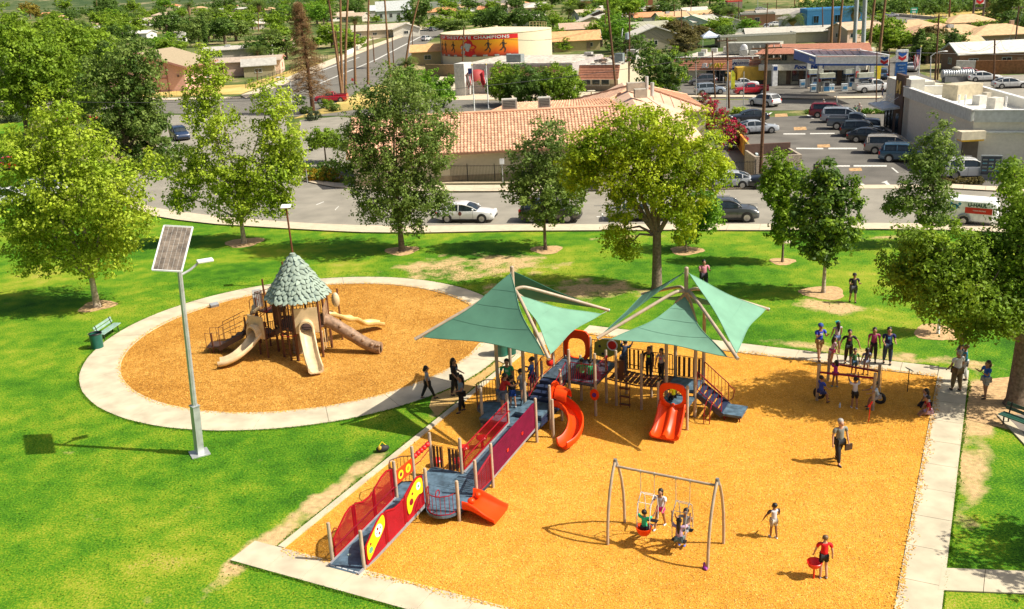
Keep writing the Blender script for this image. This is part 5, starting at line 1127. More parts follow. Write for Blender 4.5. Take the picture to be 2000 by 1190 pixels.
  for x in K['wx']:
   for s in(-1,1):
    mb=MB();mb.tube([V3(x,s*(hw-.30),K['r']+.03),V3(x,s*(hw+.012),K['r']+.03)],K['r']+.055,20);reg('wheel_arch',mb,'K')
    mb=MB();r=K['r'];mb.tube([V3(x,s*(hw-.22),r),V3(x,s*(hw-.02),r),V3(x,s*(hw+.022),r),V3(x,s*(hw+.03),r)],[r,r,r*.94,r*.72],20);reg('wheel',mb,'R')
    mb=MB();mb.tube([V3(x,s*(hw+.02),r),V3(x,s*(hw+.036),r)],r*.66,16)
    for q in range(5):
     a=2*math.pi*q/5;mb.beam(V3(x,s*(hw+.04),r),V3(x+math.cos(a)*r*.6,s*(hw+.04),r+math.sin(a)*r*.6),.012,.06)
    reg('rim',mb,'M','wheel')
  for s in(-1,1):
   mb=MB();mb.ell((x1-.20,s*hw*.72,.74 if kind!='pickup' else.95),(.16,.18,.085),8,6);reg('headlight',mb,'W')
   mb=MB();mb.box((x0+.09,s*hw*.80,trunk-.26 if kind!='pickup' else 1.0),(.12,.28,.16 if kind=='sedan' else.30));reg('taillight',mb,'T')
   mb=MB();mb.ell((xw-.28,s*(hw+.08),belt+.10),(.09,.10,.075),8,6);reg('mirror',mb,'P')
   mb=MB();mb.box((-.1,s*(hw-.005),.26),(L*.55,.03,.10));reg('sill',mb,'K')
   mb=MB();mb.box((.25,s*(hw+.002),belt-.22),(.16,.02,.03));mb.box((-.75,s*(hw+.002),belt-.22),(.16,.02,.03));reg('door_handle',mb,'P')
   mb=MB()
   for dx in(.72,-.32,-1.25):mb.box((dx,s*(hw-.002),.65),(.014,.012,.62))
   reg('door_gap',mb,'K')
  mb=MB();mb.box((x1-.02,0,.42),(.05,hw*1.3,.16));mb.box((x1-.08,0,.66 if kind!='pickup' else.90),(.06,hw*.9,.12));reg('grille',mb,'K')
  mb=MB();mb.box((x0+.03,0,.42),(.08,hw*1.5,.12));reg('rear_bumper',mb,'K');mb=MB();mb.box((x0-.005,0,.78 if kind!='pickup' else.55),(.02,.34,.16));reg('licence_plate',mb,'W')
  if kind=='pickup':
   mb=MB();mb.box(((xb-.08+x0+.14)/2,0,belt+.028),(xb-.08-(x0+.14),hw*1.62,.03));reg('bed_floor',mb,'K')
   mb=MB();
   for s in(-1,1):mb.box(((xb+x0)/2,s*hw*.90,belt+.06),(xb-x0,.12,.10))
   mb.box((x0+.07,0,belt+.06),(.10,hw*1.8,.10));reg('bed_wall',mb,'P')
  if kind in('suv','minivan'):
   for s in(-1,1):
    mb=MB();mb.tube([V3(xf-.2,s*w1*.86,H+.03),V3(xr+.2,s*w1*.86,H+.03)],.018,5);reg('roof_rail',mb,'M')
  _vehm[key]=parts;D=None
  for i,(name,mb,slot,sub,ang,bev)in enumerate(parts):
   me=bpy.data.meshes.new(name);me.from_pydata(mb.v,[],mb.f);me.materials.append(None);me.polygons.foreach_set('use_smooth',[True]*len(me.polygons));me.set_sharp_from_angle(angle=R(ang));parts[i]=(name,me,slot,sub,ang,bev)
 SL=dict(P=PM,G=GLASS,K=DARK,R=RUBBER,M=RIM,W=LAMPW,T=LAMPR)
 last={}
 for(name,me,slot,sub,ang,bev)in _vehm[key]:
  o=bpy.data.objects.new(name,me);COL.objects.link(o);o.parent=last[sub]if sub else T;last[name]=o
  o.material_slots[0].link='OBJECT';o.material_slots[0].material=SL[slot]
 return T
st=(G(973,430)-G(850,430));EA=math.atan2(st.y,st.x)
st2=G(1470,425)-G(1370,426);EB=math.atan2(st2.y,st2.x)
WHP=(.72,.72,.70);SIL=(.42,.44,.46);BLP=(.012,.013,.016)
fus=vehicle(912,431,EA,'sedan',WHP,'white sedan with a round door emblem parked in front of the tile roofed restaurant')
mb=MB();c=V3(-.30,-.935,.76);mb.prism([c+V3(math.cos(a)*.14,0,math.sin(a)*.17)for a in[2*math.pi*i/16 for i in range(16)]],(0,-.012,0));mb.build('door_emblem',MC((.20,.06,.04),.5),fus,False)
vehicle(1076,431,EA-.01,'suv',(.03,.028,.026),'black grey crossover parked behind the slim tree',sc=1.04)
vehicle(1250,428,EB,'sedan',(.40,.38,.33),'silver beige sedan hidden behind the big yellow green tree')
vehicle(1420,430,EB,'suv',(.06,.065,.07),'dark grey crossover parked to the right of the big tree')
vehicle(1418,366,EB+math.pi,'sedan',SIL,'silver sedan parked on the far side of the street beside the restaurant fence',sc=.95)
vehicle(1514,366,EB+math.pi,'suv',BLP,'black crossover parked behind the utility pole on the far side of the street')
pr=G(1760,262)-G(1600,222)
def row(px,py,kind,rgb,label,a=None):vehicle(px,py,R(-24)if a is None else a,kind,rgb,label,'cars in the fast food parking lot')
row(1622,229,'minivan',(.20,.004,.012),'dark red minivan at the far end of the parking row');row(1646,239,'minivan',(.34,.38,.43),'silver blue minivan next to the dark red one')
row(1667,252,'pickup',(.10,.13,.16),'grey blue pickup truck in the parking row');row(1684,266,'suv',(.02,.035,.045),'dark teal black suv in the parking row')
row(1700,277,'sedan',BLP,'black sedan in the middle of the parking row');row(1740,299,'minivan',(.36,.33,.28),'tan silver minivan in the parking row');row(1766,315,'suv',(.03,.09,.15),'blue suv at the near end of the parking row')
vehicle(1892,347,EB-.05,'suv',WHP,'white crossover waiting at the drive through menu board','cars in the fast food parking lot')
row(1478,260,'sedan',(.40,.43,.46),'silver sedan beside the crape myrtles',R(0));row(1462,238,'sedan',(.015,.02,.03),'black sedan parked next to the crape myrtles',R(178))
row(1493,207,'suv',WHP,'white suv driving on the main street beside the wooden pole',R(120))
vehicle(1386,184,R(2),'suv',(.25,.30,.36),'silver blue suv in front of the sandwich shop');vehicle(1371,166,R(178),'suv',(.10,.10,.11),'dark grey suv at the left door of the sandwich shop')
vehicle(1466,184,R(182),'pickup',(.42,.006,.015),'bright red pickup truck on the main street in front of the shops',sc=.88);vehicle(1450,173,R(0),'pickup',(.6,.6,.6),'white pickup behind the red pickup',sc=.85)
vehicle(1706,180,R(2),'pickup',WHP,'white pickup truck fuelling at the pumps');vehicle(1690,167,R(5),'suv',BLP,'black suv between the fuel pumps')
vehicle(1722,154,R(70),'suv',(.04,.09,.17),'blue suv leaving the fuel station');vehicle(1782,139,R(60),'sedan',(.5,.5,.5),'white silver sedan on the street behind the price sign')
vehicle(1921,159,R(-12),'sedan',WHP,'white sedan behind the fast food building near the red car');vehicle(1972,172,R(-8),'sedan',(.6,.6,.58),'pearl sedan parked nearer behind the fast food building');vehicle(1893,151,R(-10),'sedan',(.35,.01,.02),'red car mostly hidden behind the white sedan')
vehicle(648,200,R(178),'pickup',(.50,.006,.03),'long red pickup truck crossing behind the dead conifer',sc=.95)
vehicle(833,80,R(65),'suv',(.6,.6,.6),'white car driving away up the side street');vehicle(846,61,R(65),'suv',(.12,.13,.14),'dark car far up the side street')
vehicle(352,272,R(-60),'suv',(.02,.04,.09),'dark blue car between the dark oak and the plane tree')
vehicle(18,400,R(15),'suv',(.6,.6,.6),'white car at the left border behind the plane tree');vehicle(95,382,R(15),'suv',(.65,.65,.65),'second white car half hidden by the plane tree')
vehicle(160,240,R(10),'sedan',(.4,.01,.01),'red car behind the dark oak');vehicle(30,330,R(15),'sedan',(.45,.01,.01),'red car behind the upper left of the plane tree')
for i,(x,y,rz,k,c,lb)in enumerate([(1497,44,.3,'pickup',WHP,'white pickup at the repair yard'),(1515,52,.2,'sedan',WHP,'white car in the repair yard nearest the fan palm'),(1497,58,1.3,'suv',(.55,.55,.55),'white suv on the lane behind the flat roofs'),(1446,35,.5,'pickup',(.1,.1,.12),'grey pickup under the red canopy'),(1478,37,.4,'suv',(.04,.02,.08),'dark violet car in the repair yard'),(1768,122,1.2,'suv',(.3,.3,.3),'grey car on the right street'),(1486,21,0,'sedan',(.5,.5,.5),'silver car on the highway'),(1740,34,.1,'sedan',(.3,.3,.32),'grey car on the highway near the green sign')]):
 vehicle(x,y,rz,k,c,lb,'far cars',z=.06)
T=empty('box_truck',G(1462,165,.02),0,'small truck with a yellow cargo box behind the red pickup','truck')
mb=MB();mb.box((0,0,1.75),(4.2,2.2,2.1));mb.build('cargo_box',MC((.62,.38,.04),.5),T,False);mb=MB();mb.box((-2.9,0,1.2),(1.5,2,1.6));o=mb.build('cab',MC((.6,.36,.03),.4),T,False);bv=o.modifiers.new('b','BEVEL');bv.width=.2
mb=MB();mb.box((-3.3,0,1.65),(.75,1.9,.5));mb.build('window',GLASS,T,False)
for x in(-2.8,1.2):
 for y in(-1,1):
  mb=MB();mb.tube([V3(x,y*.8,.4),V3(x,y*1.08,.4)],.4,16);mb.build('wheel',RUBBER,T)
def text(s,size,m_,parent,loc,rot,ext=.012,name='lettering',bold=0,shear=0,sx=1.0,align='CENTER'):
 cu=bpy.data.curves.new(name,'FONT');cu.body=s;cu.size=size;cu.extrude=ext;cu.align_x=align;cu.align_y='CENTER';cu.offset=bold;cu.shear=shear
 o=bpy.data.objects.new(name,cu);me=bpy.data.meshes.new_from_object(o);bpy.data.objects.remove(o);bpy.data.curves.remove(cu)
 me.materials.clear();me.materials.append(m_);o=bpy.data.objects.new(name,me);COL.objects.link(o);o.parent=parent;o.location=loc;o.rotation_euler=rot;o.scale=(sx,1,1);return o
a,b=G(1868,438),G(1932,444);rz=math.atan2((b-a).y,(b-a).x);T=empty('cargo_trailer',(a+b)/2+V3(0,.75,.02),rz,'white and red rental cargo trailer standing at the kerb on the right','trailer')
mb=MB();W2,L2=.8,1.75;mb.loft([[V3(x,y,z_)for y,z_ in((-W2,.35),(-W2,1.70),(-W2*.7,1.86),(W2*.7,1.86),(W2,1.70),(W2,.35))]for x in(-L2,L2*.92)]+[[V3(L2*1.05,y,z_)for y,z_ in((-W2*.8,.45),(-W2*.8,1.55),(-W2*.55,1.7),(W2*.55,1.7),(W2*.8,1.55),(W2*.8,.45))]]);o=mb.build('box',WHITE,T,ang=30)
mb=MB();mb.box((.75,-W2-.006,1.10),(1.75,.012,.42));mb.build('red_panel',MC((.55,.02,.015),.4),T,False)
text('U-HAUL',.34,MC((.02,.05,.04),.5),T,(.65,-W2-.012,1.47),(R(90),0,0),bold=.012)
text('YOUR MOVING',.12,WHITE,T,(.80,-W2-.018,1.10),(R(90),0,0))
mb=MB()
for(x,z_,r)in((-1.1,1.45,.16),(-.75,1.3,.18),(-.95,1.12,.14),(-1.3,1.25,.1),(-.5,1.5,.1)):
 mb.prism([V3(x+math.cos(t_)*r*(1+.3*math.sin(5*t_)),-W2-.006,z_+math.sin(t_)*r)for t_ in[2*math.pi*i/20 for i in range(20)]],(0,-.006,0))
mb.build('blue_splash',MC((.03,.25,.38),.5),T,False)
mb=MB();mb.tube([V3(-1.35,-W2-.01,1.2),V3(-1.15,-W2-.01,1.45),V3(-.8,-W2-.01,1.42),V3(-.5,-W2-.01,1.2)],.03,6);mb.build('dark_swirl',DARK,T)
for s in(-1,1):
 mb=MB();mb.tube([V3(-.15,s*(W2-.05),.33),V3(-.15,s*(W2+.14),.33)],.32,18);w_=mb.build('wheel',RUBBER,T);mb=MB();mb.tube([V3(-.15,s*(W2+.14),.33),V3(-.15,s*(W2+.155),.33)],.19,14);mb.build('rim',RIM,w_)
 mb=MB();mb.tube([V3(-.15+math.cos(t_)*.42,s*(W2+.07),.36+math.sin(t_)*.42)for t_ in[math.pi*i/8 for i in range(9)]],.07,6);mb.build('mudguard',MC((.3,.31,.31),.5),T)
mb=MB();mb.box((0,0,.33),(3.5,1.5,.08));mb.beam(V3(1.8,0,.35),V3(2.9,0,.4),.1,.08);mb.build('chassis',MC((.35,.35,.35),.5),T,False)
for s in(-1,1):
 mb=MB();mb.box((-L2-.01,s*.65,.75),(.03,.1,.35));mb.build('taillight',LAMPR,T,False)
def ATY(px,py,Y):
 x=px-1000;y=-(py-595);X=x*cr-y*sr;Yc=x*sr+y*cr
 d=Vector((X,FPX*cp+Yc*sp,-FPX*sp+Yc*cp));t=Y/d.y;return d*t+Vector((0,0,HC))
def leafmat(name,a,b,trans=.42,isl=.35,sc=.5):
 return mat(name,a,.55,rgb2=b,scale=sc,trans=trans,island=isl,spec=.25,detail=4)
LM=dict(lime=leafmat('lime_leaves',(.50,.60,.05),(.25,.38,.022)),olive=leafmat('olive_leaves',(.26,.35,.07),(.115,.19,.035)),yellow=leafmat('yellow_green_leaves',(.50,.57,.02),(.22,.34,.014)),dark=leafmat('dark_green_leaves',(.155,.26,.04),(.065,.13,.022)),mid=leafmat('mid_green_leaves',(.31,.44,.032),(.14,.25,.018)),bright=leafmat('bright_green_leaves',(.24,.42,.03),(.11,.26,.02)),grey=leafmat('grey_green_leaves',(.16,.20,.10),(.085,.12,.055)),gold=leafmat('golden_leaves',(.42,.30,.04),(.20,.20,.03)),rust=leafmat('rusty_leaves',(.22,.17,.05),(.10,.10,.03)),pink=leafmat('crimson_flowers',(.62,.03,.10),(.30,.02,.04)),palm=leafmat('palm_fronds',(.20,.27,.05),(.09,.14,.03)),dead=leafmat('dead_twigs',(.32,.19,.08),(.16,.09,.035),trans=.1),orange=leafmat('orange_flowers',(.80,.36,.02),(.35,.28,.02)))
def crown_mesh(name,blobs,nl,ls,mats,cl=.45,per=26,fill=.35,seed=1,flowers=0,droop=0):
 """leaf-sized faces in clumps spread through a set of ellipsoids (cx,cy,cz,rx,ry,rz)"""
 g=np.random.default_rng(seed);B=np.array(blobs,float);w=(B[:,3]*B[:,4]*B[:,5])**(2/3);w/=w.sum()
 nc=max(3,nl//per);bi=g.choice(len(B),nc,p=w);d=g.normal(size=(nc,3));d/=np.linalg.norm(d,axis=1)[:,None]
 r=np.where(g.random(nc)<fill,g.uniform(.25,.85,nc),g.uniform(.78,1.14,nc)*(1+.20*np.sin(5*d[:,0]+4*d[:,2]+bi*1.7)))
 c=B[bi,:3]+d*r[:,None]*B[bi,3:6]
 k=g.integers(0,nc,nc);c=c+(c[k]-c)*(.10*(np.linalg.norm(c[k]-c,axis=1)<1.2*cl*3))[:,None]
 ci=np.repeat(np.arange(nc),per);n=len(ci);cr_=cl*g.uniform(.5,1.25,nc)
 off=g.normal(size=(n,3));off/=np.linalg.norm(off,axis=1)[:,None];off*=(g.random(n)**.45)[:,None]*cr_[ci][:,None];off[:,2]*=.75
 p=c[ci]+off
 if droop:p[:,2]-=droop*g.random(n)**2
 nrm=off/(np.linalg.norm(off,axis=1)[:,None]+1e-6)*.7+g.normal(size=(n,3))*.55+np.array([0,0,.45])+d[ci]*.35
 nrm/=np.linalg.norm(nrm,axis=1)[:,None];a=g.normal(size=(n,3));ex=np.cross(nrm,a);ex/=np.linalg.norm(ex,axis=1)[:,None];ey=np.cross(nrm,ex)
 s=(ls*g.uniform(.55,1.35,n))[:,None];ex*=s*.5;ey*=s*.36;bend=nrm*s*.10
 V=np.stack([p-ex,p-ey*.9+bend,p+ex,p+ey*.9+bend],1).reshape(-1,3);F=np.arange(4*n).reshape(-1,4)
 me=npmesh(name,V,F,mats)
 if isinstance(mats,(list,tuple))and len(mats)>1:
  mi=(g.random(nc)<flowers).astype(np.int32)[ci];me.polygons.foreach_set('material_index',mi)
 return me
def limbs(base,blobs,r0,h0,m_,parent,seed=1,lean=(0,0),twist=.3,forks=None):
 g=random.Random(seed);mb=MB();top=V3(lean[0],lean[1],h0)
 mb.tube([V3(0,0,-.1),V3(lean[0]*.1,lean[1]*.1,.25),V3(lean[0]*.5,lean[1]*.5,h0*.55),top],[r0*1.45,r0*1.05,r0*.88,r0*.8],10)
 tr=mb.build('trunk',m_,parent,ang=70)
 mb=MB()
 for b in blobs:
  e=V3(b[0],b[1],b[2]+b[5]*.3);q=top.lerp(e,.5)+V3(g.uniform(-.3,.3),g.uniform(-.3,.3),g.uniform(0,.5))
  rr=r0*.55*min(1,(b[3]/2.5)+.3);mb.tube([top-V3(0,0,r0),q,e],[rr,rr*.6,rr*.2],7)
  for k in range(5):
   s=q.lerp(e,g.random());d=V3(g.uniform(-1,1),g.uniform(-1,1),g.uniform(-.1,1)).normalized();mb.tube([s,s+V3(d.x*b[3],d.y*b[4],d.z*b[5])*.75],[rr*.3,rr*.08],5)
 mb.build('limbs',m_,parent,ang=70);return tr
def ptree(px,py,blobs,nl,ls,lm,label,r0=.16,bark=None,cl=.36,th=None,name='tree',cat='tree',fill=.35,per=26,seed=None,flowers=0,group=None,droop=0,depth=1.0,lean=(0,0)):
 """tree whose crown masses are given as (x, y, rx, ry[, depth offset m]) seen from the camera, placed at the tree's own distance"""
 b=G(px,py);S=SCL(b);T=empty(name,b,0,label,cat,group);BL=[]
 for q in blobs:
  dy=q[4]if len(q)>4 else 0;p=ATY(q[0],q[1],b.y+dy)-b;BL.append((p.x,p.y,max(p.z,.4),q[2]/S,q[2]/S*depth,q[3]/S/cp))
 seed=seed or int(px*7+py);me=crown_mesh('crown',BL,nl,ls,lm,cl,per,fill,seed,flowers,droop);link(me,'crown',T)
 zt=th or max(.8,min(x[2]-x[5]*.55 for x in BL));limbs(b,BL,r0,zt,bark or BARK,T,seed,lean);return T
ptree(190,600,[(110,240,40,52),(60,300,55,50),(160,310,60,60),(95,370,85,60),(215,380,70,60,-1),(40,420,45,50),(130,455,95,55,1),(250,440,50,40),(190,500,60,35),(60,500,50,35),(290,330,22,30)],38000,.20,LM['lime'],'large lime green plane tree on the left lawn with a dirt ring at its foot',.20,BARKP,.55,th=2.2,name='plane_tree',depth=.85)
ptree(477,475,[(410,130,26,38),(395,185,32,45),(415,245,45,50),(365,330,45,42),(430,340,55,50),(530,205,38,42),(545,270,42,45),(520,340,60,50),(480,390,60,35),(565,320,30,40),(355,390,28,25),(545,395,28,22)],32000,.215,LM['lime'],'twin topped lime green plane tree in front of the intersection',.18,BARKP,.55,th=2.0,name='plane_tree',depth=.8)
ptree(785,490,[(775,175,50,45),(735,225,60,50),(825,235,60,55),(775,290,95,60),(700,300,45,45),(845,300,40,45),(760,370,75,50),(820,390,55,42),(725,410,30,28),(795,430,45,28),(860,385,20,25)],36000,.185,LM['olive'],'tall olive green oak standing alone between the curb and the ring path',.22,BARK,.5,th=2.2,name='oak_tree',depth=.85)
ptree(1065,487,[(1070,275,45,40),(1035,320,45,40),(1100,330,40,42),(1065,365,65,40),(1015,375,28,25),(1115,385,28,28),(1060,415,42,25)],15000,.20,LM['olive'],'slim grey olive tree in front of the black crossover',.12,BARK,.42,th=2.2,name='young_oak_tree')
ptree(1283,565,[(1250,250,65,42),(1320,275,75,50),(1180,290,60,45),(1130,335,38,42),(1240,330,80,50),(1370,320,52,45),(1310,370,65,50),(1215,400,32,45),(1340,420,35,42),(1205,460,30,32),(1225,490,22,20),(1400,335,28,30),(1145,300,35,30)],40000,.18,LM['yellow'],'big yellow green tree with hanging side boughs and a thick grey trunk behind the canopies',.30,BARK,.48,th=3.6,name='liquidambar_tree',fill=.3)
ptree(1340,490,[(1370,400,35,32),(1345,440,28,30),(1385,425,25,28),(1335,465,16,14)],5000,.2,LM['bright'],'small bright green sapling half hidden behind the big yellow green tree',.08,BARKP,.35,th=1.0,name='sapling')
ptree(1528,512,[(1520,320,24,32),(1545,350,26,28),(1520,380,32,35),(1535,420,28,32),(1525,450,22,18),(1500,350,14,20)],9000,.2,LM['mid'],'slender young tree left of the dark glossy tree near the curb',.075,BARK,.36,th=2.0,name='young_tree')
ptree(1608,572,[(1615,350,28,38),(1590,385,32,38),(1650,390,28,42),(1610,420,50,42),(1570,440,30,35),(1640,455,42,32),(1600,480,42,28),(1670,370,10,28)],14000,.20,[LM['dark'],LM['mid']],'dark glossy green young tree on the right lawn with a pale straight trunk',.11,BARKP,.38,th=2.3,name='young_tree',flowers=.35)
ptree(1817,478,[(1835,270,22,35),(1800,300,25,30),(1838,325,30,36),(1800,360,35,35),(1765,395,35,18),(1838,385,24,26),(1820,420,30,22),(1745,402,16,10)],10000,.20,LM['olive'],'sparse olive tree with thin side twigs in front of the fast food wall',.10,BARK,.42,th=2.6,name='young_oak_tree',fill=.25)
ptree(1832,652,[(1850,560,26,26),(1835,590,18,16),(1870,580,18,20)],3500,.18,LM['mid'],'small white trunked sapling under the boughs of the large right hand tree',.07,WHITE,.3,th=1.2,name='sapling')
ptree(1985,790,[(1790,500,60,45,1),(1770,550,45,38,1),(1850,520,70,60,0),(1840,590,55,35,-.5),(1912,498,50,44,1),(1910,570,55,50,-1),(1990,405,38,55,1),(1990,500,60,60,0),(2050,450,90,90,0),(1960,620,40,40,-1),(2060,580,90,70,0),(1890,640,28,25,-.5),(1980,345,35,35,2),(1800,470,30,22)],52000,.15,LM['mid'],'very large spreading tree with a massive forked trunk at the right edge',.42,BARK,.42,th=3.2,name='large_tree',depth=.9)
ptree(250,330,[(250,115,60,35),(220,165,65,45),(285,175,35,45),(240,225,60,45),(290,245,40,35),(215,270,45,35),(300,300,60,25)],26000,.32,[LM['olive'],LM['dark']],'dark olive oak standing behind the plane tree on the left',.28,BARK,.65,th=2.2,name='oak_tree',flowers=.35)
ptree(60,310,[(40,110,70,45),(110,130,60,45),(60,180,80,45),(150,190,40,40),(20,60,40,30)],22000,.38,LM['mid'],'broad green tree in the upper left corner of the park',.3,BARK,.8,th=3,name='broad_tree')
ptree(175,262,[(175,95,55,35),(130,80,45,30),(200,130,45,35),(110,120,45,35)],14000,.42,LM['mid'],'rounded green tree behind the dark olive oak',.28,BARK,.9,th=3,name='broad_tree')
ptree(15,238,[(15,180,40,40),(35,215,30,25),(5,150,30,25)],8000,.3,LM['grey'],'grey green weeping tree at the left border',.2,BARK,.6,name='weeping_tree',droop=1.0)
ptree(637,318,[(637,268,32,17),(620,278,22,12),(655,278,22,12)],5000,.22,LM['mid'],'small umbrella shaped tree in the restaurant parking',.09,BARK,.4,th=1.9,name='small_tree')
for(x,y,w,lb)in((990,205,40,'leftmost of the three dense green trees before the mansard shop'),(1035,207,45,'middle one of the three dense green trees before the mansard shop'),(1095,205,42,'rightmost of the three dense green trees before the mansard shop')):
 ptree(x,y,[(x,y-48,w,28),(x-w*.4,y-32,w*.6,24),(x+w*.4,y-32,w*.6,24)],8000,.32,LM['mid']if x!=1035 else LM['dark'],lb,.16,BARK,.6,th=1.5,name='street_tree',group='dense trees before the shops')
ptree(1290,192,[(1270,110,35,28),(1310,130,40,30),(1280,145,42,32),(1305,165,28,18)],10000,.34,[LM['dark'],LM['mid']],'dark glossy round tree behind the hip roof of the restaurant',.25,BARK,.6,th=1.5,name='street_tree',flowers=.2)
ptree(850,212,[(860,180,30,25),(830,165,38,22),(800,150,30,18)],6000,.35,LM['bright'],'bright green shrub tree showing behind the tall olive oak',.14,BARK,.6,th=1,name='small_tree')
ptree(880,180,[(880,158,11,12)],1200,.25,LM['bright'],'small ball shaped tree in front of the shop with the round awning',.08,BARK,.4,th=1.2,name='small_tree')
for i,(x,y,s)in enumerate(((1376,228,22),(1392,250,25),(1412,272,26),(1428,292,27),(1442,268,14))):
 ptree(x,y,[(x,y-s*1.1,s,s*.9),(x+s*.5,y-s*.8,s*.7,s*.6)],2600,.20,[LM['rust'],LM['pink']],'red flowering crape myrtle in the row beside the tile roof, '+['farthest','second from the back','middle','nearest','smallest one on the right'][i],.07,BARK,.35,th=.9,name='crape_myrtle',cat='flowering tree',flowers=.55,group='crape myrtles along the restaurant')
T=empty('shade_tree',V3(23.5,24.2,0),0,'tree outside the right border shading the near right path','tree');BL=[(-1.5,.5,6,2.4,2.2,1.8),(.5,-.5,6.8,2.4,2.4,1.8),(1.5,1.2,5.6,2.2,2,1.6),(-3.4,.8,5.4,1.4,1.6,1.1)]
link(crown_mesh('crown',BL,11000,.2,LM['mid'],.4,22,.3,77),'crown',T);limbs(T.location,BL,.25,3.2,BARK,T,5)
b=G(612,220);T=empty('dead_conifer',b,0,'tall dead brown conifer with bare drooping branches by the intersection','tree');hh_=HT(b,2)
mb=MB();mb.tube([V3(0,0,0),V3(-.1,0,hh_*.5),V3(-.5,0,hh_)],[.34,.22,.04],10);mb.build('trunk',mat('dead_bark',(.13,.06,.03),.9,var=.3,bump=.8,bscale=10),T)
mb=MB();tips=[];g=random.Random(3)
for k in range(230):
 f=.16+.82*(k/230);z=hh_*f;L=(3.9*(1-f)**.75+.3)*g.uniform(.6,1.1);a=g.uniform(0,6.283);o=V3(-.5*f,0,z);d=V3(math.cos(a),math.sin(a),0)
 p=[o,o+d*L*.4+V3(0,0,.10*L),o+d*L*.75-V3(0,0,.02*L),o+d*L-V3(0,0,.10*L)];mb.tube(p,[.05,.035,.02,.01],4,cap=False);tips+=[(p[i].lerp(p[i+1],g.random()))for i in(0,1,1,2,2,2)]
mb.build('branches',LM['dead'],T)
tp=np.array([tuple(p)for p in tips]);tp=np.repeat(tp,9,0)+rng.normal(size=(len(tp)*9,3))*[.22,.22,.14];n=len(tp);ax3=rng.normal(size=(n,3));ax3[:,2]-=.3;ax3/=np.linalg.norm(ax3,axis=1)[:,None];sd3=np.cross(ax3,rng.normal(size=(n,3)));sd3/=np.linalg.norm(sd3,axis=1)[:,None]
V=np.stack([tp-ax3*.24-sd3*.012,tp+ax3*.24-sd3*.012,tp+ax3*.24+sd3*.012,tp-ax3*.24+sd3*.012],1).reshape(-1,3);link(npmesh('twigs',V,np.arange(4*n).reshape(-1,4),LM['dead']),'twigs',T)
VAR={}
for nm in('mid','dark','bright','olive','grey','rust','gold','lime'):
 for v in range(2):
  g=random.Random(hash(nm)%97+v if False else sum(map(ord,nm))+v*31)
  bl=[(0,0,1.05,.55,.55,.5)]+[(g.uniform(-.5,.5),g.uniform(-.5,.5),g.uniform(.55,1.35),g.uniform(.28,.5),g.uniform(.28,.5),g.uniform(.22,.42))for _ in range(6)]
  VAR[nm,v]=(crown_mesh('crown',bl,2600,.11,LM[nm],.17,20,.25,5+v),bl)
TRK={}
def far_tree(px,py,w,h,kind,label,group,name='tree',v=None,z=0):
 """w crown width m, h height m"""
 kx=1-.22*(px-1000)/1000;w*=kx;h*=kx;b=G(px,py,z);T=empty(name,b,random.uniform(0,6.28),label,'tree',group);me,bl=VAR[kind,v if v is not None else random.randint(0,1)]
 o=link(me,'crown',T);s=h/1.72;o.scale=(w/1.5,w/1.5,s)
 if 'm' not in TRK:
  mb=MB();mb.tube([V3(0,0,-.1),V3(0,0,1)],[.05,.03],7);q=mb.build('trunk',BARK,None);TRK['m']=q.data;bpy.data.objects.remove(q)
 o=link(TRK['m'],'trunk',T);o.scale=(w*1.0,w*1.0,h*.62)
 return T
GL='dense green trees among the houses on the left';GM='green trees among the houses behind the water tank';GR='green trees around the tan roofed houses on the right'
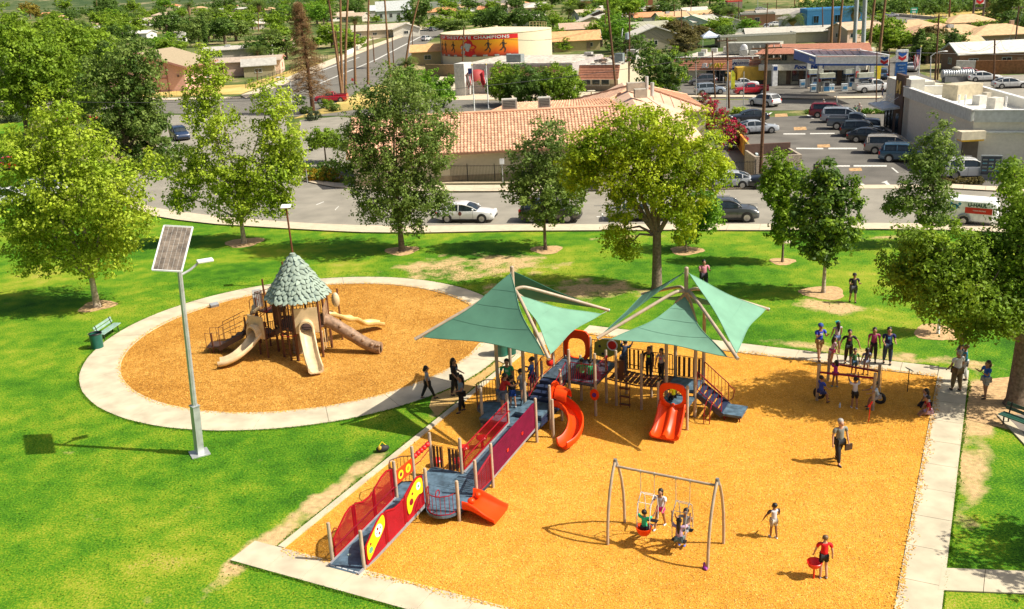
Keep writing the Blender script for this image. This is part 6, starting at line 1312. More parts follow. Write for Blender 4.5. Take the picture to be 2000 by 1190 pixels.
far=[(245,95,9,9,'dark',GL),(330,78,12,11,'dark',GL),(275,60,10,9,'mid',GL),(365,60,9,8,'dark',GL),(390,85,9,8,'olive',GL),(440,80,11,9,'dark',GL),(310,105,9,6,'bright',GL),(340,115,8,6,'mid',GL),(470,60,8,6,'mid',GL),(210,30,16,15,'dark',GL),(100,40,9,7,'mid',GL),(70,30,14,9,'gold',GL),(20,45,12,9,'mid',GL),(150,60,9,7,'olive',GL),(45,75,13,10,'mid',GL),(110,80,12,9,'mid',GL),(410,45,9,8,'olive',GL),(300,30,10,8,'mid',GL),(355,30,10,9,'bright',GL),(400,28,9,7,'mid',GL),(480,38,10,7,'mid',GL),(535,60,12,9,'mid',GL),(545,85,10,8,'mid',GL),(500,110,8,6,'dark',GL),(560,110,9,7,'olive',GL),(585,50,11,9,'dark',GL),(555,25,10,8,'bright',GL),(620,45,12,10,'bright',GL),(655,35,10,9,'dark',GL),(650,88,12,8,'mid',GL),(690,95,9,6,'mid',GL),(700,28,12,10,'dark',GL),(735,38,6,4,'mid',GL),(818,50,12,13,'dark',GM),(860,52,14,6,'mid',GM),(905,42,10,8,'mid',GM),(880,65,12,6,'olive',GM),(945,60,11,9,'dark',GM),(975,62,11,11,'dark',GM),(1020,60,10,9,'dark',GM),(1050,62,11,9,'dark',GM),(1080,50,9,7,'mid',GM),(1085,78,8,5,'mid',GM),(1110,62,8,5,'mid',GM),(1130,30,10,9,'mid',GM),(1150,40,9,7,'mid',GM),(1175,85,9,7,'mid',GM),(1195,70,9,8,'bright',GM),(1205,95,9,8,'bright',GM),(1190,50,8,7,'mid',GM),(1200,28,9,7,'mid',GM),(1245,28,8,9,'dark',GM),(1275,30,8,6,'rust',GM),(1300,32,8,6,'mid',GM),(1300,52,7,5,'lime',GM),(1230,55,8,5,'dark',GM),(1320,70,9,6,'rust',GM),(1345,92,9,6,'rust',GM),(1360,85,9,6,'rust',GM),(1340,105,8,5,'rust',GM),(1365,38,10,4,'mid',GM),(1395,68,9,6,'mid',GM),(1420,82,7,6,'dark',GM),(1410,60,8,5,'mid',GM),(1400,30,8,6,'mid',GM),(1420,40,8,6,'mid',GM),(1464,60,8,5,'bright',GM),(1100,95,5,4,'mid',GM),(1220,98,8,5,'dark',GM),(1120,15,10,8,'mid',GM),(1060,25,10,8,'mid',GM),(1010,20,12,9,'dark',GM),(960,22,10,8,'mid',GM),(1730,95,11,9,'mid',GR),(1755,98,9,7,'mid',GR),(1720,70,10,7,'mid',GR),(1815,98,9,7,'rust',GR),(1835,112,9,7,'dark',GR),(1810,118,8,6,'olive',GR),(1830,60,11,5,'lime',GR),(1790,60,7,3,'lime',GR),(1880,55,8,5,'mid',GR),(1920,52,10,5,'bright',GR),(1925,78,9,6,'mid',GR),(1945,75,8,5,'dark',GR),(1960,60,12,14,'olive',GR),(1985,50,12,14,'olive',GR),(1990,80,12,9,'dark',GR),(1885,88,7,4,'grey',GR),(1755,12,10,4,'mid',GR),(1650,72,8,3,'mid',GR),(1700,82,5,3,'mid',GR),(1850,12,22,9,'dark',GR),(1800,8,20,7,'dark',GR),(1690,8,14,5,'dark',GR)]
LB_={GL:'dense green tree among the houses on the left',GM:'green tree among the houses behind the water tank',GR:'green tree around the tan roofed houses on the right'}
SP={('gold',GL):('golden tipped tree at the top left corner',None),('grey',GR):('pale silvery shrub on the edge of the tan roofs',None)}
for(x,y,w,h,k,g_)in far:
 lb,gr=SP.get((k,g_),(LB_[g_],g_));far_tree(x,y+6,w,h,k,lb,gr,'tree')
for(x,y,w,h,k)in((10,32,24,19,'mid'),(60,36,20,17,'gold'),(130,28,20,17,'mid'),(215,34,26,21,'dark'),(262,26,16,15,'mid'),(322,26,16,14,'bright'),(440,20,20,14,'dark'),(640,22,14,12,'mid'),(-40,40,24,18,'dark')):
 far_tree(x,y,w,h,k,'x',GL)
g=random.Random(11);GF='small far trees near the top edge of the picture'
PALX=(505,530,1550,1428,1672,372,1140,1112)
for i in range(105):
 x=g.uniform(-60,1420)if i<60 else g.uniform(-140,640);y=8+g.random()**1.2*44
 if abs(x-840)<22 and y<60 or min(abs(x-q)for q in PALX)<13:continue
 far_tree(x,y,g.uniform(9,15),g.uniform(6,11),g.choice(['mid','dark','mid','olive','bright','dark']),'small far tree near the top edge of the picture',GF)
for i in range(90):
 x=g.uniform(-120,640);y=45+g.random()*100-max(0,x)*.08
 if 255<x and y>62 or x>470 and y>40:continue
 far_tree(x,y+20,g.uniform(8,13),g.uniform(6,10),g.choice(['mid','dark','olive','mid']),LB_[GL],GL)
def road_x(y):return float(np.interp(y,[40,57,78,100,143,200],[855,828,762,702,605,480]))
for k_,(lm_,n_)in enumerate((('mid',230),('dark',150),('bright',120),('olive',130))):
 bl=[]
 while len(bl)<n_:
  x=g.uniform(-150,1440);y=12+g.random()*95
  if abs(x-road_x(y))<62 or(x>835 and y>84)or(x>690 and x<850 and 60<y)or(x>260 and y>92-(x>440)*10):continue
  p=G(x,y);s=g.uniform(1.0,2.6)*(1-.2*(x-1000)/1000);bl.append((p.x,p.y,s*.5,s*g.uniform(1,2),s*g.uniform(1,2),s*g.uniform(.6,1.3)))
 o=link(crown_mesh('garden_shrubs',bl,n_*75,.42,LM[lm_],.5,12,.1,40+k_),'garden_shrubs');o['kind']='stuff'
def shrub(name,pts,rpx,nl,ls,lm,label,cl=.25,flowers=0,cat='shrub',group=None):
 b=G(*pts[0]);T=empty(name,b,0,label,cat,group);BL=[]
 for q in pts:
  p=G(*q)-b;r=rpx/SCL(b);BL.append((p.x,p.y,r*.75,r*1.2,r*1.1,r*.8))
 link(crown_mesh('foliage',BL,nl,ls,lm,cl,18,.15,int(pts[0][0]),flowers),'foliage',T);mb=MB()
 for q in BL:mb.tube([V3(q[0],q[1],0),V3(q[0],q[1],q[2])],[.05,.02],5)
 mb.build('stems',BARK,T);return T
shrub('flowering_hedge',[(610,352),(624,353),(638,354),(652,355)],15,7000,.14,[LM['mid'],LM['orange']],'hedge with orange yellow flowers at the corner of the restaurant',flowers=.5,cat='hedge')
shrub('hedge',[(600,338),(625,335),(650,332),(680,338)],12,3000,.2,LM['dark'],'dark green hedge behind the orange flowers',cat='hedge')
for i,(x,y,r,k,lb)in enumerate(((640,212,11,'mid','round green bush on the dry traffic island'),(655,218,10,'olive','olive bush on the dry traffic island'),(615,235,12,'grey','spiky grey green bush below the dead conifer'),(700,245,9,'grey','grey bush beside the pale parking'),(585,205,12,'dark','dark low bush left of the dead conifer trunk'),(600,222,9,'olive','small olive bush on the verge below the dead conifer'),(735,245,10,'mid','green bush at the back of the restaurant parking'),(690,262,9,'mid','green bush right of the umbrella shaped tree'))):
 shrub('bush',[(x,y)],r,1500,.2,LM[k],lb)
for i,(x0,x1,y,lb)in enumerate(((1578,1596,222,'short clipped hedge left of the minivans'),(1680,1699,222,'clipped hedge behind the silver minivans'),(1712,1740,222,'clipped hedge by the fast food entrance'))):
 shrub('clipped_hedge',[(x0+(x1-x0)*k/4,y)for k in range(5)],6,2600,.12,LM['bright'],lb,.14,cat='hedge')
shrub('low_hedge',[(1848+11*k,360)for k in range(7)],8,3500,.12,LM['rust'],'low brownish hedge in front of the white crossover',.15,cat='hedge')
shrub('bush',[(1435,222),(1448,222)],8,1500,.15,LM['lime'],'bright round bush at the corner of the parking lot')
shrub('bush',[(1960,352),(1990,352)],14,2500,.16,LM['lime'],'lime green bush under the menu board')
for(x,lb)in((1793,'left one of the two dark cypresses behind the price sign'),(1858,'right one of the two dark cypresses behind the price sign')):
 b=G(x,122);T=empty('cypress',b,0,lb,'tree','dark cypresses');h=HT(b,56);link(crown_mesh('crown',[(0,0,h*f,1.15*w_,1.15*w_,h*.16)for f,w_ in((.16,.9),(.32,1.05),(.5,1),(.68,.85),(.84,.55))],7000,.25,LM['dark'],.35,20,.1,x),'crown',T);mb=MB();mb.tube([V3(0,0,0),V3(0,0,h*.9)],[.25,.05],7);mb.build('trunk',BARK,T)
for(x,yb,yt,w_,lb)in((425,52,-8,1.6,'thick tall cypress on the upper left'),(403,92,28,.8,'thin column shaped cypress behind the church roof')):
 b=G(x,yb);T=empty('cypress',b,0,lb,'tree');h=HT(b,yt);link(crown_mesh('crown',[(0,0,h*f,1.0*w_*q,1.0*w_*q,h*.17)for f,q in((.18,.9),(.35,1),(.52,1),(.7,.8),(.86,.5))],5000,.35,LM['dark'],.4,20,.1,x),'crown',T);mb=MB();mb.tube([V3(0,0,0),V3(0,0,h*.9)],[.3,.05],7);mb.build('trunk',BARK,T)
def frond_mesh(L,nl,wid,seed):
 g=random.Random(seed);mb=MB()
 for k in range(nl):
  a=g.uniform(0,6.283);e=g.uniform(-.9,1.1);d=V3(math.cos(a),math.sin(a),0);LL=L*g.uniform(.8,1.1)
  pts=[V3(0,0,0),d*LL*.4*math.cos(e*.6)+V3(0,0,LL*.42*math.sin(e)+.1),d*LL*.8+V3(0,0,LL*.5*math.sin(e)-.05*L),d*LL*.98+V3(0,0,LL*.42*math.sin(e)-.3*L)]
  s=V3(-d.y,d.x,0)
  for i in range(3):
   for sg in(-1,1):
    for q in range(4):
     p=pts[i].lerp(pts[i+1],(q+.5)/4);w=wid*(1-.22*i)*L;tip=p+s*sg*w+d*w*.6-V3(0,0,w*.35);mb.add([p-d*.05*L*.3,p+d*.05*L*.3,tip],[(0,1,2)])
 return mb
PMESH={}
for v in range(2):
 mb=frond_mesh(1.0,80,.32,v+4);o=mb.build('fronds',LM['palm'],None,False);PMESH[v]=o.data;bpy.data.objects.remove(o)
PT=mat('palm_trunk_brown',(.24,.13,.06),.9,var=.3,scale=4,bump=.6,bscale=8);PTD=mat('palm_skirt',(.30,.20,.10),.9,var=.4,scale=5)
def palm(bx,by,tx,ty,label,fr=2.2,r=.22,skirt=0,zt=None,group=None,over=0):
 b=G(bx,by);T=empty('palm_tree',b,0,label,'palm',group);h=zt or HT(b,ty);tp_=ATY(tx,ty,b.y)-b
 tp_=tp_*(1+over);h=tp_.z
 mb=MB();mb.tube([V3(0,0,0),V3(tp_.x*.25,0,h*.33),V3(tp_.x*.6,0,h*.66),tp_],[r*1.25,r,r*.85,r*.8],9);mb.build('trunk',PT,T)
 o=link(PMESH[int(bx)%2],'fronds',T,tp_,bx);o.scale=(fr,)*3
 if skirt:
  mb=MB();mb.tube([tp_-V3(0,0,skirt),tp_-V3(0,0,skirt*.4),tp_+V3(0,0,.1)],[r*1.2,fr*.33,fr*.12],9);mb.build('dead_frond_skirt',PTD,T)
 return T
PG='very tall palms with thin trunks rising out of the picture'
for(a,b_,c,d,ov)in((668,186,640,-10,.25),(669,184,666,-10,.4),(675,188,681,-10,.3),(719,165,722,-10,.35),(762,150,751,-10,.45),(791,132,823,-10,.3),(1623,92,1627,-10,.6),(1637,94,1647,-10,.5),(1697,106,1710,-10,.4),(1717,110,1731,-10,.5)):
 palm(a,b_,c,d,'very tall thin palm trunk rising out of the top of the picture',2.4,.21 if a<1000 else.26,0,group=PG,over=ov)
for(a,b_,c,d,f,s,lb)in((694,165,693,38,1.6,1.0,'mid height palm with a small crown beside the tall palm trunks'),(505,62,505,8,4.0,3.5,'shaggy fan palm at the top left of the dead conifer'),(530,118,528,66,3.0,.8,'green palm left of the dead conifer'),(505,140,503,100,2.8,.5,'lower palm in front of the grey roofed house'),(1550,66,1548,38,3.6,1.6,'fan palm beside the white gabled house'),(1428,48,1426,22,3.8,3.0,'fan palm on the lane behind the green trimmed houses'),(1670,60,1672,18,4.2,4.0,'large fan palm between the white sign poles'),(372,62,368,10,3,5,'old shaggy palm trunk among the trees on the left'),(1140,36,1138,8,4.5,2,'feather palm behind the white gable houses'),(1110,42,1112,18,3.8,1,'second feather palm left of the first behind the white gable houses'),(797,138,795,122,2.6,.3,'short palm beside the small shed'),(193,36,187,-6,3,2,'thin palm trunk in front of the dark pine on the upper left'),(1192,32,1190,10,3.5,.6,'small palm behind the transformer pole'),(1552,12,1552,-20,4,3,'palm left of the blue building'),(1560,14,1562,-20,4,3,'palm right next to the one left of the blue building'),(1925,44,1930,-5,3.6,3,'palm beside the high logo sign')):
 palm(a,b_,c,d,lb,f,.22,s)
def belt(px0,px1,y0,y1,n,label,hh=(4,8),nl=16000,ls=1.0):
 pts=[]
 for i in range(n):pts.append(G(g.uniform(px0,px1),g.uniform(y0,y1)))
 V=[];
 bl=[(p.x,p.y,g.uniform(1.5,3),g.uniform(3,7),g.uniform(3,7),g.uniform(*hh)*.6)for p in pts]
 o=link(crown_mesh('far_shrub_belt',bl,nl,ls,LM['dark'],1.6,16,.1,9),'far_shrub_belt');o['kind']='stuff';return o
belt(1560,1960,19,30,60,'x',(2,4));belt(1500,2100,-12,2,90,'x',(6,10))
for(x0,x1,y0,y1,nn_)in((-300,250,20,38,90),(-200,700,8,22,210),(500,1450,-14,8,260)):
 o=belt(x0,x1,y0,y1,nn_,'x',(10,15),42000,1.3)
HILL=ground_mat('far_hill',[(.3,(.04,.075,.025)),(.6,(.09,.12,.045)),(.85,(.34,.28,.16))],(.008,1.2,5),(.05,.9,6),(.2,.3,5),.3,2)
mb=MB();rings=[]
for j,(Y,zf)in enumerate(((1300,-1),(1700,30),(2300,75),(3000,40))):
 rings.append([V3(-2600+5200*i/40,Y,zf*(1 if j==0 else(.6+.4*math.sin(i*.9+j)+.25*math.sin(i*2.3))))for i in range(41)])
mb.loft(rings,closed=False,cap=False);o=mb.build('hills',HILL);o['kind']='structure'
def window(par,c,w,h,nrm,frame=WHITE,bars=1,glass=GLASS,deep=.05):
 """window part with pane sub-part on a wall: c centre, nrm outward unit vector (thing's axes)"""
 n=Vector(nrm);s=Vector((-n.y,n.x,0));u_=V3(0,0,1);mb=MB();M_=Matrix((s,n,u_)).transposed();t=min(.09,w*.12);c=Vector(c)
 for a in(-1,1):mb.box(c+s*a*(w/2-t/2)+n*.02,(t,.10,h),ax=M_);mb.box(c+u_*a*(h/2-t/2)+n*.02,(w-2*t,.098,t),ax=M_)
 for k in range(bars):mb.box(c+s*((k+1)/(bars+1)-.5)*w+n*.018,(t*.6,.085,h-2*t),ax=M_)
 f=mb.build('window',frame,par,False);mb=MB();mb.box(c+n*.008,(w-t,.02,h-t),ax=M_);mb.build('pane',glass,f,False);return f
def door(par,c,w,h,nrm,m_):
 n=Vector(nrm);s=Vector((-n.y,n.x,0));M_=Matrix((s,n,V3(0,0,1))).transposed();mb=MB();mb.box(Vector(c)+n*.03,(w,.08,h),ax=M_);d=mb.build('door',m_,par,False)
 mb=MB();mb.ell(Vector(c)+n*.1+s*w*.38,(.04,.04,.04),6,4);mb.build('handle',DARK,d)
def shingle(rgb):return MC(rgb,.9,var=.16,scale=1.4,bump=.4,bscale=6)
def house(px,py,w,d,rz,hw,roof,rrgb,wrgb,label,pitch=.36,ridge='x',z=0,wins=3,chim=0,trim=None,group=None,cat='house',over=.45,name='house',ac=0):
 """px,py: ground pixel of the middle of the camera-side wall"""
 kx=1-.24*(px-1000)/1000;w*=kx;d*=kx;b=G(px,py,z);f=V3(math.sin(rz),-math.cos(rz));b=b-f*(d/2);T=empty(name,b,rz,label,cat,group);WM=MC(wrgb,.85,var=.08);RM=shingle(rrgb);TM=MC(trim or(.6,.58,.52),.7)
 mb=MB();mb.box((0,0,hw/2),(w,d,hw));mb.build('wall',WM,T,False)
 W_,D_=w/2+over,d/2+over;t=.14
 if roof=='hip':
  rh=min(W_,D_)*pitch;rx,ry=max(.01,W_-D_),max(.01,D_-W_);z0=hw+.02
  E=[V3(-W_,-D_,z0),V3(W_,-D_,z0),V3(W_,D_,z0),V3(-W_,D_,z0)];Tp=[V3(-rx,-ry,z0+rh),V3(rx,-ry,z0+rh),V3(rx,ry,z0+rh),V3(-rx,ry,z0+rh)]
  mb=MB();mb.loft([[p-V3(0,0,t)for p in E],E,Tp]);r_=mb.build('roof',RM,T,False)
 elif roof=='gable':
  if ridge=='x':
   rh=D_*pitch;pr_=[(-D_,hw-over*pitch),(0,hw+rh-over*pitch),(D_,hw-over*pitch)];mk=lambda x,y,z_:V3(x,y,z_);L_0,A_=W_,D_
  else:
   rh=W_*pitch;pr_=[(-W_,hw-over*pitch),(0,hw+rh-over*pitch),(W_,hw-over*pitch)];mk=lambda x,y,z_:V3(y,x,z_);L_0,A_=D_,W_
  mb=MB()
  for s in(-1,1):
   a=[mk(-L_0,s*A_,pr_[0][1]+.04),mk(L_0,s*A_,pr_[0][1]+.04),mk(L_0,0,pr_[1][1]+.04),mk(-L_0,0,pr_[1][1]+.04)]
   mb.prism(a,(0,0,t))
  r_=mb.build('roof',RM,T,False);mb=MB();iw=(d/2 if ridge=='x' else w/2);L2_=(w/2 if ridge=='x' else d/2)
  mb.prism([mk(-L2_+.001,-iw,hw),mk(-L2_+.001,iw,hw),mk(-L2_+.001,0,hw+iw*pitch)],mk(2*L2_-.002,0,0));mb.build('gable_wall',WM,T,False)
  for e in(-1,1):
   for s in(-1,1):mb=MB();mb.beam(mk(e*(L_0+.02),s*A_,pr_[0][1]+.08),mk(e*(L_0+.02),0,pr_[1][1]+.08),.06,.22);mb.build('barge_board',TM,T,False)
 else:
  mb=MB();mb.box((0,0,hw+.06),(w-.3,d-.3,.1));r_=mb.build('roof',RM,T,False);mb=MB()
  for s in(-1,1):mb.box((0,s*(d/2-.08),hw+.2),(w+.02,.2,.5));mb.box((s*(w/2-.08),0,hw+.2),(.2,d-.36,.5))
  mb.build('parapet',TM,T,False)
 for k in range(wins):window(T,((k+.5)/wins*w-w/2+(.3 if k%2 else-.2),-d/2,hw*.55),min(1.6,w/wins*.5),hw*.38,(0,-1,0),TM)
 for s in(-1,1):window(T,(s*w/2,0,hw*.55),1.3,hw*.36,(s,0,0),TM)
 if wins>1:door(T,(w*.5/wins,-d/2,1.02),.95,2.0,(0,-1,0),MC((.25,.18,.12),.6))
 if chim:
  mb=MB();mb.box((w*.2,0,hw+1.3),(.7,.7,2.2));mb.build('chimney',MC((.5,.35,.25),.8),T,False)
 if ac:
  mb=MB();mb.box((-w*.15,-d*.12,hw+rh*.62+.3 if roof!='flat' else hw+.6),(1.3,1.1,.9));mb.build('cooler',MC((.42,.43,.42),.6),T,False)
 return T
TAN=(.55,.36,.19);GREYR=(.38,.35,.30);TER=(.62,.26,.12);CRM=(.66,.56,.38);WHT=(.72,.70,.64)
H_=[(745,74,19,9,.12,2.7,'gable',(.47,.40,.30),(.40,.34,.25),'long beige house with a carport on the far side of the side street',dict(wins=4)),(772,42,17,11,.10,5.4,'gable',(.44,.46,.44),(.52,.54,.50),'tall two storey grey roofed house behind the palms',dict(wins=4,pitch=.75)),(737,36,7,8,.1,4.4,'gable',(.50,.54,.54),(.48,.46,.42),'small pale roofed annex left of the two storey house',dict(wins=1,pitch=.6)),(795,72,9,8,.15,2.8,'gable',(.60,.52,.42),(.70,.66,.56),'white gabled house behind the leaning palm',dict(wins=1,ridge='y')),(868,36,16,10,.1,3.4,'hip',TER,(.70,.62,.42),'cream house with an orange hip roof beyond the side street',dict(wins=3)),(838,126,7.5,6,0,2.9,'gable',(.62,.36,.15),(.42,.35,.16),'small olive shed with an orange roof left of the water tank',dict(wins=1,pitch=.42)),(1127,100,12,8,0,2.6,'gable',(.62,.34,.15),(.50,.40,.20),'house with a plain orange roof right of the water tank',dict(wins=2,pitch=.5)),(1140,74,14,9,0,2.6,'gable',(.48,.33,.23),(.45,.36,.28),'brown roofed house behind the plain orange roof',dict(wins=2)),(1157,62,10,10,0,3.0,'gable',(.60,.52,.42),(.52,.42,.28),'house with a white edged gable behind the brown roof',dict(ridge='y',wins=1,trim=WHT)),(1172,46,10,9,0,3.0,'gable',(.33,.33,.30),(.10,.08,.075),'house with a dark brown gable among the trees',dict(ridge='y',wins=1,trim=(.4,.5,.45))),(1262,70,14,8,0,2.4,'gable',(.36,.35,.25),(.42,.38,.30),'grey olive roofed house left of the big white edged gable',dict(wins=2)),(1280,97,14,12,0,3.0,'gable',(.62,.58,.50),(.38,.34,.26),'large house with a white edged gable and a dark vent behind the dark tree',dict(ridge='y',wins=1,trim=WHT)),(1255,48,13,8,0,2.5,'hip',(.42,.36,.26),(.50,.45,.36),'grey brown hip roofed house behind the transformer pole',dict()),(1318,50,11,9,.2,2.8,'gable',(.58,.34,.18),(.48,.52,.50),'pale blue house with an orange roof and a rooftop cooler',dict(ac=1)),(1350,62,11,9,-.3,2.8,'gable',(.45,.42,.32),(.50,.60,.56),'house with pale green trim in front of the ivy roof',dict(trim=(.10,.42,.30),wins=2,ridge='y')),(1380,60,12,9,.5,2.8,'gable',(.42,.40,.34),(.52,.58,.56),'house with mint green trim and a long grey roof',dict(trim=(.12,.42,.32),wins=2)),(1425,64,9,8,0,2.8,'gable',(.48,.44,.36),(.55,.60,.60),'small white gabled house left of the round bush',dict(ridge='y',wins=1)),(1345,38,16,9,0,2.6,'gable',(.62,.55,.44),WHT,'pale flat looking house behind the ivy covered roof',dict()),(1380,44,12,8,.35,2.6,'gable',(.60,.36,.18),(.58,.50,.42),'orange roofed house covered by ivy',dict()),(1480,90,20,9,-.05,2.4,'flat',(.52,.48,.38),(.40,.36,.26),'flat roofed building with rooftop boxes behind the sandwich shop',dict(wins=0)),(1560,84,28,12,-.16,2.4,'gable',(.46,.43,.36),(.42,.38,.30),'long grey roofed motel block behind the fuel shop',dict(wins=0,pitch=.2)),(1530,46,18,9,0,2.8,'gable',(.36,.33,.28),(.50,.44,.36),'grey roofed house behind the fan palm',dict()),(1575,58,13,10,0,3.0,'gable',(.38,.34,.30),(.60,.60,.60),'white gabled house beside the fan palm',dict(ridge='y',wins=1)),(1632,58,19,10,-.05,5.4,'flat',(.20,.42,.62),(.06,.26,.52),'bright blue flat roofed building near the highway',dict(wins=3,trim=(.10,.34,.60))),(1690,82,12,9,.3,3.0,'gable',(.50,.36,.24),(.55,.42,.34),'tan roofed house behind the sign poles',dict(ac=0)),(1790,80,16,11,0,2.7,'hip',TAN,(.50,.38,.26),'tan hip roofed house behind the left cypress',dict(ac=1)),(1835,88,15,10,.1,2.7,'hip',(.56,.34,.19),(.42,.28,.2),'tan hip roofed house between the cypresses',dict()),(1888,96,17,12,.1,2.8,'hip',TAN,(.40,.28,.2),'wide tan hip roofed house right of the cypresses',dict(ac=1)),(1900,66,15,11,0,2.7,'hip',(.60,.38,.20),(.46,.34,.24),'tan hip roofed house under the high logo sign',dict()),(1965,96,17,12,-.05,2.8,'hip',(.58,.38,.20),(.42,.30,.2),'tan hip roofed house at the right border',dict(chim=1)),(1870,120,12,9,0,2.7,'gable',(.60,.40,.22),(.48,.36,.26),'plain tan roofed house behind the brick house',dict(wins=1)),(150,14,38,14,.05,4,'hip',TER,(.62,.45,.30),'large orange tiled roof at the top left',dict()),(280,16,36,14,-.05,4.5,'hip',TER,(.62,.45,.30),'long orange tiled building left of the arched house',dict()),(335,20,16,10,0,5,'hip',TER,(.72,.58,.40),'cream house with an orange hip roof and a dark window',dict()),(400,10,22,10,0,4,'hip',(.62,.27,.13),(.6,.45,.3),'orange tiled roof behind the thick cypress',dict()),(112,40,12,9,0,2.8,'hip',(.58,.32,.18),(.5,.4,.3),'small orange roofed house among the left trees',dict()),(205,56,11,9,.4,2.8,'gable',(.56,.38,.24),WHT,'white house with twin chimneys on the left',dict(chim=1)),(250,78,15,9,-.1,2.4,'gable',(.66,.62,.56),WHT,'white roofed house behind the pink church',dict(pitch=.2)),(352,82,4,4,.2,3.4,'flat',WHT,WHT,'small white block behind the church roof',dict(wins=0)),(455,26,24,9,-.02,3.2,'gable',(.46,.44,.38),(.42,.30,.24),'long grey roofed shop far up on the left',dict(wins=4,pitch=.25)),(490,58,12,9,.3,2.6,'gable',(.62,.56,.46),(.5,.46,.4),'white edged carport roof left of the dead conifer',dict()),(465,118,16,10,.15,2.9,'gable',(.46,.42,.36),(.50,.42,.34),'grey gravel roofed hall behind the pink church',dict(pitch=.12,wins=2,ac=1)),(480,148,14,9,.12,3.0,'gable',(.42,.34,.26),(.66,.48,.36),'low pink walled wing right of the church',dict(pitch=.14,wins=3,trim=(.5,.22,.16))),(545,98,8,6,.1,2.6,'gable',(.55,.34,.2),(.5,.4,.3),'small brown roofed house behind the green palm',dict(wins=1)),(508,150,6,6,.2,2.4,'gable',(.40,.38,.33),(.35,.30,.18),'grey shed beside the lower palm',dict(wins=1)),(1480,50,12,8,-.2,3.4,'flat',(.52,.46,.40),(.4,.2,.12),'flat brick coloured workshop in the repair yard',dict(wins=1)),(1435,24,7,5,0,4.2,'flat',(.62,.06,.05),(.3,.25,.2),'small building under a bright red canopy',dict(wins=0,trim=(.62,.06,.05))),(1200,14,45,8,0,4,'flat',(.3,.3,.32),(.36,.12,.06),'long brick red building at the top edge',dict(wins=0)),(1820,8,12,8,0,4,'gable',(.5,.2,.1),(.4,.3,.2),'small house beyond the dry field',dict(wins=1)),(955,12,26,8,0,4,'flat',(.62,.60,.58),(.55,.5,.48),'long pale building at the top edge',dict(wins=0)),(870,14,22,8,0,3.5,'flat',(.08,.34,.22),(.4,.45,.4),'low building with a green roof far up the side street',dict(wins=0))]
for(px,py,w,d,rz,hw,rf,rr_,wr,lb,kw)in H_:house(px,py,w,d,rz,hw,rf,rr_,wr,lb,**kw)
g=random.Random(23)
for i in range(34):
 x=g.uniform(-60,1300);y=g.uniform(16,52)
 if 700<x<900:continue
 house(x,y,g.uniform(10,15),g.uniform(8,10),g.uniform(-.4,.4),2.7,g.choice(['gable','hip']),g.choice([TAN,GREYR,TER,(.60,.55,.46),(.5,.38,.27)]),g.choice([CRM,WHT,(.5,.45,.38)]),'small far house half hidden among the trees near the top edge',group='small far houses near the top edge',wins=2)
BRK=mat('brown_brick',(.27,.13,.055),.9,var=.25,scale=3,bump=.4,bscale=12)
house(1960,138,19,9,-.02,2.9,'gable',(.62,.60,.52),(.20,.12,.07),'brown brick house with a pale roof behind the brick wall',wins=3,pitch=.42,trim=(.35,.42,.38))
def wallrun(name,a,b,h,t,m_,label,cat='wall'):
 a,b=G(*a),G(*b);T=empty(name,(a+b)/2,0,label,cat);n=max(1,int((b-a).length/3))
 for k in range(n):
  p,q=a.lerp(b,k/n)-T.location,a.lerp(b,(k+1)/n)-T.location;e=(q-p).normalized()*.01
  mb=MB();mb.beam(p+e+V3(0,0,h/2),q-e+V3(0,0,h/2),t,h);mb.build('panel',m_,T,False)
 mb=MB();mb.beam(a-T.location+V3(0,0,h+.04),b-T.location+V3(0,0,h+.04),t+.08,.07);mb.build('coping',m_,T,False);return T
wallrun('brick_wall',(1904,145),(2100,143),2.0,.2,BRK,'brown brick wall behind the white sedans');wallrun('white_wall',(1866,144),(1903,145),2.0,.2,WHITE,'short white wall beside the brick wall')
wallrun('tan_wall',(832,148),(912,150),2.2,.2,MC((.38,.25,.13),.85),'tan block wall below the water tank')
wallrun('low_white_wall',(678,108),(700,98),1.1,.2,WHITE,'low white garden wall beyond the dead conifer')
def iron_fence(name,pts,h,label,pitch=.14,r=.010,m_=DARK):
 P_=[G(*p)for p in pts];T=empty(name,P_[0],0,label,'fence');Q_=[p-P_[0]for p in P_];L=sum((Q_[i+1]-Q_[i]).length for i in range(len(Q_)-1))
 S=resample(Q_,max(2,int(L/2.6)))
 for p in S:
  mb=MB();mb.box(p+V3(0,0,h/2+.05),(.07,.07,h+.1));mb.build('post',m_,T,False)
 mb=MB()
 for i in range(len(S)-1):
  for z_ in(.15,h-.12):mb.beam(S[i]+V3(0,0,z_),S[i+1]+V3(0,0,z_),.03,.04)
 mb.build('rail',m_,T,False);S2=resample(Q_,int(L/pitch));mb=MB()
 for p in S2:mb.box(p+V3(0,0,h/2),(r*2,r*2,h-.04))
 o=mb.build('pickets',m_,T,False);o['kind']='stuff';return T
iron_fence('iron_fence',[(862,358),(1000,358),(1200,357),(1475,352)],1.75,'black iron fence in front of the tile roofed restaurant')
iron_fence('iron_fence',[(480,173),(545,150),(600,130),(640,116)],1.3,'low dark fence along the dry church lawn',.5)
iron_fence('iron_fence',[(285,189),(345,189),(420,184)],1.3,'low dark fence before the pink church',.6)
strip('fence_base',gp([(862,358.5),(1475,353)]),gp([(862,361.5),(1475,356)]),.15,MC((.42,.34,.22),.9),.15)
TILE=mat('terracotta_roof_tile',(.74,.44,.28),.85,rgb2=(.60,.32,.19),scale=2.2,island=.22);STUC=mat('cream_stucco',(.56,.49,.35),.9,var=.05,bump=.3,bscale=40)
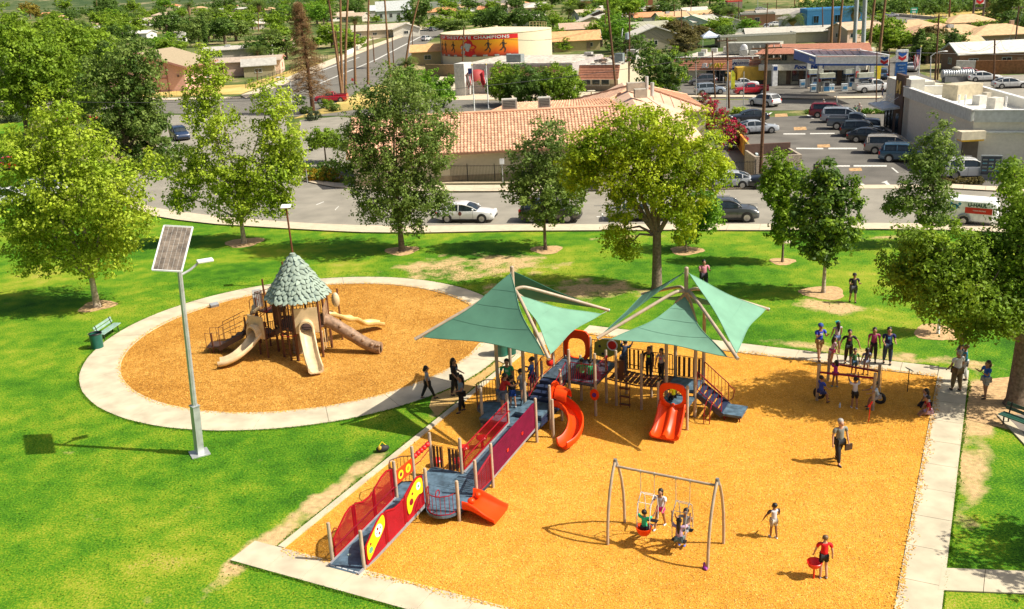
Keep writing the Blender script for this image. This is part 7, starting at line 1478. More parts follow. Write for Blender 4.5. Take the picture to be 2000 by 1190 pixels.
def tile_roof(par,e0,e1,r1,r0,pitch=.32,row=.38,amp=.055,name='roof'):
 """wavy clay tiles on the quad e0-e1 (eave) r1-r0 (ridge), in the thing's axes: a core slab plus one joined layer of tiles"""
 e0,e1,r1,r0=map(Vector,(e0,e1,r1,r0));n_=(e1-e0).cross(r0-e0).normalized()
 if n_.z<0:n_=-n_
 mb=MB();mb.prism([e0,e1,r1,r0],-n_*.12);core=mb.build(name,TILE,par,False)
 rows=max(2,int((r0-e0).length/row));cols=max(2,int((e1-e0).length/pitch));V=[];F=[];sub=4
 prof=[(t/sub,amp*math.sin(math.pi*2*t/sub)*.9+amp*.5)for t in range(sub)]
 for r_ in range(rows):
  f0,f1=r_/rows,min(1,(r_+1.12)/rows)
  a0,b0,a1,b1=e0.lerp(r0,f0),e1.lerp(r1,f0),e0.lerp(r0,f1),e1.lerp(r1,f1)
  for c in range(cols):
   base=len(V);ts=[(c+p[0])/cols for p in prof]+[(c+.97)/cols];hs=[p[1]for p in prof]+[amp*.35];jit=random.uniform(-.012,.012)
   for t,h in zip(ts,hs):V.append(a0.lerp(b0,t)+n_*(h+.055+jit))
   for t,h in zip(ts,hs):V.append(a1.lerp(b1,t)+n_*(h+.012+jit))
   for t,h in zip(ts,hs):V.append(a0.lerp(b0,t)+n_*(.0))
   k=len(ts)
   for i in range(k-1):F.append((base+i,base+i+1,base+k+i+1,base+k+i));F.append((base+2*k+i,base+2*k+i+1,base+i+1,base+i))
 me=npmesh('roof_tiles',[tuple(v)for v in V],F,TILE);o=link(me,'roof_tiles',core);o['kind']='stuff';return core
yb=G(1000,352).y;T=empty('restaurant',V3(0,yb,0),0,'cream restaurant with long terracotta tile roofs behind the iron fence','restaurant')
xa=ATY(690,330,yb).x;xb_=ATY(1210,330,yb).x;EH=ATY(1000,292,yb-.6).z;DP=5.2;RH=HT(V3(0,yb+DP,0),219)
DP2=10.4
mb=MB();mb.box(((xa+xb_)/2,DP,EH/2),(xb_-xa,DP*2,EH));mb.build('wall',STUC,T,False)
mb=MB();mb.box(((xa+xb_)/2,-.01,.35),(xb_-xa+.05,.06,.7));mb.build('wall_base',MC((.30,.24,.16),.9),T,False)
tile_roof(T,(xa-.5,-.6,EH-.1),(xb_+1.0,-.6,EH-.1),(xb_+1.0,DP,RH),(xa-.5,DP,RH));tile_roof(T,(xb_+1,2*DP+.6,EH-.1),(xa-.5,2*DP+.6,EH-.1),(xa-.5,DP,RH),(xb_+1.0,DP,RH),.64,.76)
mb=MB();mb.tube([V3(xa-.5,DP,RH+.08),V3(xb_+1,DP,RH+.08)],.14,8);mb.build('ridge_cap',TILE,T)
mb=MB();mb.box(((xa+xb_)/2+.25,-.64,EH-.16),(xb_-xa+1.5,.08,.18));mb.build('fascia',MC((.25,.13,.07),.8),T,False)
mb=MB();mb.tube([V3(-.6+3.2,-.05,1.2),V3(2.6,-.05,2.0)],.06,6);mb.box((2.0,-.1,1.45),(.5,.15,.7));mb.build('meter_box',MC((.2,.2,.18),.6),T,False)
mb=MB();mb.tube([V3(1.2,-.05,2.1),V3(1.2,-.25,2.1)],.18,10);mb.build('wall_lamp',MC((.5,.5,.48),.5),T)
y2=DP+1.6
for x,w_,lb in((ATY(995,208,yb+y2).x,1.5,0),(ATY(1063,204,yb+y2).x,1.2,1)):
 mb=MB();mb.box((x,y2,RH+.55),(w_,1.1,1.0));a_=mb.build('air_unit',MC((.50,.47,.40),.6),T,False);mb=MB();mb.box((x,y2-.56,RH+.6),(w_*.8,.02,.75));mb.build('grille',MC((.10,.10,.09),.6),a_,False)
 for q in range(5):
  mb=MB();mb.box((x,y2-.58,RH+.3+q*.15),(w_*.78,.02,.03));mb.build('louvre',MC((.4,.38,.33),.6),a_,False)
mb=MB();mb.box((ATY(1090,212,yb+DP+6).x,DP+6,EH/2+.1),(17,6,EH+.2));mb.build('rear_wall',STUC,T,False)
xq0,xq1=ATY(950,212,yb+DP+2.5).x,ATY(1215,212,yb+DP+2.5).x;zq=HT(V3(0,yb+DP+2.6,0),219);zq2=HT(V3(0,yb+DP+5.0,0),203)
tile_roof(T,(xq0,DP+2.5,zq),(xq1,DP+2.5,zq),(xq1-1,DP+5.2,zq2),(xq0+2.4,DP+5.2,zq2))
yp=24.0
ap=ATY(1243,165,yb+yp)-T.location;el_=ATY(1160,206,yb+yp-7)-T.location;er_=ATY(1262,212,yb+yp-8.5)-T.location
RT=mat('flat_terracotta_sheet',(.68,.44,.30),.9,var=.10,scale=1.0,island=.05)
bz=EH+.3;cxp=ap.x;hw_=7.2
cor=[V3(cxp-hw_,yp-hw_,bz),V3(cxp+hw_,yp-hw_,bz),V3(cxp+hw_,yp+hw_,bz),V3(cxp-hw_,yp+hw_,bz)]
mb=MB();mb.box((cxp,yp,bz/2-.05),(hw_*2-1,hw_*2-1,bz-.1));mb.build('wall',STUC,T,False)
for i in range(4):
 a_,b_=cor[i],cor[(i+1)%4];mb=MB();mb.prism([a_,b_,ap],(0,0,-.12));pn_=mb.build('roof',RT,T,False);nn=(b_-a_).cross(ap-a_).normalized()
 for k in range(1,15):
  f=k/15;p0=a_.lerp(b_,f);ff=min(f,1-f)*2;mid_=(a_+b_)/2;p1=p0+(ap-mid_)*ff;mb=MB();mb.beam(p0+nn*.03,p1.lerp(p0,.02)+nn*.03,.07,.05);mb.build('roof_batten',RT,pn_,False)
for i in range(4):
 mb=MB();mb.tube([cor[i]+V3(0,0,.06),ap+V3(0,0,.08)],.12,6);mb.build('hip_cap',TILE,T)
w0=ATY(1300,190,yb+20)-T.location
A1,A2=G(1312,190,bz)-T.location,G(1392,292,bz)-T.location
ra,rb=A1+V3(-6.0,.5,2.0),A2+V3(-5.2,.3,1.9)
mb=MB();mb.prism([ra,A1,A2,rb],(0,0,-.15));mb.build('roof',RT,T,False)
mb=MB();mb.prism([ra,rb,rb-V3(5.0,0,2.2),ra-V3(5.0,0,2.2)],(0,0,-.15));mb.build('roof',RT,T,False)
mb=MB();mb.prism([V3(ra.x-4.5,A1.y,.05),V3(A1.x-.7,A1.y,.05),V3(A2.x-.7,A2.y+.5,.05),V3(rb.x-4.6,A2.y+.5,.05)],(0,0,bz-.3));mb.build('wall',STUC,T,False)
mb=MB();mb.prism([V3(rb.x-4.6,A2.y+.5,bz-.3),V3(A2.x-.7,A2.y+.5,bz-.3),V3(rb.x,A2.y+.5,bz+1.6)],(0,.2,0));mb.build('gable_wall',STUC,T,False)
for f,s_ in((.25,1.5),(.42,1.0)):
 c=ra.lerp(rb,f)+V3(.9,0,.2);mb=MB();mb.box(c+V3(0,0,.3),(1.3*s_,1.2,.9));mb.build('air_unit',MC((.42,.38,.30),.6),T,False);mb=MB();mb.tube([c+V3(1.2,-.4,0),c+V3(1.2,-.4,1.4)],.2,8);mb.build('vent_pipe',MC((.5,.5,.47),.5),T)
mb=MB();mb.tube([ra.lerp(rb,.3)+V3(1,0,.2),ra.lerp(rb,.6)+V3(3,0,-.6),ra.lerp(rb,.95)+V3(3.6,0,-1.2)],.04,5);mb.build('pipe',MC((.3,.25,.2),.6),T)
T=empty('painted_wall',G(1470,320),0,'low wall with an orange and blue painted mural beside the restaurant','wall');a,b=G(1440,285)-T.location,G(1478,335)-T.location
for k,c in enumerate(((.55,.40,.06),(.60,.22,.02),(.62,.32,.03),(.45,.35,.10),(.15,.38,.45),(.45,.55,.55))):
 p,q=a.lerp(b,k/6),a.lerp(b,(k+1)/6);mb=MB();mb.beam(p+V3(0,0,.8),q+V3(0,0,.8)-(q-p)*.01,.2,1.6);mb.build('panel',MC(c,.8,var=.5,scale=1.5),T,False)
T=empty('bin_enclosure',G(1518,345),0,'brown block enclosure with an open top beside the wooden pole','enclosure');BB=MC((.13,.075,.055),.9);BC=mat('speckled_block',(.40,.33,.25),.9,var=.5,scale=14)
mb=MB();mb.box((0,0,.95),(4.2,.25,1.9));mb.build('front_wall',BC,T,False);mb=MB();mb.box((0,3.6,1.2),(4.2,.25,2.4));mb.build('back_wall',BB,T,False)
for s in(-1,1):
 mb=MB();mb.box((s*2.0,1.8,.95),(.22,3.3,1.88));mb.build('side_wall',BC,T,False)
mb=MB();mb.box((-.3,1.6,.7),(2.6,1.5,1.3));mb.build('container',MC((.35,.33,.30),.6),T,False)
c=G(972,128);rt=113/SCL(G(972,128));c.y+=rt*.98;T=empty('water_tank',c,0,'wide cream water tank painted with a red and yellow band of running figures','tank');ht=HT(V3(c.x,c.y-rt,0),66)
TK=mat('cream_tank_paint',(.70,.62,.44),.6,var=.04)
mb=MB();mb.cyl((0,0,0),rt,ht,72);mb.build('shell',TK,T,ang=20)
mb=MB();mb.tube([V3(0,0,ht),V3(0,0,ht+.05),V3(0,0,ht+.9)],[rt+.08,rt+.08,.3],72);mb.cyl((0,0,ht+.85),.4,.25,12);mb.build('tank_roof',mat('tank_roof_cream',(.74,.62,.40),.7,var=.05),T,ang=30)
mb=MB();mb.tube([V3(-rt-.15,-.6,0),V3(-rt-.15,-.6,ht+.1)],.12,6);mb.build('downpipe',MC((.45,.42,.34),.6),T)
mb=MB()
for k in range(7):
 a=R(20+k*5);p=V3(math.cos(a)*(rt-.2),math.sin(a)*(rt-.2)-rt*.0,ht+.1);mb.tube([p,p+V3(0,0,1.1)],.05,5)
for z_ in(.55,1.1):mb.tube([V3(math.cos(R(20+k*5))*(rt-.2),math.sin(R(20+k*5))*(rt-.2),ht+.1+z_)for k in range(7)],.05,5)
mb.build('roof_railing',MC((.6,.5,.25),.6),T)
def wrap(pts,off=.03):
 out=[]
 for s,z_ in pts:
  a=a0m+(s/rt);out.append(V3(math.sin(a)*(rt+off),-math.cos(a)*(rt+off),z_))
 return out
aL,aR=-1.50,math.asin((1014-972)/113.0);a0m=aL;ML=(aR-aL)*rt;zb_m,zt_m=ht*.30,ht*.97
def wrapband(s0,s1,z0,z1,m_,name,off=.02,n=24):
 mb=MB();A=wrap([(s0+(s1-s0)*k/n,z1)for k in range(n+1)],off);B=wrap([(s0+(s1-s0)*k/n,z0)for k in range(n+1)],off);mb.add(A+B,[(i+1,i,n+1+i,n+2+i)for i in range(n)]);o=mb.build(name,m_,T,ang=30);return o
mur=bpy.data.materials.new('sunset_mural');mur.use_nodes=True;t_=mur.node_tree;N=t_.nodes;L=t_.links;tc=N.new('ShaderNodeTexCoord');sx=N.new('ShaderNodeSeparateXYZ');L.new(tc.outputs['Object'],sx.inputs[0])
nz=N.new('ShaderNodeTexNoise');nz.inputs['Scale'].default_value=.35;L.new(tc.outputs['Object'],nz.inputs['Vector'])
ma=N.new('ShaderNodeMath');ma.operation='MULTIPLY_ADD';ma.inputs[1].default_value=1/ht;ma.inputs[2].default_value=-.12;L.new(sx.outputs['Z'],ma.inputs[0]);mb2=N.new('ShaderNodeMath');mb2.operation='MULTIPLY_ADD';mb2.inputs[1].default_value=.28;L.new(nz.outputs['Fac'],mb2.inputs[0]);L.new(ma.outputs[0],mb2.inputs[2])
rp=N.new('ShaderNodeValToRGB');e=rp.color_ramp.elements;e[0].position=.30;e[0].color=(.03,.02,.03,1);e[1].position=.92;e[1].color=(.80,.42,.01,1);q=e.new(.42);q.color=(.70,.08,.012,1);q=e.new(.62);q.color=(.85,.27,.008,1);L.new(mb2.outputs[0],rp.inputs[0]);L.new(rp.outputs[0],N['Principled BSDF'].inputs['Base Color'])
wrapband(0,ML,zb_m,zt_m-.95,mur,'mural',.02,40);wrapband(0,ML,zt_m-.95,zt_m,MC((.68,.008,.012),.6),'title_band',.022,40)
SIL_=MC((.045,.03,.02),.7)
def runner(s,k=1.0):
 def seg(pts,w):
  mb=MB()
  for i in range(len(pts)-1):
   (x0,z0),(x1,z1)=pts[i],pts[i+1];dx,dz=x1-x0,z1-z0;l=math.hypot(dx,dz);nx,nz_=-dz/l*w/2,dx/l*w/2
   q=wrap([(s+(x0+nx)*k,zr_+(z0+nz_)*k),(s+(x1+nx*.7)*k,zr_+(z1+nz_*.7)*k),(s+(x1-nx*.7)*k,zr_+(z1-nz_*.7)*k),(s+(x0-nx)*k,zr_+(z0-nz_)*k)],.05);mb.prism(q,V3(*(q[0])).normalized()*.0+V3(0,0,0)if False else(q[0]*.0015))
  return mb
 zr_=zb_m+.55;mb=MB();allm=MB()
 for pts,w in(([(0,2.5),(.05,1.5)],.55),([(.05,1.5),(.45,.95),(.25,.25)],.30),([(0,1.5),(-.35,.95),(-.85,.75)],.30),([(0,2.4),(-.5,2.15),(-.75,1.75)],.18),([(.05,2.4),(.45,2.0),(.8,2.15)],.18),([(.02,2.65),(.1,2.95)],.36)):
  m2=seg(pts,w);allm.add(m2.v,m2.f)
 allm.build('runner_silhouette',SIL_,T,False)
for s in(ML*.10,ML*.20,ML*.34):runner(s,.92)
for s in(ML*.72,ML*.86):runner(s,.98)
spl=[(ML*.52+math.cos(a)*1.9*(1+.16*math.sin(7*a)),zb_m+1.75+math.sin(a)*1.7*(1+.12*math.sin(5*a+1)))for a in[2*math.pi*i/36 for i in range(36)]]
mb=MB();q=wrap(spl,.045);mb.add([wrap([(ML*.52,zb_m+1.75)],.045)[0]]+q,[(0,1+i,1+(i+1)%36)for i in range(36)]);mb.build('red_splash',MC((.60,.008,.012),.6),T,False)
for(ds,dz,r)in((-.35,.55,.62),(.35,.6,.45),(-.1,-.15,.5),(-1.5,.2,.4),(-1.3,-.8,.5)):
 q=wrap([(ML*.52+ds+math.cos(a)*r*(1+.2*math.sin(4*a)),zb_m+1.75+dz+math.sin(a)*r)for a in[2*math.pi*i/16 for i in range(16)]],.06);mb=MB();mb.add(q,[tuple(range(16))]);mb.build('white_swirl',MC((.45,.47,.50),.6),T,False)
for k in range(9):wrapband(ML*(.02+k*.108),ML*(.02+k*.108)+1.0,zb_m+.05,zb_m+.40,MC((.40,.42,.42),.6),'grey_dash',.04,4)
for word,a0_,a1_ in(('OF',-1.34,-1.12),('THE',-1.06,-.86),('STATE',-.84,-.45),('CHAMPIONS',-.40,.225)):
 s0,sz=((a0_+a1_)/2-a0m)*rt,.84
 cu=bpy.data.curves.new('w','FONT');cu.body=word;cu.size=sz;cu.align_x='CENTER';cu.align_y='CENTER';cu.offset=.025;cu.space_character=1.12;o=bpy.data.objects.new('w',cu);me=bpy.data.meshes.new_from_object(o);bpy.data.objects.remove(o)
 xs_=[v.co.x for v in me.vertices];fx=(a1_-a0_)*rt/(max(xs_)-min(xs_))
 for v in me.vertices:
  p=wrap([(s0+v.co.x*fx,zt_m-.47+v.co.y)],.05)[0];v.co=p
 me.materials.clear();me.materials.append(WHITE);link(me,'lettering',T)
MANS=mat('mansard_tile',(.46,.20,.12),.85,var=.2,scale=3,island=.12);GRAV=mat('gravel_roof',(.50,.45,.37),.95,var=.45,scale=1.6,bump=.6,bscale=8,detail=9)
def shop(x0,x1,yb_px,top_px,eave_px,depth,label,roofm,name='shop',xref=None,mans=True,wallm=None,cat='shop',z=0):
 """shop front between two image columns; the wall foot is at row yb_px, mansard from eave_px to top_px"""
 a,b=G(x0,yb_px),G(x1,yb_px);T=empty(name,(a+b)/2,math.atan2((b-a).y,(b-a).x),label,cat);w=(b-a).length
 he=HT(T.location,eave_px);hp=HT(T.location,top_px);
 mb=MB();mb.box((0,depth/2,hp/2-.15),(w-.1,depth,hp-.3));mb.build('wall',wallm or STUC,T,False)
 mb=MB();mb.box((0,depth/2,hp-.22),(w-.5,depth-.4,.1));mb.build('roof_deck',roofm,T,False)
 if mans:
  n=max(3,int((hp-he)/.32));core=None
  for s in range(n):
   f=s/n;zz0,zz1=he+(hp-he)*f,he+(hp-he)*(f+1/n);o0,o1=-1.0*(1-f),-1.0*(1-f-1/n)
   mb=MB();mb.prism([V3(-w/2-.3,o0-.06,zz0),V3(w/2+.3,o0-.06,zz0),V3(w/2+.3,o1,zz1),V3(-w/2-.3,o1,zz1)],(0,.12,.02));q=mb.build('tile_course',MANS,T if core is None else core,False);core=core or q
  mb=MB();mb.box((0,-.5,he-.04),(w+.4,1.0,.08));mb.build('soffit',WHITE,T,False);mb=MB();mb.box((0,.0,hp+.03),(w+.6,.3,.1));mb.build('cap',WHITE,T,False)
 return T,w,he,hp
T,w,he,hp=shop(1118,1208,178,127,154,17,'tile mansard shop with a messy debris covered flat roof',GRAV,name='shop')
mb=MB();mb.box((0,-.02,.55),(w,.08,1.1));mb.build('dado',MC((.22,.18,.13),.8),T,False)
for k in range(4):window(T,(-w*.38+k*w*.20,-.0,1.62),w*.185,1.6,(0,-1,0),MC((.5,.5,.45),.6),0)
g=random.Random(5)
for k in range(46):
 c=V3(g.uniform(-w*.48,w*.48),g.uniform(1,15),hp-.1);s=g.uniform(.25,.9);mb=MB();mb.box(c+V3(0,0,s*.15),(s*1.4,s,s*.3),rz=g.uniform(0,3));mb.build('debris',MC(g.choice([(.07,.05,.04),(.3,.27,.22),(.5,.47,.4),(.4,.2,.1),(.03,.03,.03)]),.9),T,False)
for(x,y,s)in((-4.5,10,1),(-3.4,8,.8),(2.6,5,1.1),(3.6,9,1.3)):
 mb=MB();mb.box((x,y,hp+.6*s),(1.3*s,1.1*s,1.3*s));mb.build('roof_unit',MC((.22,.26,.26)if s==1.1 else(.12,.11,.09)if s==.8 else(.45,.44,.4),.6),T,False)
T,w,he,hp=shop(905,1120,183,122,150,16,'grey block shop with a domed dark red awning behind the round trees',GRAV,wallm=MC((.42,.38,.36),.85),mans=False)
mb=MB();mb.box((-w/2+.9,-1.4,hp*.5),(1.8,3.0,hp+.3));mb.build('entrance_tower',MC((.62,.60,.56),.8),T,False)
mb=MB();aw=[]
for j in range(6):
 a=math.pi/2*j/5;aw.append([V3(-w/2+3.2+1.4*math.cos(t_)*math.cos(a)**.6,-.5-1.9*abs(math.sin(t_))*math.cos(a)**.6-.2,hp*.45+1.8*math.sin(a))for t_ in[math.pi*i/12 for i in range(13)]])
mb.loft(aw,closed=False,cap=False);mb.build('round_awning',mat('dark_red_awning',(.35,.045,.04),.7,var=.2,scale=1),T)
mb=MB();mb.box((w*.12,-.08,hp*.72),(w*.6,.1,hp*.28));mb.build('faded_band',mat('faded_red_paint',(.42,.22,.16),.9,var=.3),T,False)
mb=MB();mb.box((-w/2+8.5,3,hp+.4),(2.6,1.6,1.3));mb.build('roof_unit',MC((.22,.25,.25),.6),T,False)
mb=MB();mb.box((-w/2+5,-.05,1.1),(1.4,.1,2.2));mb.build('door',GLASS,T,False)
for k in range(6):
 mb=MB();mb.tube([V3(-w/2-1.5-k*.5,-2.5+k*1.0,0),V3(-w/2-1.5-k*.5,-2.5+k*1.0,1.0)],.05,6);mb.build('rail_post',WHITE,T)
T,w,he,hp=shop(1320,1482,161,112,136,13,'sandwich shop row with a tile mansard roof facing the street',GRAV,wallm=MC((.55,.52,.46),.8))
S_=SCL(T.location);X_=lambda px:(px-1401)/S_
for a,b in((1380,1398),(1400,1406),(1408,1417)):window(T,(X_((a+b)/2),0,1.35),(b-a)/S_,2.3,(0,-1,0),DARK,0)
mb=MB();mb.box((X_(1455),-.03,he*.45),(w*.30,.1,he*.9));mb.build('brick_front',BRK,T,False);window(T,(X_(1461),-.08,1.7),.7,.9,(0,-1,0),WHITE,0)
zt1=(he+hp)/2-.3
text('SUB',1.0,mat('sign_white',(.8,.8,.78),.5),T,(X_(1384.5),-.95,zt1),(R(90),0,0),.08,bold=.05,shear=.25,sx=1.1);text('WAY',1.0,mat('sign_yellow',(.75,.60,.02),.5),T,(X_(1401.5),-.95,zt1),(R(90),0,0),.08,bold=.05,shear=.25,sx=1.1)
mb=MB();mb.box((X_(1449.5),-.95,zt1+.2),(32/S_,.15,1.55));mb.build('white_sign',WHITE,T,False);mb=MB();mb.box((X_(1449.5),-1.04,zt1-.42),(31/S_,.04,.26));mb.build('blue_stripe',MC((.01,.04,.20),.5),T,False)
text('FARMERS',.55,MC((.02,.05,.2),.5),T,(X_(1454),-1.04,zt1+.35),(R(90),0,0),.02);mb=MB();mb.prism([V3(X_(1438)+x,-1.04,zt1+.1+z_)for x,z_ in((-.45,0),(0,.55),(.45,0),(.2,0),(0,.25),(-.2,0))],(0,-.03,0));mb.build('sign_emblem',MC((.02,.05,.2),.5),T,False)
g=random.Random(8)
for k in range(9):
 s=g.uniform(.6,1.3);mb=MB();mb.box((g.uniform(-w*.45,w*.4),g.uniform(3,11),hp+s*.4),(s*1.5,s,s));mb.build('roof_unit',MC(g.choice([(.5,.5,.46),(.3,.34,.32),(.6,.58,.52)]),.6),T,False)
mb=MB();mb.ell((X_(1442),4,hp+1.0),(.65,.3,.75));mb.build('dish',WHITE,T)
mb=MB();mb.box((X_(1455),7,hp+.9),(9,3,1.8));mb.build('roof_box',MC((.36,.36,.30),.8),T,False)
for k in range(5):
 mb=MB();mb.tube([V3(X_(1380)+k*1.1,-1.6,0),V3(X_(1380)+k*1.1,-1.6,1.0)],.08,8);mb.build('bollard',WHITE,T)
for(x,y)in((1155,187),(1126,186)):
 T=empty('picnic_table',G(x,y),0,('pale picnic table under the shop windows' if x>1140 else 'pale picnic table beside the dense green trees'),'table');m_=MC((.6,.55,.42),.7);mb=MB();mb.cyl((0,0,.72),.65,.05,12);mb.build('top',m_,T)
 mb=MB();mb.cyl((0,0,0),.1,.72,8);mb.build('leg',m_,T)
 for k in range(4):
  mb=MB();a=k*math.pi/2+.4;mb.box((math.cos(a)*1.0,math.sin(a)*1.0,.42),(.9,.28,.05),rz=a+math.pi/2);mb.build('seat',m_,T,False)
T,w,he,hp=shop(1484,1692,165,104,105,12,'two storey fuel shop with an orange tile roof',GRAV,wallm=MC((.36,.34,.24),.85),mans=False)
zb_=HT(T.location+V3(0,9,0),88);nr_=9
for s in range(nr_):
 f=s/nr_;mb=MB();mb.prism([V3(-w/2-.8+f*.6,-1.1+10.1*f-.1,he+.05+(zb_-he)*f),V3(w/2+.8-f*1.6,-1.1+10.1*f-.1,he+.05+(zb_-he)*f),V3(w/2+.6-f*1.6,-1.1+10.1*(f+1/nr_),he+(zb_-he)*(f+1/nr_)),V3(-w/2-.6+f*.6,-1.1+10.1*(f+1/nr_),he+(zb_-he)*(f+1/nr_))],(0,0,.12));mb.build('tile_course',MANS,T,False)
S_=SCL(T.location);X_=lambda px:(px-1588)/S_
mb=MB();mb.box((0,-.7,HT(T.location,130)),(w,1.4,.9));mb.build('white_band',mat('off_white_band',(.66,.62,.50),.7),T,False);zb2=HT(T.location,130)
for k in range(9):
 mb=MB();mb.box((-w/2+.6+k*w/8.4,-.05,zb2/2),(.7,.12,zb2));mb.build('brown_pier',MC((.10,.065,.04),.8),T,False)
for px in(1504,1519,1530,1560):window(T,(X_(px),-.0,zb2+1.4),1.5,1.0,(0,-1,0),MC((.25,.24,.18),.6),2)
for px,wd in((1568,3.0),(1610,2.2),(1640,2.2)):window(T,(X_(px),-.0,1.6),wd,2.2,(0,-1,0),DARK,1)
text('Food Mart',.82,MC((.005,.05,.25),.5),T,(X_(1583),-1.45,zb2+.05),(R(90),0,0),.05,bold=.03,shear=.2,sx=1.25)
c0,c1,c2=G(1596,181),G(1688,176),G(1577,173)
T=empty('fuel_canopy',G(1640,178),0,'flat fuel station canopy with white and blue edges on grey columns','canopy');zc=5.05
FL=ATY(1592,122,G(0,178).y);
yf=G(1640,181).y-T.location.y-1.5;S_=SCL(G(1660,184));
q0=G(1593,126,zc)-T.location;q1=G(1735,126,zc)-T.location;q3=G(1551,113,zc+.0)-T.location;q2=q3+(q1-q0)
for q in(q0,q1,q2,q3):q.z=zc-T.location.z
sc_=1.0
mb=MB();mb.prism([q0,q1,q2,q3],(0,0,.25));mb.build('ceiling',MC((.45,.45,.42),.7),T,False)
mb=MB();mb.prism([q0.lerp(q2,.03)+V3(0,0,.26),q1.lerp(q3,.03)+V3(0,0,.26),q2.lerp(q0,.03)+V3(0,0,.26),q3.lerp(q1,.03)+V3(0,0,.26)],(0,0,.1));mb.build('roof_deck',MC((.26,.12,.09),.9),T,False)
BWH=mat('bright_white_fascia',(.88,.88,.88),.5)  # front edge lighter than the other white sides, sunlight put into its colour
for a_,b_,m_,nm in((q0,q1,BWH,'front_fascia'),(q1,q2,WHITE,'right_fascia'),(q2,q3,WHITE,'rear_fascia'),(q3,q0,MC((.01,.10,.42),.5),'left_fascia')):
 mb=MB();mb.beam(a_+V3(0,0,.42),b_+V3(0,0,.42),.12,1.1);mb.build(nm,m_,T,False)
 mb=MB();mb.beam(a_+V3(0,0,1.16),b_+V3(0,0,1.0),.3,.12);mb.build('fascia_cap',WHITE,T,False)
dq=(q1-q0).normalized();mb=MB();nq=V3(dq.y,-dq.x)*.08;mb.beam(q0+nq+V3(0,0,-.05),q1+nq+V3(0,0,-.05),.04,.22);mb.build('blue_stripe',MC((.01,.09,.38),.5),T,False)
for k in range(9):
 mb=MB();p=q3.lerp(q2,k/8.5);mb.tube([p+V3(0,0,1.1),p+V3(.6,-.6,.4)],.05,5);mb.build('brace',MC((.3,.3,.3),.6),T)
def chev(par,c,ex,s,n_):
 for k,m_ in((0,MC((.01,.10,.42),.5)),(1,MC((.55,.01,.015),.5))):
  z0=-k*s*.52;mb=MB();mb.prism([c+ex*(x*s)+V3(0,0,z0+z_*s)for x,z_ in((-.5,.5),(0,.22),(.5,.5),(.5,.14),(0,-.16),(-.5,.14))],n_*.05);mb.build('chevron_mark',m_,par,False)
chev(T,q0.lerp(q1,.945)+nq*1.2+V3(0,0,.65),dq,.95,V3(dq.y,-dq.x))
e3=(q0-q3).normalized();mb=MB();p=q3.lerp(q0,.93)+V3(e3.y,-e3.x)*.09+V3(0,0,.55);rot=math.atan2(e3.y,e3.x);text('Chevron',.62,WHITE,T,tuple(q3.lerp(q0,.84)+V3(e3.y,-e3.x)*.10+V3(0,0,.5)),(R(90),0,rot),.02,bold=.01)
for(px,py)in((1577,172),(1599,181),(1671,172),(1700,176)):
 b=G(px,py)-T.location;mb=MB();mb.box(b+V3(0,0,zc/2),(.55,.55,zc));mb.build('column',MC((.40,.40,.38),.6),T,False);mb=MB();mb.box(b+V3(0,-.3,2.0),(.4,.05,.9));mb.build('red_sign',MC((.5,.06,.05),.5),T,False)
def pump(px,py,label):
 T=empty('fuel_pump',G(px,py),0,label,'fuel pump','pumps under the canopy');mb=MB();mb.box((0,0,.9),(.95,.6,1.5));mb.build('cabinet',MC((.50,.55,.56),.4),T,False)
 mb=MB();mb.box((0,-.31,1.2),(.6,.03,.5));mb.build('screen',MC((.02,.03,.06),.2),T,False);mb=MB();mb.box((0,-.31,.55),(.8,.03,.6));mb.build('blue_panel',MC((.03,.16,.35),.4),T,False)
 mb=MB();mb.box((0,0,2.45),(2.2,.9,.65));mb.build('topper',MC((.50,.52,.42),.5),T,False);mb=MB();mb.box((0,0,2.08),(2.25,.95,.1));mb.build('topper_edge',MC((.01,.06,.22),.5),T,False)
 for s in(-1,1):
  mb=MB();mb.tube([V3(s*.8,0,.1),V3(s*.8,0,2.1)],.04,6);mb.build('support',STEEL,T)
 mb=MB();mb.box((0,0,.07),(2.4,1.1,.14));mb.build('island',WALK,T,False)
for(x,y,lb)in((1591,172,'fuel pump at the rear left of the canopy'),(1613,181,'fuel pump at the front left of the canopy'),(1662,172,'fuel pump at the rear right of the canopy'),(1688,181,'fuel pump at the front right of the canopy')):pump(x,y,lb)
def crate(px,py,w_,d_,h_,rgb,name,lb,cat,group=None):
 T=empty(name,G(px,py),0,lb,cat,group);mb=MB();mb.box((0,0,h_/2),(w_,d_,h_));o=mb.build('body',MC(rgb,.5),T,False);mb=MB();mb.box((0,0,h_+.03),(w_*1.06,d_*1.06,.06));mb.build('lid',MC(tuple(min(.8,c*1.15)for c in rgb),.5),T,False)
 mb=MB();mb.box((0,-d_/2-.01,h_*.5),(w_*.7,.02,h_*.4));mb.build('front_label',MC((.05,.22,.42),.5),T,False);return T
for i,(x,y)in enumerate(((1588,179),(1623,179),(1649,178),(1567,170))):crate(x,y,.8,.6,1.0,(.55,.60,.62),'service_bin',['white and blue service bin at the front column','white and blue service bin right of the front left pump','tall white service stand with a blue print between the pumps','white planter bin near the shop door'][i],'bin','service bins between the pumps')
crate(1553,160,2.4,1.0,1.7,(.62,.60,.55),'ice_chest','white ice chest against the front of the fuel shop','chest');crate(1530,159,1.6,.8,.8,(.55,.55,.5),'planter','low white planter with yellow flowers at the fuel shop','planter')
b=G(1757,166);T=empty('price_sign',b,-.08,'tall fuel price sign with blue and red chevrons and a blue price board','sign');z1,z0=HT(b,97),HT(b,150);zw=(z1-z0);ws=22/SCL(b);zm=z0+zw*.55
mb=MB();mb.box((0,0,z0/2),(.6,.3,z0));mb.build('pole',MC((.5,.5,.5),.5),T,False)
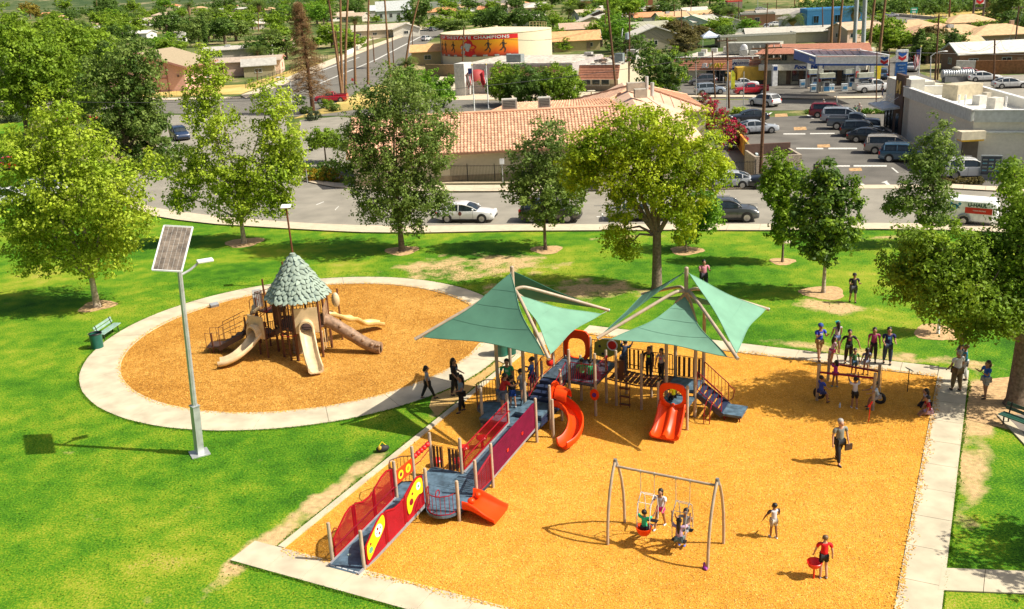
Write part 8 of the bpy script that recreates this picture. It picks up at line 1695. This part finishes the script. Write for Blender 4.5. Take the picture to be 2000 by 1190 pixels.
mb=MB();mb.box((0,0,(zm+z1)/2),(ws,.5,z1-zm-.05));up_=mb.build('logo_box',WHITE,T,False);mb=MB();mb.box((0,0,(z0+zm)/2),(ws,.48,zm-z0-.05));mb.build('price_box',MC((.01,.10,.34),.4),T,False)
text('Chevron',ws*.22,MC((.01,.05,.2),.5),T,(0,-.27,z1-.45),(R(90),0,0),.02,bold=.012);chev(T,V3(0,-.26,zm+(z1-zm)*.52),V3(1,0,0),ws*.66,V3(0,-1,0))
for k in range(4):text(['Self  Serve','399   409','411   423','419   429'][k]if False else['REGULAR','PLUS','SUPREME','DIESEL'][k],ws*.16,MC((.35,.50,.62),.5),T,(0,-.26,zm-.45-k*(zm-z0)*.22),(R(90),0,0),.015)
for(a,b_,t0,t1,lb)in((1668,100,1674,-10,'left one of the two tall white sign poles behind the canopy'),(1685,108,1690,-10,'right one of the two tall white sign poles behind the canopy')):
 b=G(a,b_);T=empty('sign_pole',b,0,lb,'pole','tall white sign poles');p=(ATY(t0,t1,b.y)-b)*1.3;mb=MB();mb.tube([V3(0,0,0),p],.42,10);mb.build('pole',MC((.42,.46,.48),.5),T);mb=MB();mb.box(p+V3(0,0,.3),(1.4,.4,.6));mb.build('bracket',STEEL,T,False)
b=G(1907,62);T=empty('high_logo_sign',b,0,'high twin post sign with a white and red chevron board near the highway','sign');z1=HT(b,-14);z2=HT(b,8);wsg=18/SCL(b)
for s in(-1,1):
 mb=MB();mb.tube([V3(s*wsg*.55,0,0),V3(s*wsg*.55,0,z1)],.28,8);mb.build('pole',MC((.10,.08,.07),.6),T)
mb=MB();mb.box((0,0,(z1+z2)/2),(wsg,.5,z1-z2));mb.build('board',WHITE,T,False);mb=MB();mb.box((0,0,z2-1.0),(wsg*1.3,.4,.5));mb.build('beam',MC((.08,.07,.06),.6),T,False);chev(T,V3(0,-.28,z2+(z1-z2)*.45),V3(1,0,0),wsg*.8,V3(0,-1,0))
b=G(1784,36);T=empty('highway_sign',b,0,'green highway sign on two posts beyond the road','sign');z1,z2=HT(b,15),HT(b,26);ws=14/SCL(b)
mb=MB();mb.box((0,0,(z1+z2)/2),(ws,.1,z1-z2));mb.build('board',MC((.01,.32,.17),.5),T,False);text('EXIT',ws*.3,WHITE,T,(0,-.07,(z1+z2)/2),(R(90),0,0),.01)if False else None
mb=MB();mb.box((0,-.07,(z1+z2)/2+.3),(ws*.7,.03,.4));mb.box((0,-.07,(z1+z2)/2-.5),(ws*.5,.03,.35));mb.build('white_legend',WHITE,T,False)
for s in(-1,1):
 mb=MB();mb.tube([V3(s*ws*.35,.1,0),V3(s*ws*.35,.1,z2+.2)],.12,6);mb.build('post',STEEL,T)
MW=mat('taupe_block',(.64,.61,.52),.85,var=.07,scale=4,bump=.3,bscale=22);MWG=mat('grey_top_band',(.50,.53,.52),.7);RFW=mat('white_membrane_roof',(.78,.75,.66),.8,var=.04)
Hm=5.2
def up(px,py,z):return G(px,py,z)
r0=up(1768,171,Hm);r1=up(1904,218,Hm);r2=up(2080,217,Hm);r3=r0+(r2-r1)
T=empty('fast_food_building',V3(r1.x,r1.y,0),0,'taupe fast food building with a white flat roof and a brown sign tower','restaurant');O_=T.location
def flat(p):return V3(p.x-O_.x,p.y-O_.y)
c=[flat(p)for p in(r0,r1,r2,r3)]
mb=MB();mb.prism([p+V3(0,0,.0)for p in c],(0,0,Hm-.9));mb.build('wall',MW,T,False)
mb=MB();mb.prism([p+V3(0,0,Hm-.89)for p in c],(0,0,.1));mb.build('roof_deck',RFW,T,False)
for i in range(4):
 a_,b_=c[i],c[(i+1)%4];d_=(b_-a_).normalized();mb=MB();mb.beam(a_+d_*.0+V3(0,0,Hm-.42),b_-d_*.28+V3(0,0,Hm-.42),.32,.98);mb.build('parapet',MWG if i<2 else RFW,T,False)
 mb=MB();mb.beam(a_-d_*.05+V3(0,0,Hm+.12),b_+d_*.05+V3(0,0,Hm+.12),.42,.08);mb.build('coping',WHITE,T,False)
tw=up(1745,166,6.0);a_=flat(up(1762,166,6.0));td=(c[0]-c[1]).normalized();tn=V3(-td.y,td.x)
if tn.x>0:tn=-tn
tb0=c[0]-td*.2
mb=MB();mb.prism([tb0,tb0-td*1.5,tb0-td*1.5+tn*-1.4,tb0+tn*-1.4],(0,0,Hm+.95));mb.build('wall',MW,T,False)
pt=c[0]+td*.0
mb=MB();mb.prism([pt+tn*.14,pt+tn*.14+td*2.8,pt+td*2.8-tn*.3,pt-tn*.3],(0,0,Hm+1.2));mb.build('sign_tower',MC((.085,.05,.035),.7),T,False)
ang_t=math.atan2(-td.y,-td.x)
text('M',1.9,mat('golden_letter',(.70,.48,.12),.4),T,tuple(pt+tn*.22+td*1.4+V3(0,0,Hm-.2)),(R(90),0,ang_t),.05,'arches_sign',.02)
mb=MB();mb.prism([pt+tn*.05+td*.02,pt+td*6.2+tn*.05,pt+td*6.2-tn*3,pt-tn*3],(0,0,Hm+.5));mb.build('entrance_block',MW,T,False)
aw0=pt+td*5.9;mb=MB();mb.prism([aw0+tn*.1+V3(0,0,2.9),aw0+tn*2.0+V3(0,0,2.75),aw0-td*5.2+tn*2.0+V3(0,0,2.75),aw0-td*5.2+tn*.1+V3(0,0,2.9)],(0,0,.22));mb.build('awning',MC((.62,.66,.66),.5),T,False)
for k in range(4):
 p=aw0-td*(.6+k*1.3);mb=MB();mb.tube([p+tn*1.7+V3(0,0,3.0),p+tn*.1+V3(0,0,4.1)],.03,5);mb.build('awning_rod',WHITE,T)
for k in range(3):
 p=pt+td*(5.6-k*1.1)+tn*.06;window(T,p+V3(0,0,1.4),.85,2.2,tuple(tn),DARK,0)
mb=MB();mb.prism([pt+td*1.9+tn*.16,pt+td*.9+tn*.16,pt+td*.9+tn*.12,pt+td*1.9+tn*.12],(0,0,2.3));mb.build('door',GLASS,T,False)
for(px,py,w_,d_,h_,rgb)in((1800,178,2.0,1.6,1.1,(.55,.47,.33)),(1815,181,2.6,1.4,.9,(.60,.55,.42)),(1878,193,3.2,2.0,1.5,(.55,.47,.32)),(1912,205,.9,.9,.9,(.6,.58,.52)),(1942,214,1.0,1.0,1.1,(.62,.58,.50)),(1925,201,.6,.6,1.0,(.5,.45,.35)),(1862,177,1.0,.9,.5,(.08,.08,.08))):
 b=up(px,py,Hm-.8);mb=MB();p=flat(b);mb.box(p+V3(0,0,Hm-.8+h_/2),(w_,d_,h_),rz=.35);q=mb.build('roof_unit',MC(rgb,.6),T,False)
 if w_>1.5:mb=MB();mb.box(p+V3(math.cos(.35)*w_/2,math.sin(.35)*w_/2,Hm-.8+h_/2),(.03,d_*.8,h_*.8),rz=.35);mb.build('grille',MC((.2,.15,.09),.7),q,False)
for(px,py)in((1872,206),(1884,206),(1964,210)):
 p=flat(up(px,py,Hm-.8));mb=MB();mb.tube([p+V3(0,0,Hm-.8),p+V3(0,0,Hm+.2)],.1,8);mb.build('vent_pipe',WHITE,T)
sd_=(c[2]-c[1]).normalized();
p=c[1]+V3(-.4,-.5);mb=MB();mb.box(p+V3(0,0,3.3),(2.1,1.2,.7));mb.build('window_hood',MC((.62,.55,.40),.6),T,False);mb=MB();mb.box(p+V3(0,-.05,2.88),(1.9,1.0,.16));mb.build('yellow_strip',MC((.70,.42,.02),.5),T,False)
mb=MB();mb.box(p+V3(.2,.35,1.45),(1.3,.35,2.6));mb.build('brown_recess',MC((.12,.10,.07),.8),T,False)
mb=MB();mb.tube([c[1]+sd_*.8+V3(0,-.2,3.45),c[1]+sd_*8+V3(0,-.2,3.45)],.12,6);mb.build('pipe',MC((.55,.58,.55),.6),T)
mb=MB();mb.tube([c[1]+sd_*6+V3(0,-.15,3.4),c[1]+sd_*6+V3(0,-.15,.2)],.08,6);mb.build('downpipe',MC((.5,.48,.4),.6),T)
for k in range(4):
 mb=MB();q=c[1]+sd_*(4.5+k*.8)+V3(0,-1.2,0);mb.tube([q,q+V3(0,0,1.3)],.07,6);mb.build('bollard',MC((.40,.36,.25),.6),T)
b=G(1932,352);T=empty('menu_board',b,R(-20),'dark drive through menu board with lit blue rows of pictures','menu board');mb=MB();mb.box((0,0,1.25),(1.6,.28,1.7));mb.build('cabinet',MC((.22,.25,.26),.5),T,False);mb=MB();mb.box((0,-.15,1.25),(1.45,.03,1.5));mb.build('display',MC((.015,.03,.06),.2),T,False)
for i in range(3):
 for j in range(4):
  mb=MB();mb.box((-.48+i*.48,-.17,1.75-j*.30),(.36,.02,.12));mb.build('menu_picture',MC((.10,.28,.36)if(i+j)%2 else(.25,.30,.28),.4),T,False)
mb=MB();mb.box((0,0,.2),(1.2,.25,.4));mb.build('base',MC((.2,.2,.2),.6),T,False)
b=G(1594,350);T=empty('arrow_sign',b,0,'small black drive through sign with a golden letter and arrow','sign');mb=MB();mb.box((0,0,.85),(.55,.2,1.0));mb.build('board',DARK,T,False);mb=MB();mb.box((0,0,.18),(.2,.12,.36));mb.build('foot',DARK,T,False)
text('M',.36,MC((.7,.42,.02),.5),T,(0,-.11,1.12),(R(90),0,0),.01);mb=MB();mb.prism([V3(x,-.11,.65+z_)for x,z_ in((-.14,.04),(.02,.04),(.02,.1),(.14,0),(.02,-.1),(.02,-.04),(-.14,-.04))],(0,-.02,0));mb.build('arrow',WHITE,T,False)
a,b=up(1845,150,1.6),up(1893,155,1.6);T=empty('ribbed_tank',G(1868,160),0,'long ribbed silver tank lying behind the fast food roof','tank');d_=V3(1,-.12).normalized();S_=SCL(G(1868,160));L_t=58/S_
for k in range(13):
 f0=-L_t/2+L_t*k/13;mb=MB();mb.tube([d_*f0+V3(0,0,1.2),d_*(f0+L_t/13*.5)+V3(0,0,1.2),d_*(f0+L_t/13)+V3(0,0,1.2)],[.62,.70,.62],16);mb.build('rib',mat('silver_sheet',(.50,.52,.52),.35,metal=.6)if k==0 else bpy.data.materials['silver_sheet'],T)
mb=MB();mb.box((0,0,.4),(L_t*.9,1.2,.8));mb.build('cradle',MC((.2,.2,.2),.7),T,False);mb=MB();mb.ell((-.2,0,2.0),(.7,.4,.3));mb.build('manhole',MC((.35,.32,.25),.6),T)
b=G(352,178);T=empty('church',b,0,'pink walled church with a wide brown shingled roof on the upper left','church');S_=SCL(b)
PK=mat('pink_stucco',(.62,.36,.30),.9,var=.06);RB=mat('brown_shingle',(.34,.27,.17),.95,var=.10,scale=3,bump=.4,bscale=6)
def cz(px,py,Y):return ATY(px,py,Y)-T.location
Yb=b.y;e_r=cz(362,131,Yb-1.2);e_l=cz(180,120,Yb-1.2);a_l=cz(272,99,Yb-1.2+0);rk=cz(390,81,Yb+15);e_rb=cz(420,112,Yb+15);
ap_=V3(cz(306,105,Yb).x-3.6,-1.2,e_r.z+3.1)
back=16.0;sh=2.0
L0,A0,R0_=V3(ap_.x-8.8,-1.2,e_r.z),ap_,e_r;off_=V3(sh,back,0)
mb=MB();mb.prism([A0,R0_,R0_+off_,A0+off_],(0,0,-.2));mb.build('roof',RB,T,False);mb=MB();mb.prism([L0,A0,A0+off_,L0+off_],(0,0,-.2));mb.build('roof',RB,T,False)
mb=MB();mb.beam(A0+V3(0,-.1,-.1),R0_+V3(0,-.1,-.1),.1,.4);mb.beam(L0+V3(0,-.1,-.1),A0+V3(0,-.1,-.1),.1,.4);mb.beam(R0_+V3(.05,0,-.1),R0_+off_+V3(.05,0,-.1),.12,.35);mb.build('fascia',MC((.42,.20,.15),.7),T,False)
mb=MB();w1_=[V3(L0.x+.9,0,0),V3(R0_.x-.8,0,0),V3(R0_.x-.8,0,e_r.z-.0),V3(A0.x,0,A0.z-.25),V3(L0.x+.9,0,e_r.z-.0)];mb.prism(w1_,(sh*.9,back-1.5,0));mb.build('wall',PK,T,False)
for x in(R0_.x-4.2,R0_.x-6.0):
 mb=MB();mb.box((x,-.05,2.4),(.16,.12,4.8));mb.build('pilaster',MC((.26,.10,.08),.8),T,False)
mb=MB();mb.box((R0_.x-5.1,-.04,2.6),(1.8,.1,.14));mb.build('rail',MC((.26,.10,.08),.8),T,False)
window(T,(R0_.x-5.2,-.02,e_r.z+.8),1.3,.9,(0,-1,0),MC((.3,.12,.1),.8),0,DARK)
mb=MB();mb.box((R0_.x-2.0,-.1,2.9),(.35,.2,.45));mb.build('wall_lamp',MC((.15,.1,.08),.6),T,False)
for k in range(3):window(T,(R0_.x-.8+.5*(k+1)*.9,2.5+k*4,1.6),1.4,1.3,(1,-.12,0),WHITE,1)
WOOD=mat('dark_pole_wood',(.13,.065,.03),.9,var=.3,scale=5)
PTOP={}
def pole(bx,by,tx,ty,label,r=.14,arm=0,m_=None,trafo=0,key=None,group='wooden utility poles',name='utility_pole',over=0,cat='utility pole'):
 b=G(bx,by);T=empty(name,b,0,label,cat,group);p=(ATY(tx,ty,b.y)-b)*(1+over);mb=MB();mb.tube([V3(0,0,0),p],[r,r*.75],8);mb.build('pole',m_ or WOOD,T)
 for k in range(arm):
  mb=MB();mb.beam(p+V3(-1.3,0,-.35-k*.9),p+V3(1.3,0,-.35-k*.9),.12,.12);ar=mb.build('cross_arm',WOOD,T,False)
  for s in(-1.2,-.6,.6,1.2):
   mb=MB();mb.cyl(p+V3(s,0,-.28-k*.9),.05,.18,6);mb.build('insulator',MC((.5,.5,.48),.3),ar)
 if trafo:
  mb=MB();mb.cyl(p+V3(-.5,-.2,-trafo),.32,1.0,10);mb.build('transformer',MC((.30,.36,.40),.4),T)
 PTOP[key or(bx,by)]=T.location+p+V3(0,0,-.3);return T
for(bx,by,tx,ty,r,arm,tf,ov,lb)in((1485,350,1498,86,.17,2,0,0,'big brown utility pole at the near street left of the parking lot'),(1204,182,1185,-8,.2,0,0,.2,'leaning brown pole in front of the debris covered roof'),(1228,170,1230,24,.16,1,4.2,0,'dark utility pole carrying a transformer'),(1182,92,1182,20,.16,1,0,0,'pole left of the transformer pole'),(1331,94,1331,18,.15,1,0,0,'pole behind the large white edged gable'),(1424,212,1420,74,.15,1,0,0,'pole with a cross arm in front of the yellow truck'),(1397,192,1391,100,.12,0,0,0,'short leaning brown pole in front of the sandwich shop'),(1497,70,1499,6,.16,1,0,0,'pole at the repair yard'),(1442,48,1443,2,.14,0,0,0,'thin pole beside the red canopy'),(1826,160,1834,28,.16,1,0,0,'tall thin brown pole left of the white street light'),(1831,156,1835,98,.14,0,0,0,'short brown pole beside the white street light'),(1941,170,1943,76,.15,0,0,0,'dark brown pole right behind the white roof'),(1982,98,1990,12,.17,1,0,0,'twin legged pole at the right border with a street lamp'),(1711,216,1713,92,.08,0,0,0,'thin brown pole beside the fast food awning'),(1736,160,1737,96,.14,0,0,0,'brown pole left of the price sign'),(902,160,906,54,.16,0,0,0,'brown pole standing before the painted tank'),(668,180,655,60,.14,1,0,0,'dark utility pole leaning with the tall palms'),(731,122,728,73,.15,0,0,0,'short pole left of the street crossing'),(769,130,766,73,.15,0,0,0,'short pole right of the street crossing'),(806,102,805,48,.13,0,0,0,'thin pole beside the leaning palm'),(503,165,502,138,.13,0,0,0,'short post at the dry church lawn'),(1608,80,1606,12,.16,0,0,0,'pole left of the bright blue building'),(1854,34,1856,-8,.3,0,0,.3,'pole in the dry field'),(1317,50,1317,8,.15,1,0,0,'pole behind the pale blue house'),(1349,40,1350,-4,.15,1,0,0,'pole near the top edge behind the ivy roof'),(1516,36,1517,-4,.15,0,0,0,'pole behind the repair yard')):
 pole(bx,by,tx,ty,lb,r,arm,None,tf,None,'wooden utility poles','utility_pole',ov)
pole(1211,104,1216,56,'white pole with a white box beside the transformer pole',.14,0,WHITE,0,None,'white poles','white_pole')
for(bx,by,tx,ty,lb)in((1419,214,1422,120,'slim silver pole beside the crossarm pole'),(1360,190,1359,120,'grey pole left of the sandwich shop cars'),(1452,214,1453,140,'slim pole right of the yellow truck'),(1635,208,1634,187,'thin white post on the far sidewalk')):pole(bx,by,tx,ty,lb,.07,0,STEEL,0,None,'slim metal poles','metal_pole',cat='pole')
def lamp(bx,by,tx,ty,ax_,label):
 b=G(bx,by);T=empty('street_lamp',b,0,label,'street lamp','street lamps');p=ATY(tx,ty,b.y)-b;mb=MB();mb.tube([V3(0,0,0),p],[.1,.07],8);mb.tube([p,p+V3(ax_*.4,0,.5),p+V3(ax_,0,.65)],.05,6);mb.build('pole',MC((.55,.57,.56),.4),T);mb=MB();mb.ell(p+V3(ax_*1.2,0,.62),(.4,.15,.1));mb.build('lamp_head',WHITE,T)
lamp(570,208,567,158,-1.6,'pale street lamp arching left near the dead conifer');lamp(1817,158,1818,110,1.8,'white curved street lamp behind the fast food roof');lamp(1480,30,1480,-6,-1.5,'lamp at the highway')
def flag(bx,by,ty,kind,label):
 b=G(bx,by);T=empty('flagpole',b,0,label,'flagpole');h=HT(b,ty);mb=MB();mb.tube([V3(0,0,0),V3(0,0,h)],[.09,.05],8);mb.build('pole',WHITE,T);mb=MB();mb.ell((0,0,h+.08),(.12,.12,.12));mb.build('ball',MC((.6,.45,.1),.3),T)
 n=7;mbs=[MB(),MB()]
 for i in range(n):
  for j in range(6):
   def q(a,c_):return V3(-.08-.95*a*(1-.35*c_)+.05*math.sin(c_*9),.12*math.sin(a*7+c_*2),h-.4-c_*2.0-a*.9)
   a0_,a1_=i/n,(i+1)/n;c0_,c1_=j/6,(j+1)/6;k=(i%2)if kind=='us' else(1 if i<2 else 0);mbs[k].add([q(a0_,c0_),q(a1_,c0_),q(a1_,c1_),q(a0_,c1_)],[(0,1,2,3)])
 f=mbs[0].build('flag',MC((.45,.02,.03),.8),T);mbs[1].build('stripes',WHITE,f)
 if kind=='us':mb=MB();mb.box((-.35,-.02,h-.75),(.5,.3,.7));mb.build('canton',MC((.01,.02,.12),.8),f,False)
flag(927,220,128,'us','left flagpole with a striped flag hanging limp by the shops');flag(954,212,127,'red','right flagpole with a red and white flag hanging limp by the shops');flag(1793,160,92,'us','flagpole with a drooping striped flag behind the price sign')
def wire(a,b,sag,label):
 pts=[a.lerp(b,k/14)-V3(0,0,sag*4*(k/14)*(1-k/14))for k in range(15)];mb=MB();o=pts[0];mb.tube([p-o for p in pts],.018,4,cap=False);w_=mb.build('overhead_wire',MC((.05,.05,.05),.6));w_.location=o;tag(w_,label,'wire','overhead wires')
K_=lambda*k:PTOP[k]
for a,b,s in((K_(1485,350),K_(1424,212),2),(K_(1424,212),K_(1228,170),2.5),(K_(1228,170),K_(1182,92),1.5),(K_(1228,170),K_(902,160),3),(K_(1331,94),K_(1497,70),2),(K_(1826,160),K_(1941,170),3),(K_(1982,98),K_(1941,170),4),(K_(668,180),K_(806,102),2)):
 wire(a,b,s,'thin dark overhead wire between the utility poles');wire(a+V3(.9,0,0),b+V3(.9,0,0),s,'thin dark overhead wire between the utility poles')
pt_=K_(1485,350);wire(pt_+V3(-.9,0,0),pt_+V3(-60,-5,-1),1.5,'overhead wire leaving the big brown pole to the left');wire(pt_+V3(.9,0,0),pt_+V3(70,-3,-1),1.5,'overhead wire leaving the big brown pole to the right')
b=G(1385,92);T=empty('party_tent',b,0,'blue and white pop up tent behind the sandwich shop','tent');mb=MB();mb.loft([[V3(x*2,y*2,2.2)for x,y in((-1,-1),(1,-1),(1,1),(-1,1))],[V3(x*1.9,y*1.9,2.6)for x,y in((-1,-1),(1,-1),(1,1),(-1,1))],[V3(x*.05,y*.05,3.8)for x,y in((-1,-1),(1,-1),(1,1),(-1,1))]]);mb.build('canopy',MC((.55,.62,.75),.7),T,False)
for x in(-1.9,1.9):
 for y in(-1.9,1.9):
  mb=MB();mb.tube([V3(x,y,0),V3(x,y,2.2)],.04,6);mb.build('leg',WHITE,T)
b=G(1709,170);T=empty('feather_banner',b,0,'tall yellow feather banner beside the right canopy column','banner');mb=MB();mb.tube([V3(0,0,0),V3(0,0,4.2)],.03,6);mb.build('pole',STEEL,T);mb=MB();mb.prism([V3(.03,0,1.0),V3(.7,0,1.2),V3(.75,0,3.4),V3(.4,0,4.1),V3(.03,0,4.1)],(0,.03,0));mb.build('banner',MC((.75,.55,.02),.6),T,False)
b=G(1427,185);T=empty('feather_banner',b,0,'tall green and yellow feather banner left of the yellow box truck','banner');mb=MB();mb.tube([V3(0,0,0),V3(0,0,3.6)],.03,6);mb.build('pole',STEEL,T);mb=MB();mb.prism([V3(.03,0,.8),V3(.6,0,1.0),V3(.6,0,3.0),V3(.3,0,3.5),V3(.03,0,3.5)],(0,.03,0));mb.build('banner',MC((.45,.50,.02),.6,var=.5,scale=2),T,False)
b=G(1512,168);T=empty('price_kiosk',b,0,'white vertical kiosk beside the big brown pole','kiosk');mb=MB();mb.box((0,0,1.6),(.8,.8,3.2));mb.build('body',WHITE,T,False);mb=MB();mb.box((0,-.41,2.7),(.6,.03,.6));mb.build('emblem',MC((.02,.06,.2),.5),T,False)
def signpost(px,py,ty,label,col=(.7,.7,.68)):
 b=G(px,py);T=empty('street_sign',b,0,label,'sign');h=HT(b,ty);mb=MB();mb.tube([V3(0,0,0),V3(0,0,h)],.035,6);mb.build('post',STEEL,T);mb=MB();mb.box((0,-.04,h-.25),(.42,.03,.5));mb.build('plate',MC(col,.5),T,False)
signpost(983,371,310,'slim white street sign before the iron fence');signpost(601,360,298,'slim street sign at the orange flowers');signpost(690,172,153,'small red and white sign on the traffic island',(.5,.05,.04));signpost(628,160,155,'low white sign near the dead conifer')
LMK=[(o,o['label'])for o in COL.objects if o.parent is None and o.get('category')in('house','church','tank','shop','restaurant')and not o.get('group')]
def short(s):
 for w in(' behind',' left of',' right of',' beside',' among',' beyond',' near',' at the',' under',' in front',' on the',' between',' with',' far',' painted',' facing',' covered'):
  i=s.find(w)
  if i>8:s=s[:i]
 return s
ORD=['nearest','second','third','fourth','fifth','sixth','seventh','eighth','ninth','tenth']+['%dth'%k for k in range(11,60)]
bins={}
for o in list(COL.objects):
 g_=o.get('group')
 if o.parent is None and g_ in(GF,GL,GM,GR,'small far houses near the top edge')and not o.name.startswith('palm'):
  best=min(LMK,key=lambda q:(q[0].location-o.location).length);d=o.location-best[0].location
  rel=('right of' if d.x>0 else 'left of')if abs(d.x)>abs(d.y)*.6 else('behind' if d.y>0 else 'in front of')
  ch=o.children[0].data.materials[0].name if o.get('category')=='tree' else ''
  col_=ch.split('_leaves')[0].replace('_',' ')+' tree' if ch else 'small far house'
  bins.setdefault((col_,rel,best[1]),[]).append((d.length,o))
for(c_,rel,lb),L_0 in bins.items():
 for k,(_,o)in enumerate(sorted(L_0,key=lambda q:q[0])):
  s=(ORD[k]+' '+c_ if len(L_0)>1 else c_)+' '+rel+' the '+short(lb);o['label']=' '.join(s.split()[:16])
pl=sorted([o for o in COL.objects if o.get('group')==PG],key=lambda o:o.location.x/o.location.y)
for k,o in enumerate(pl):o['label']=['leftmost','second','third','fourth','fifth','sixth','seventh','eighth','ninth','rightmost'][k]+' of the very tall thin palm trunks counted from the left'
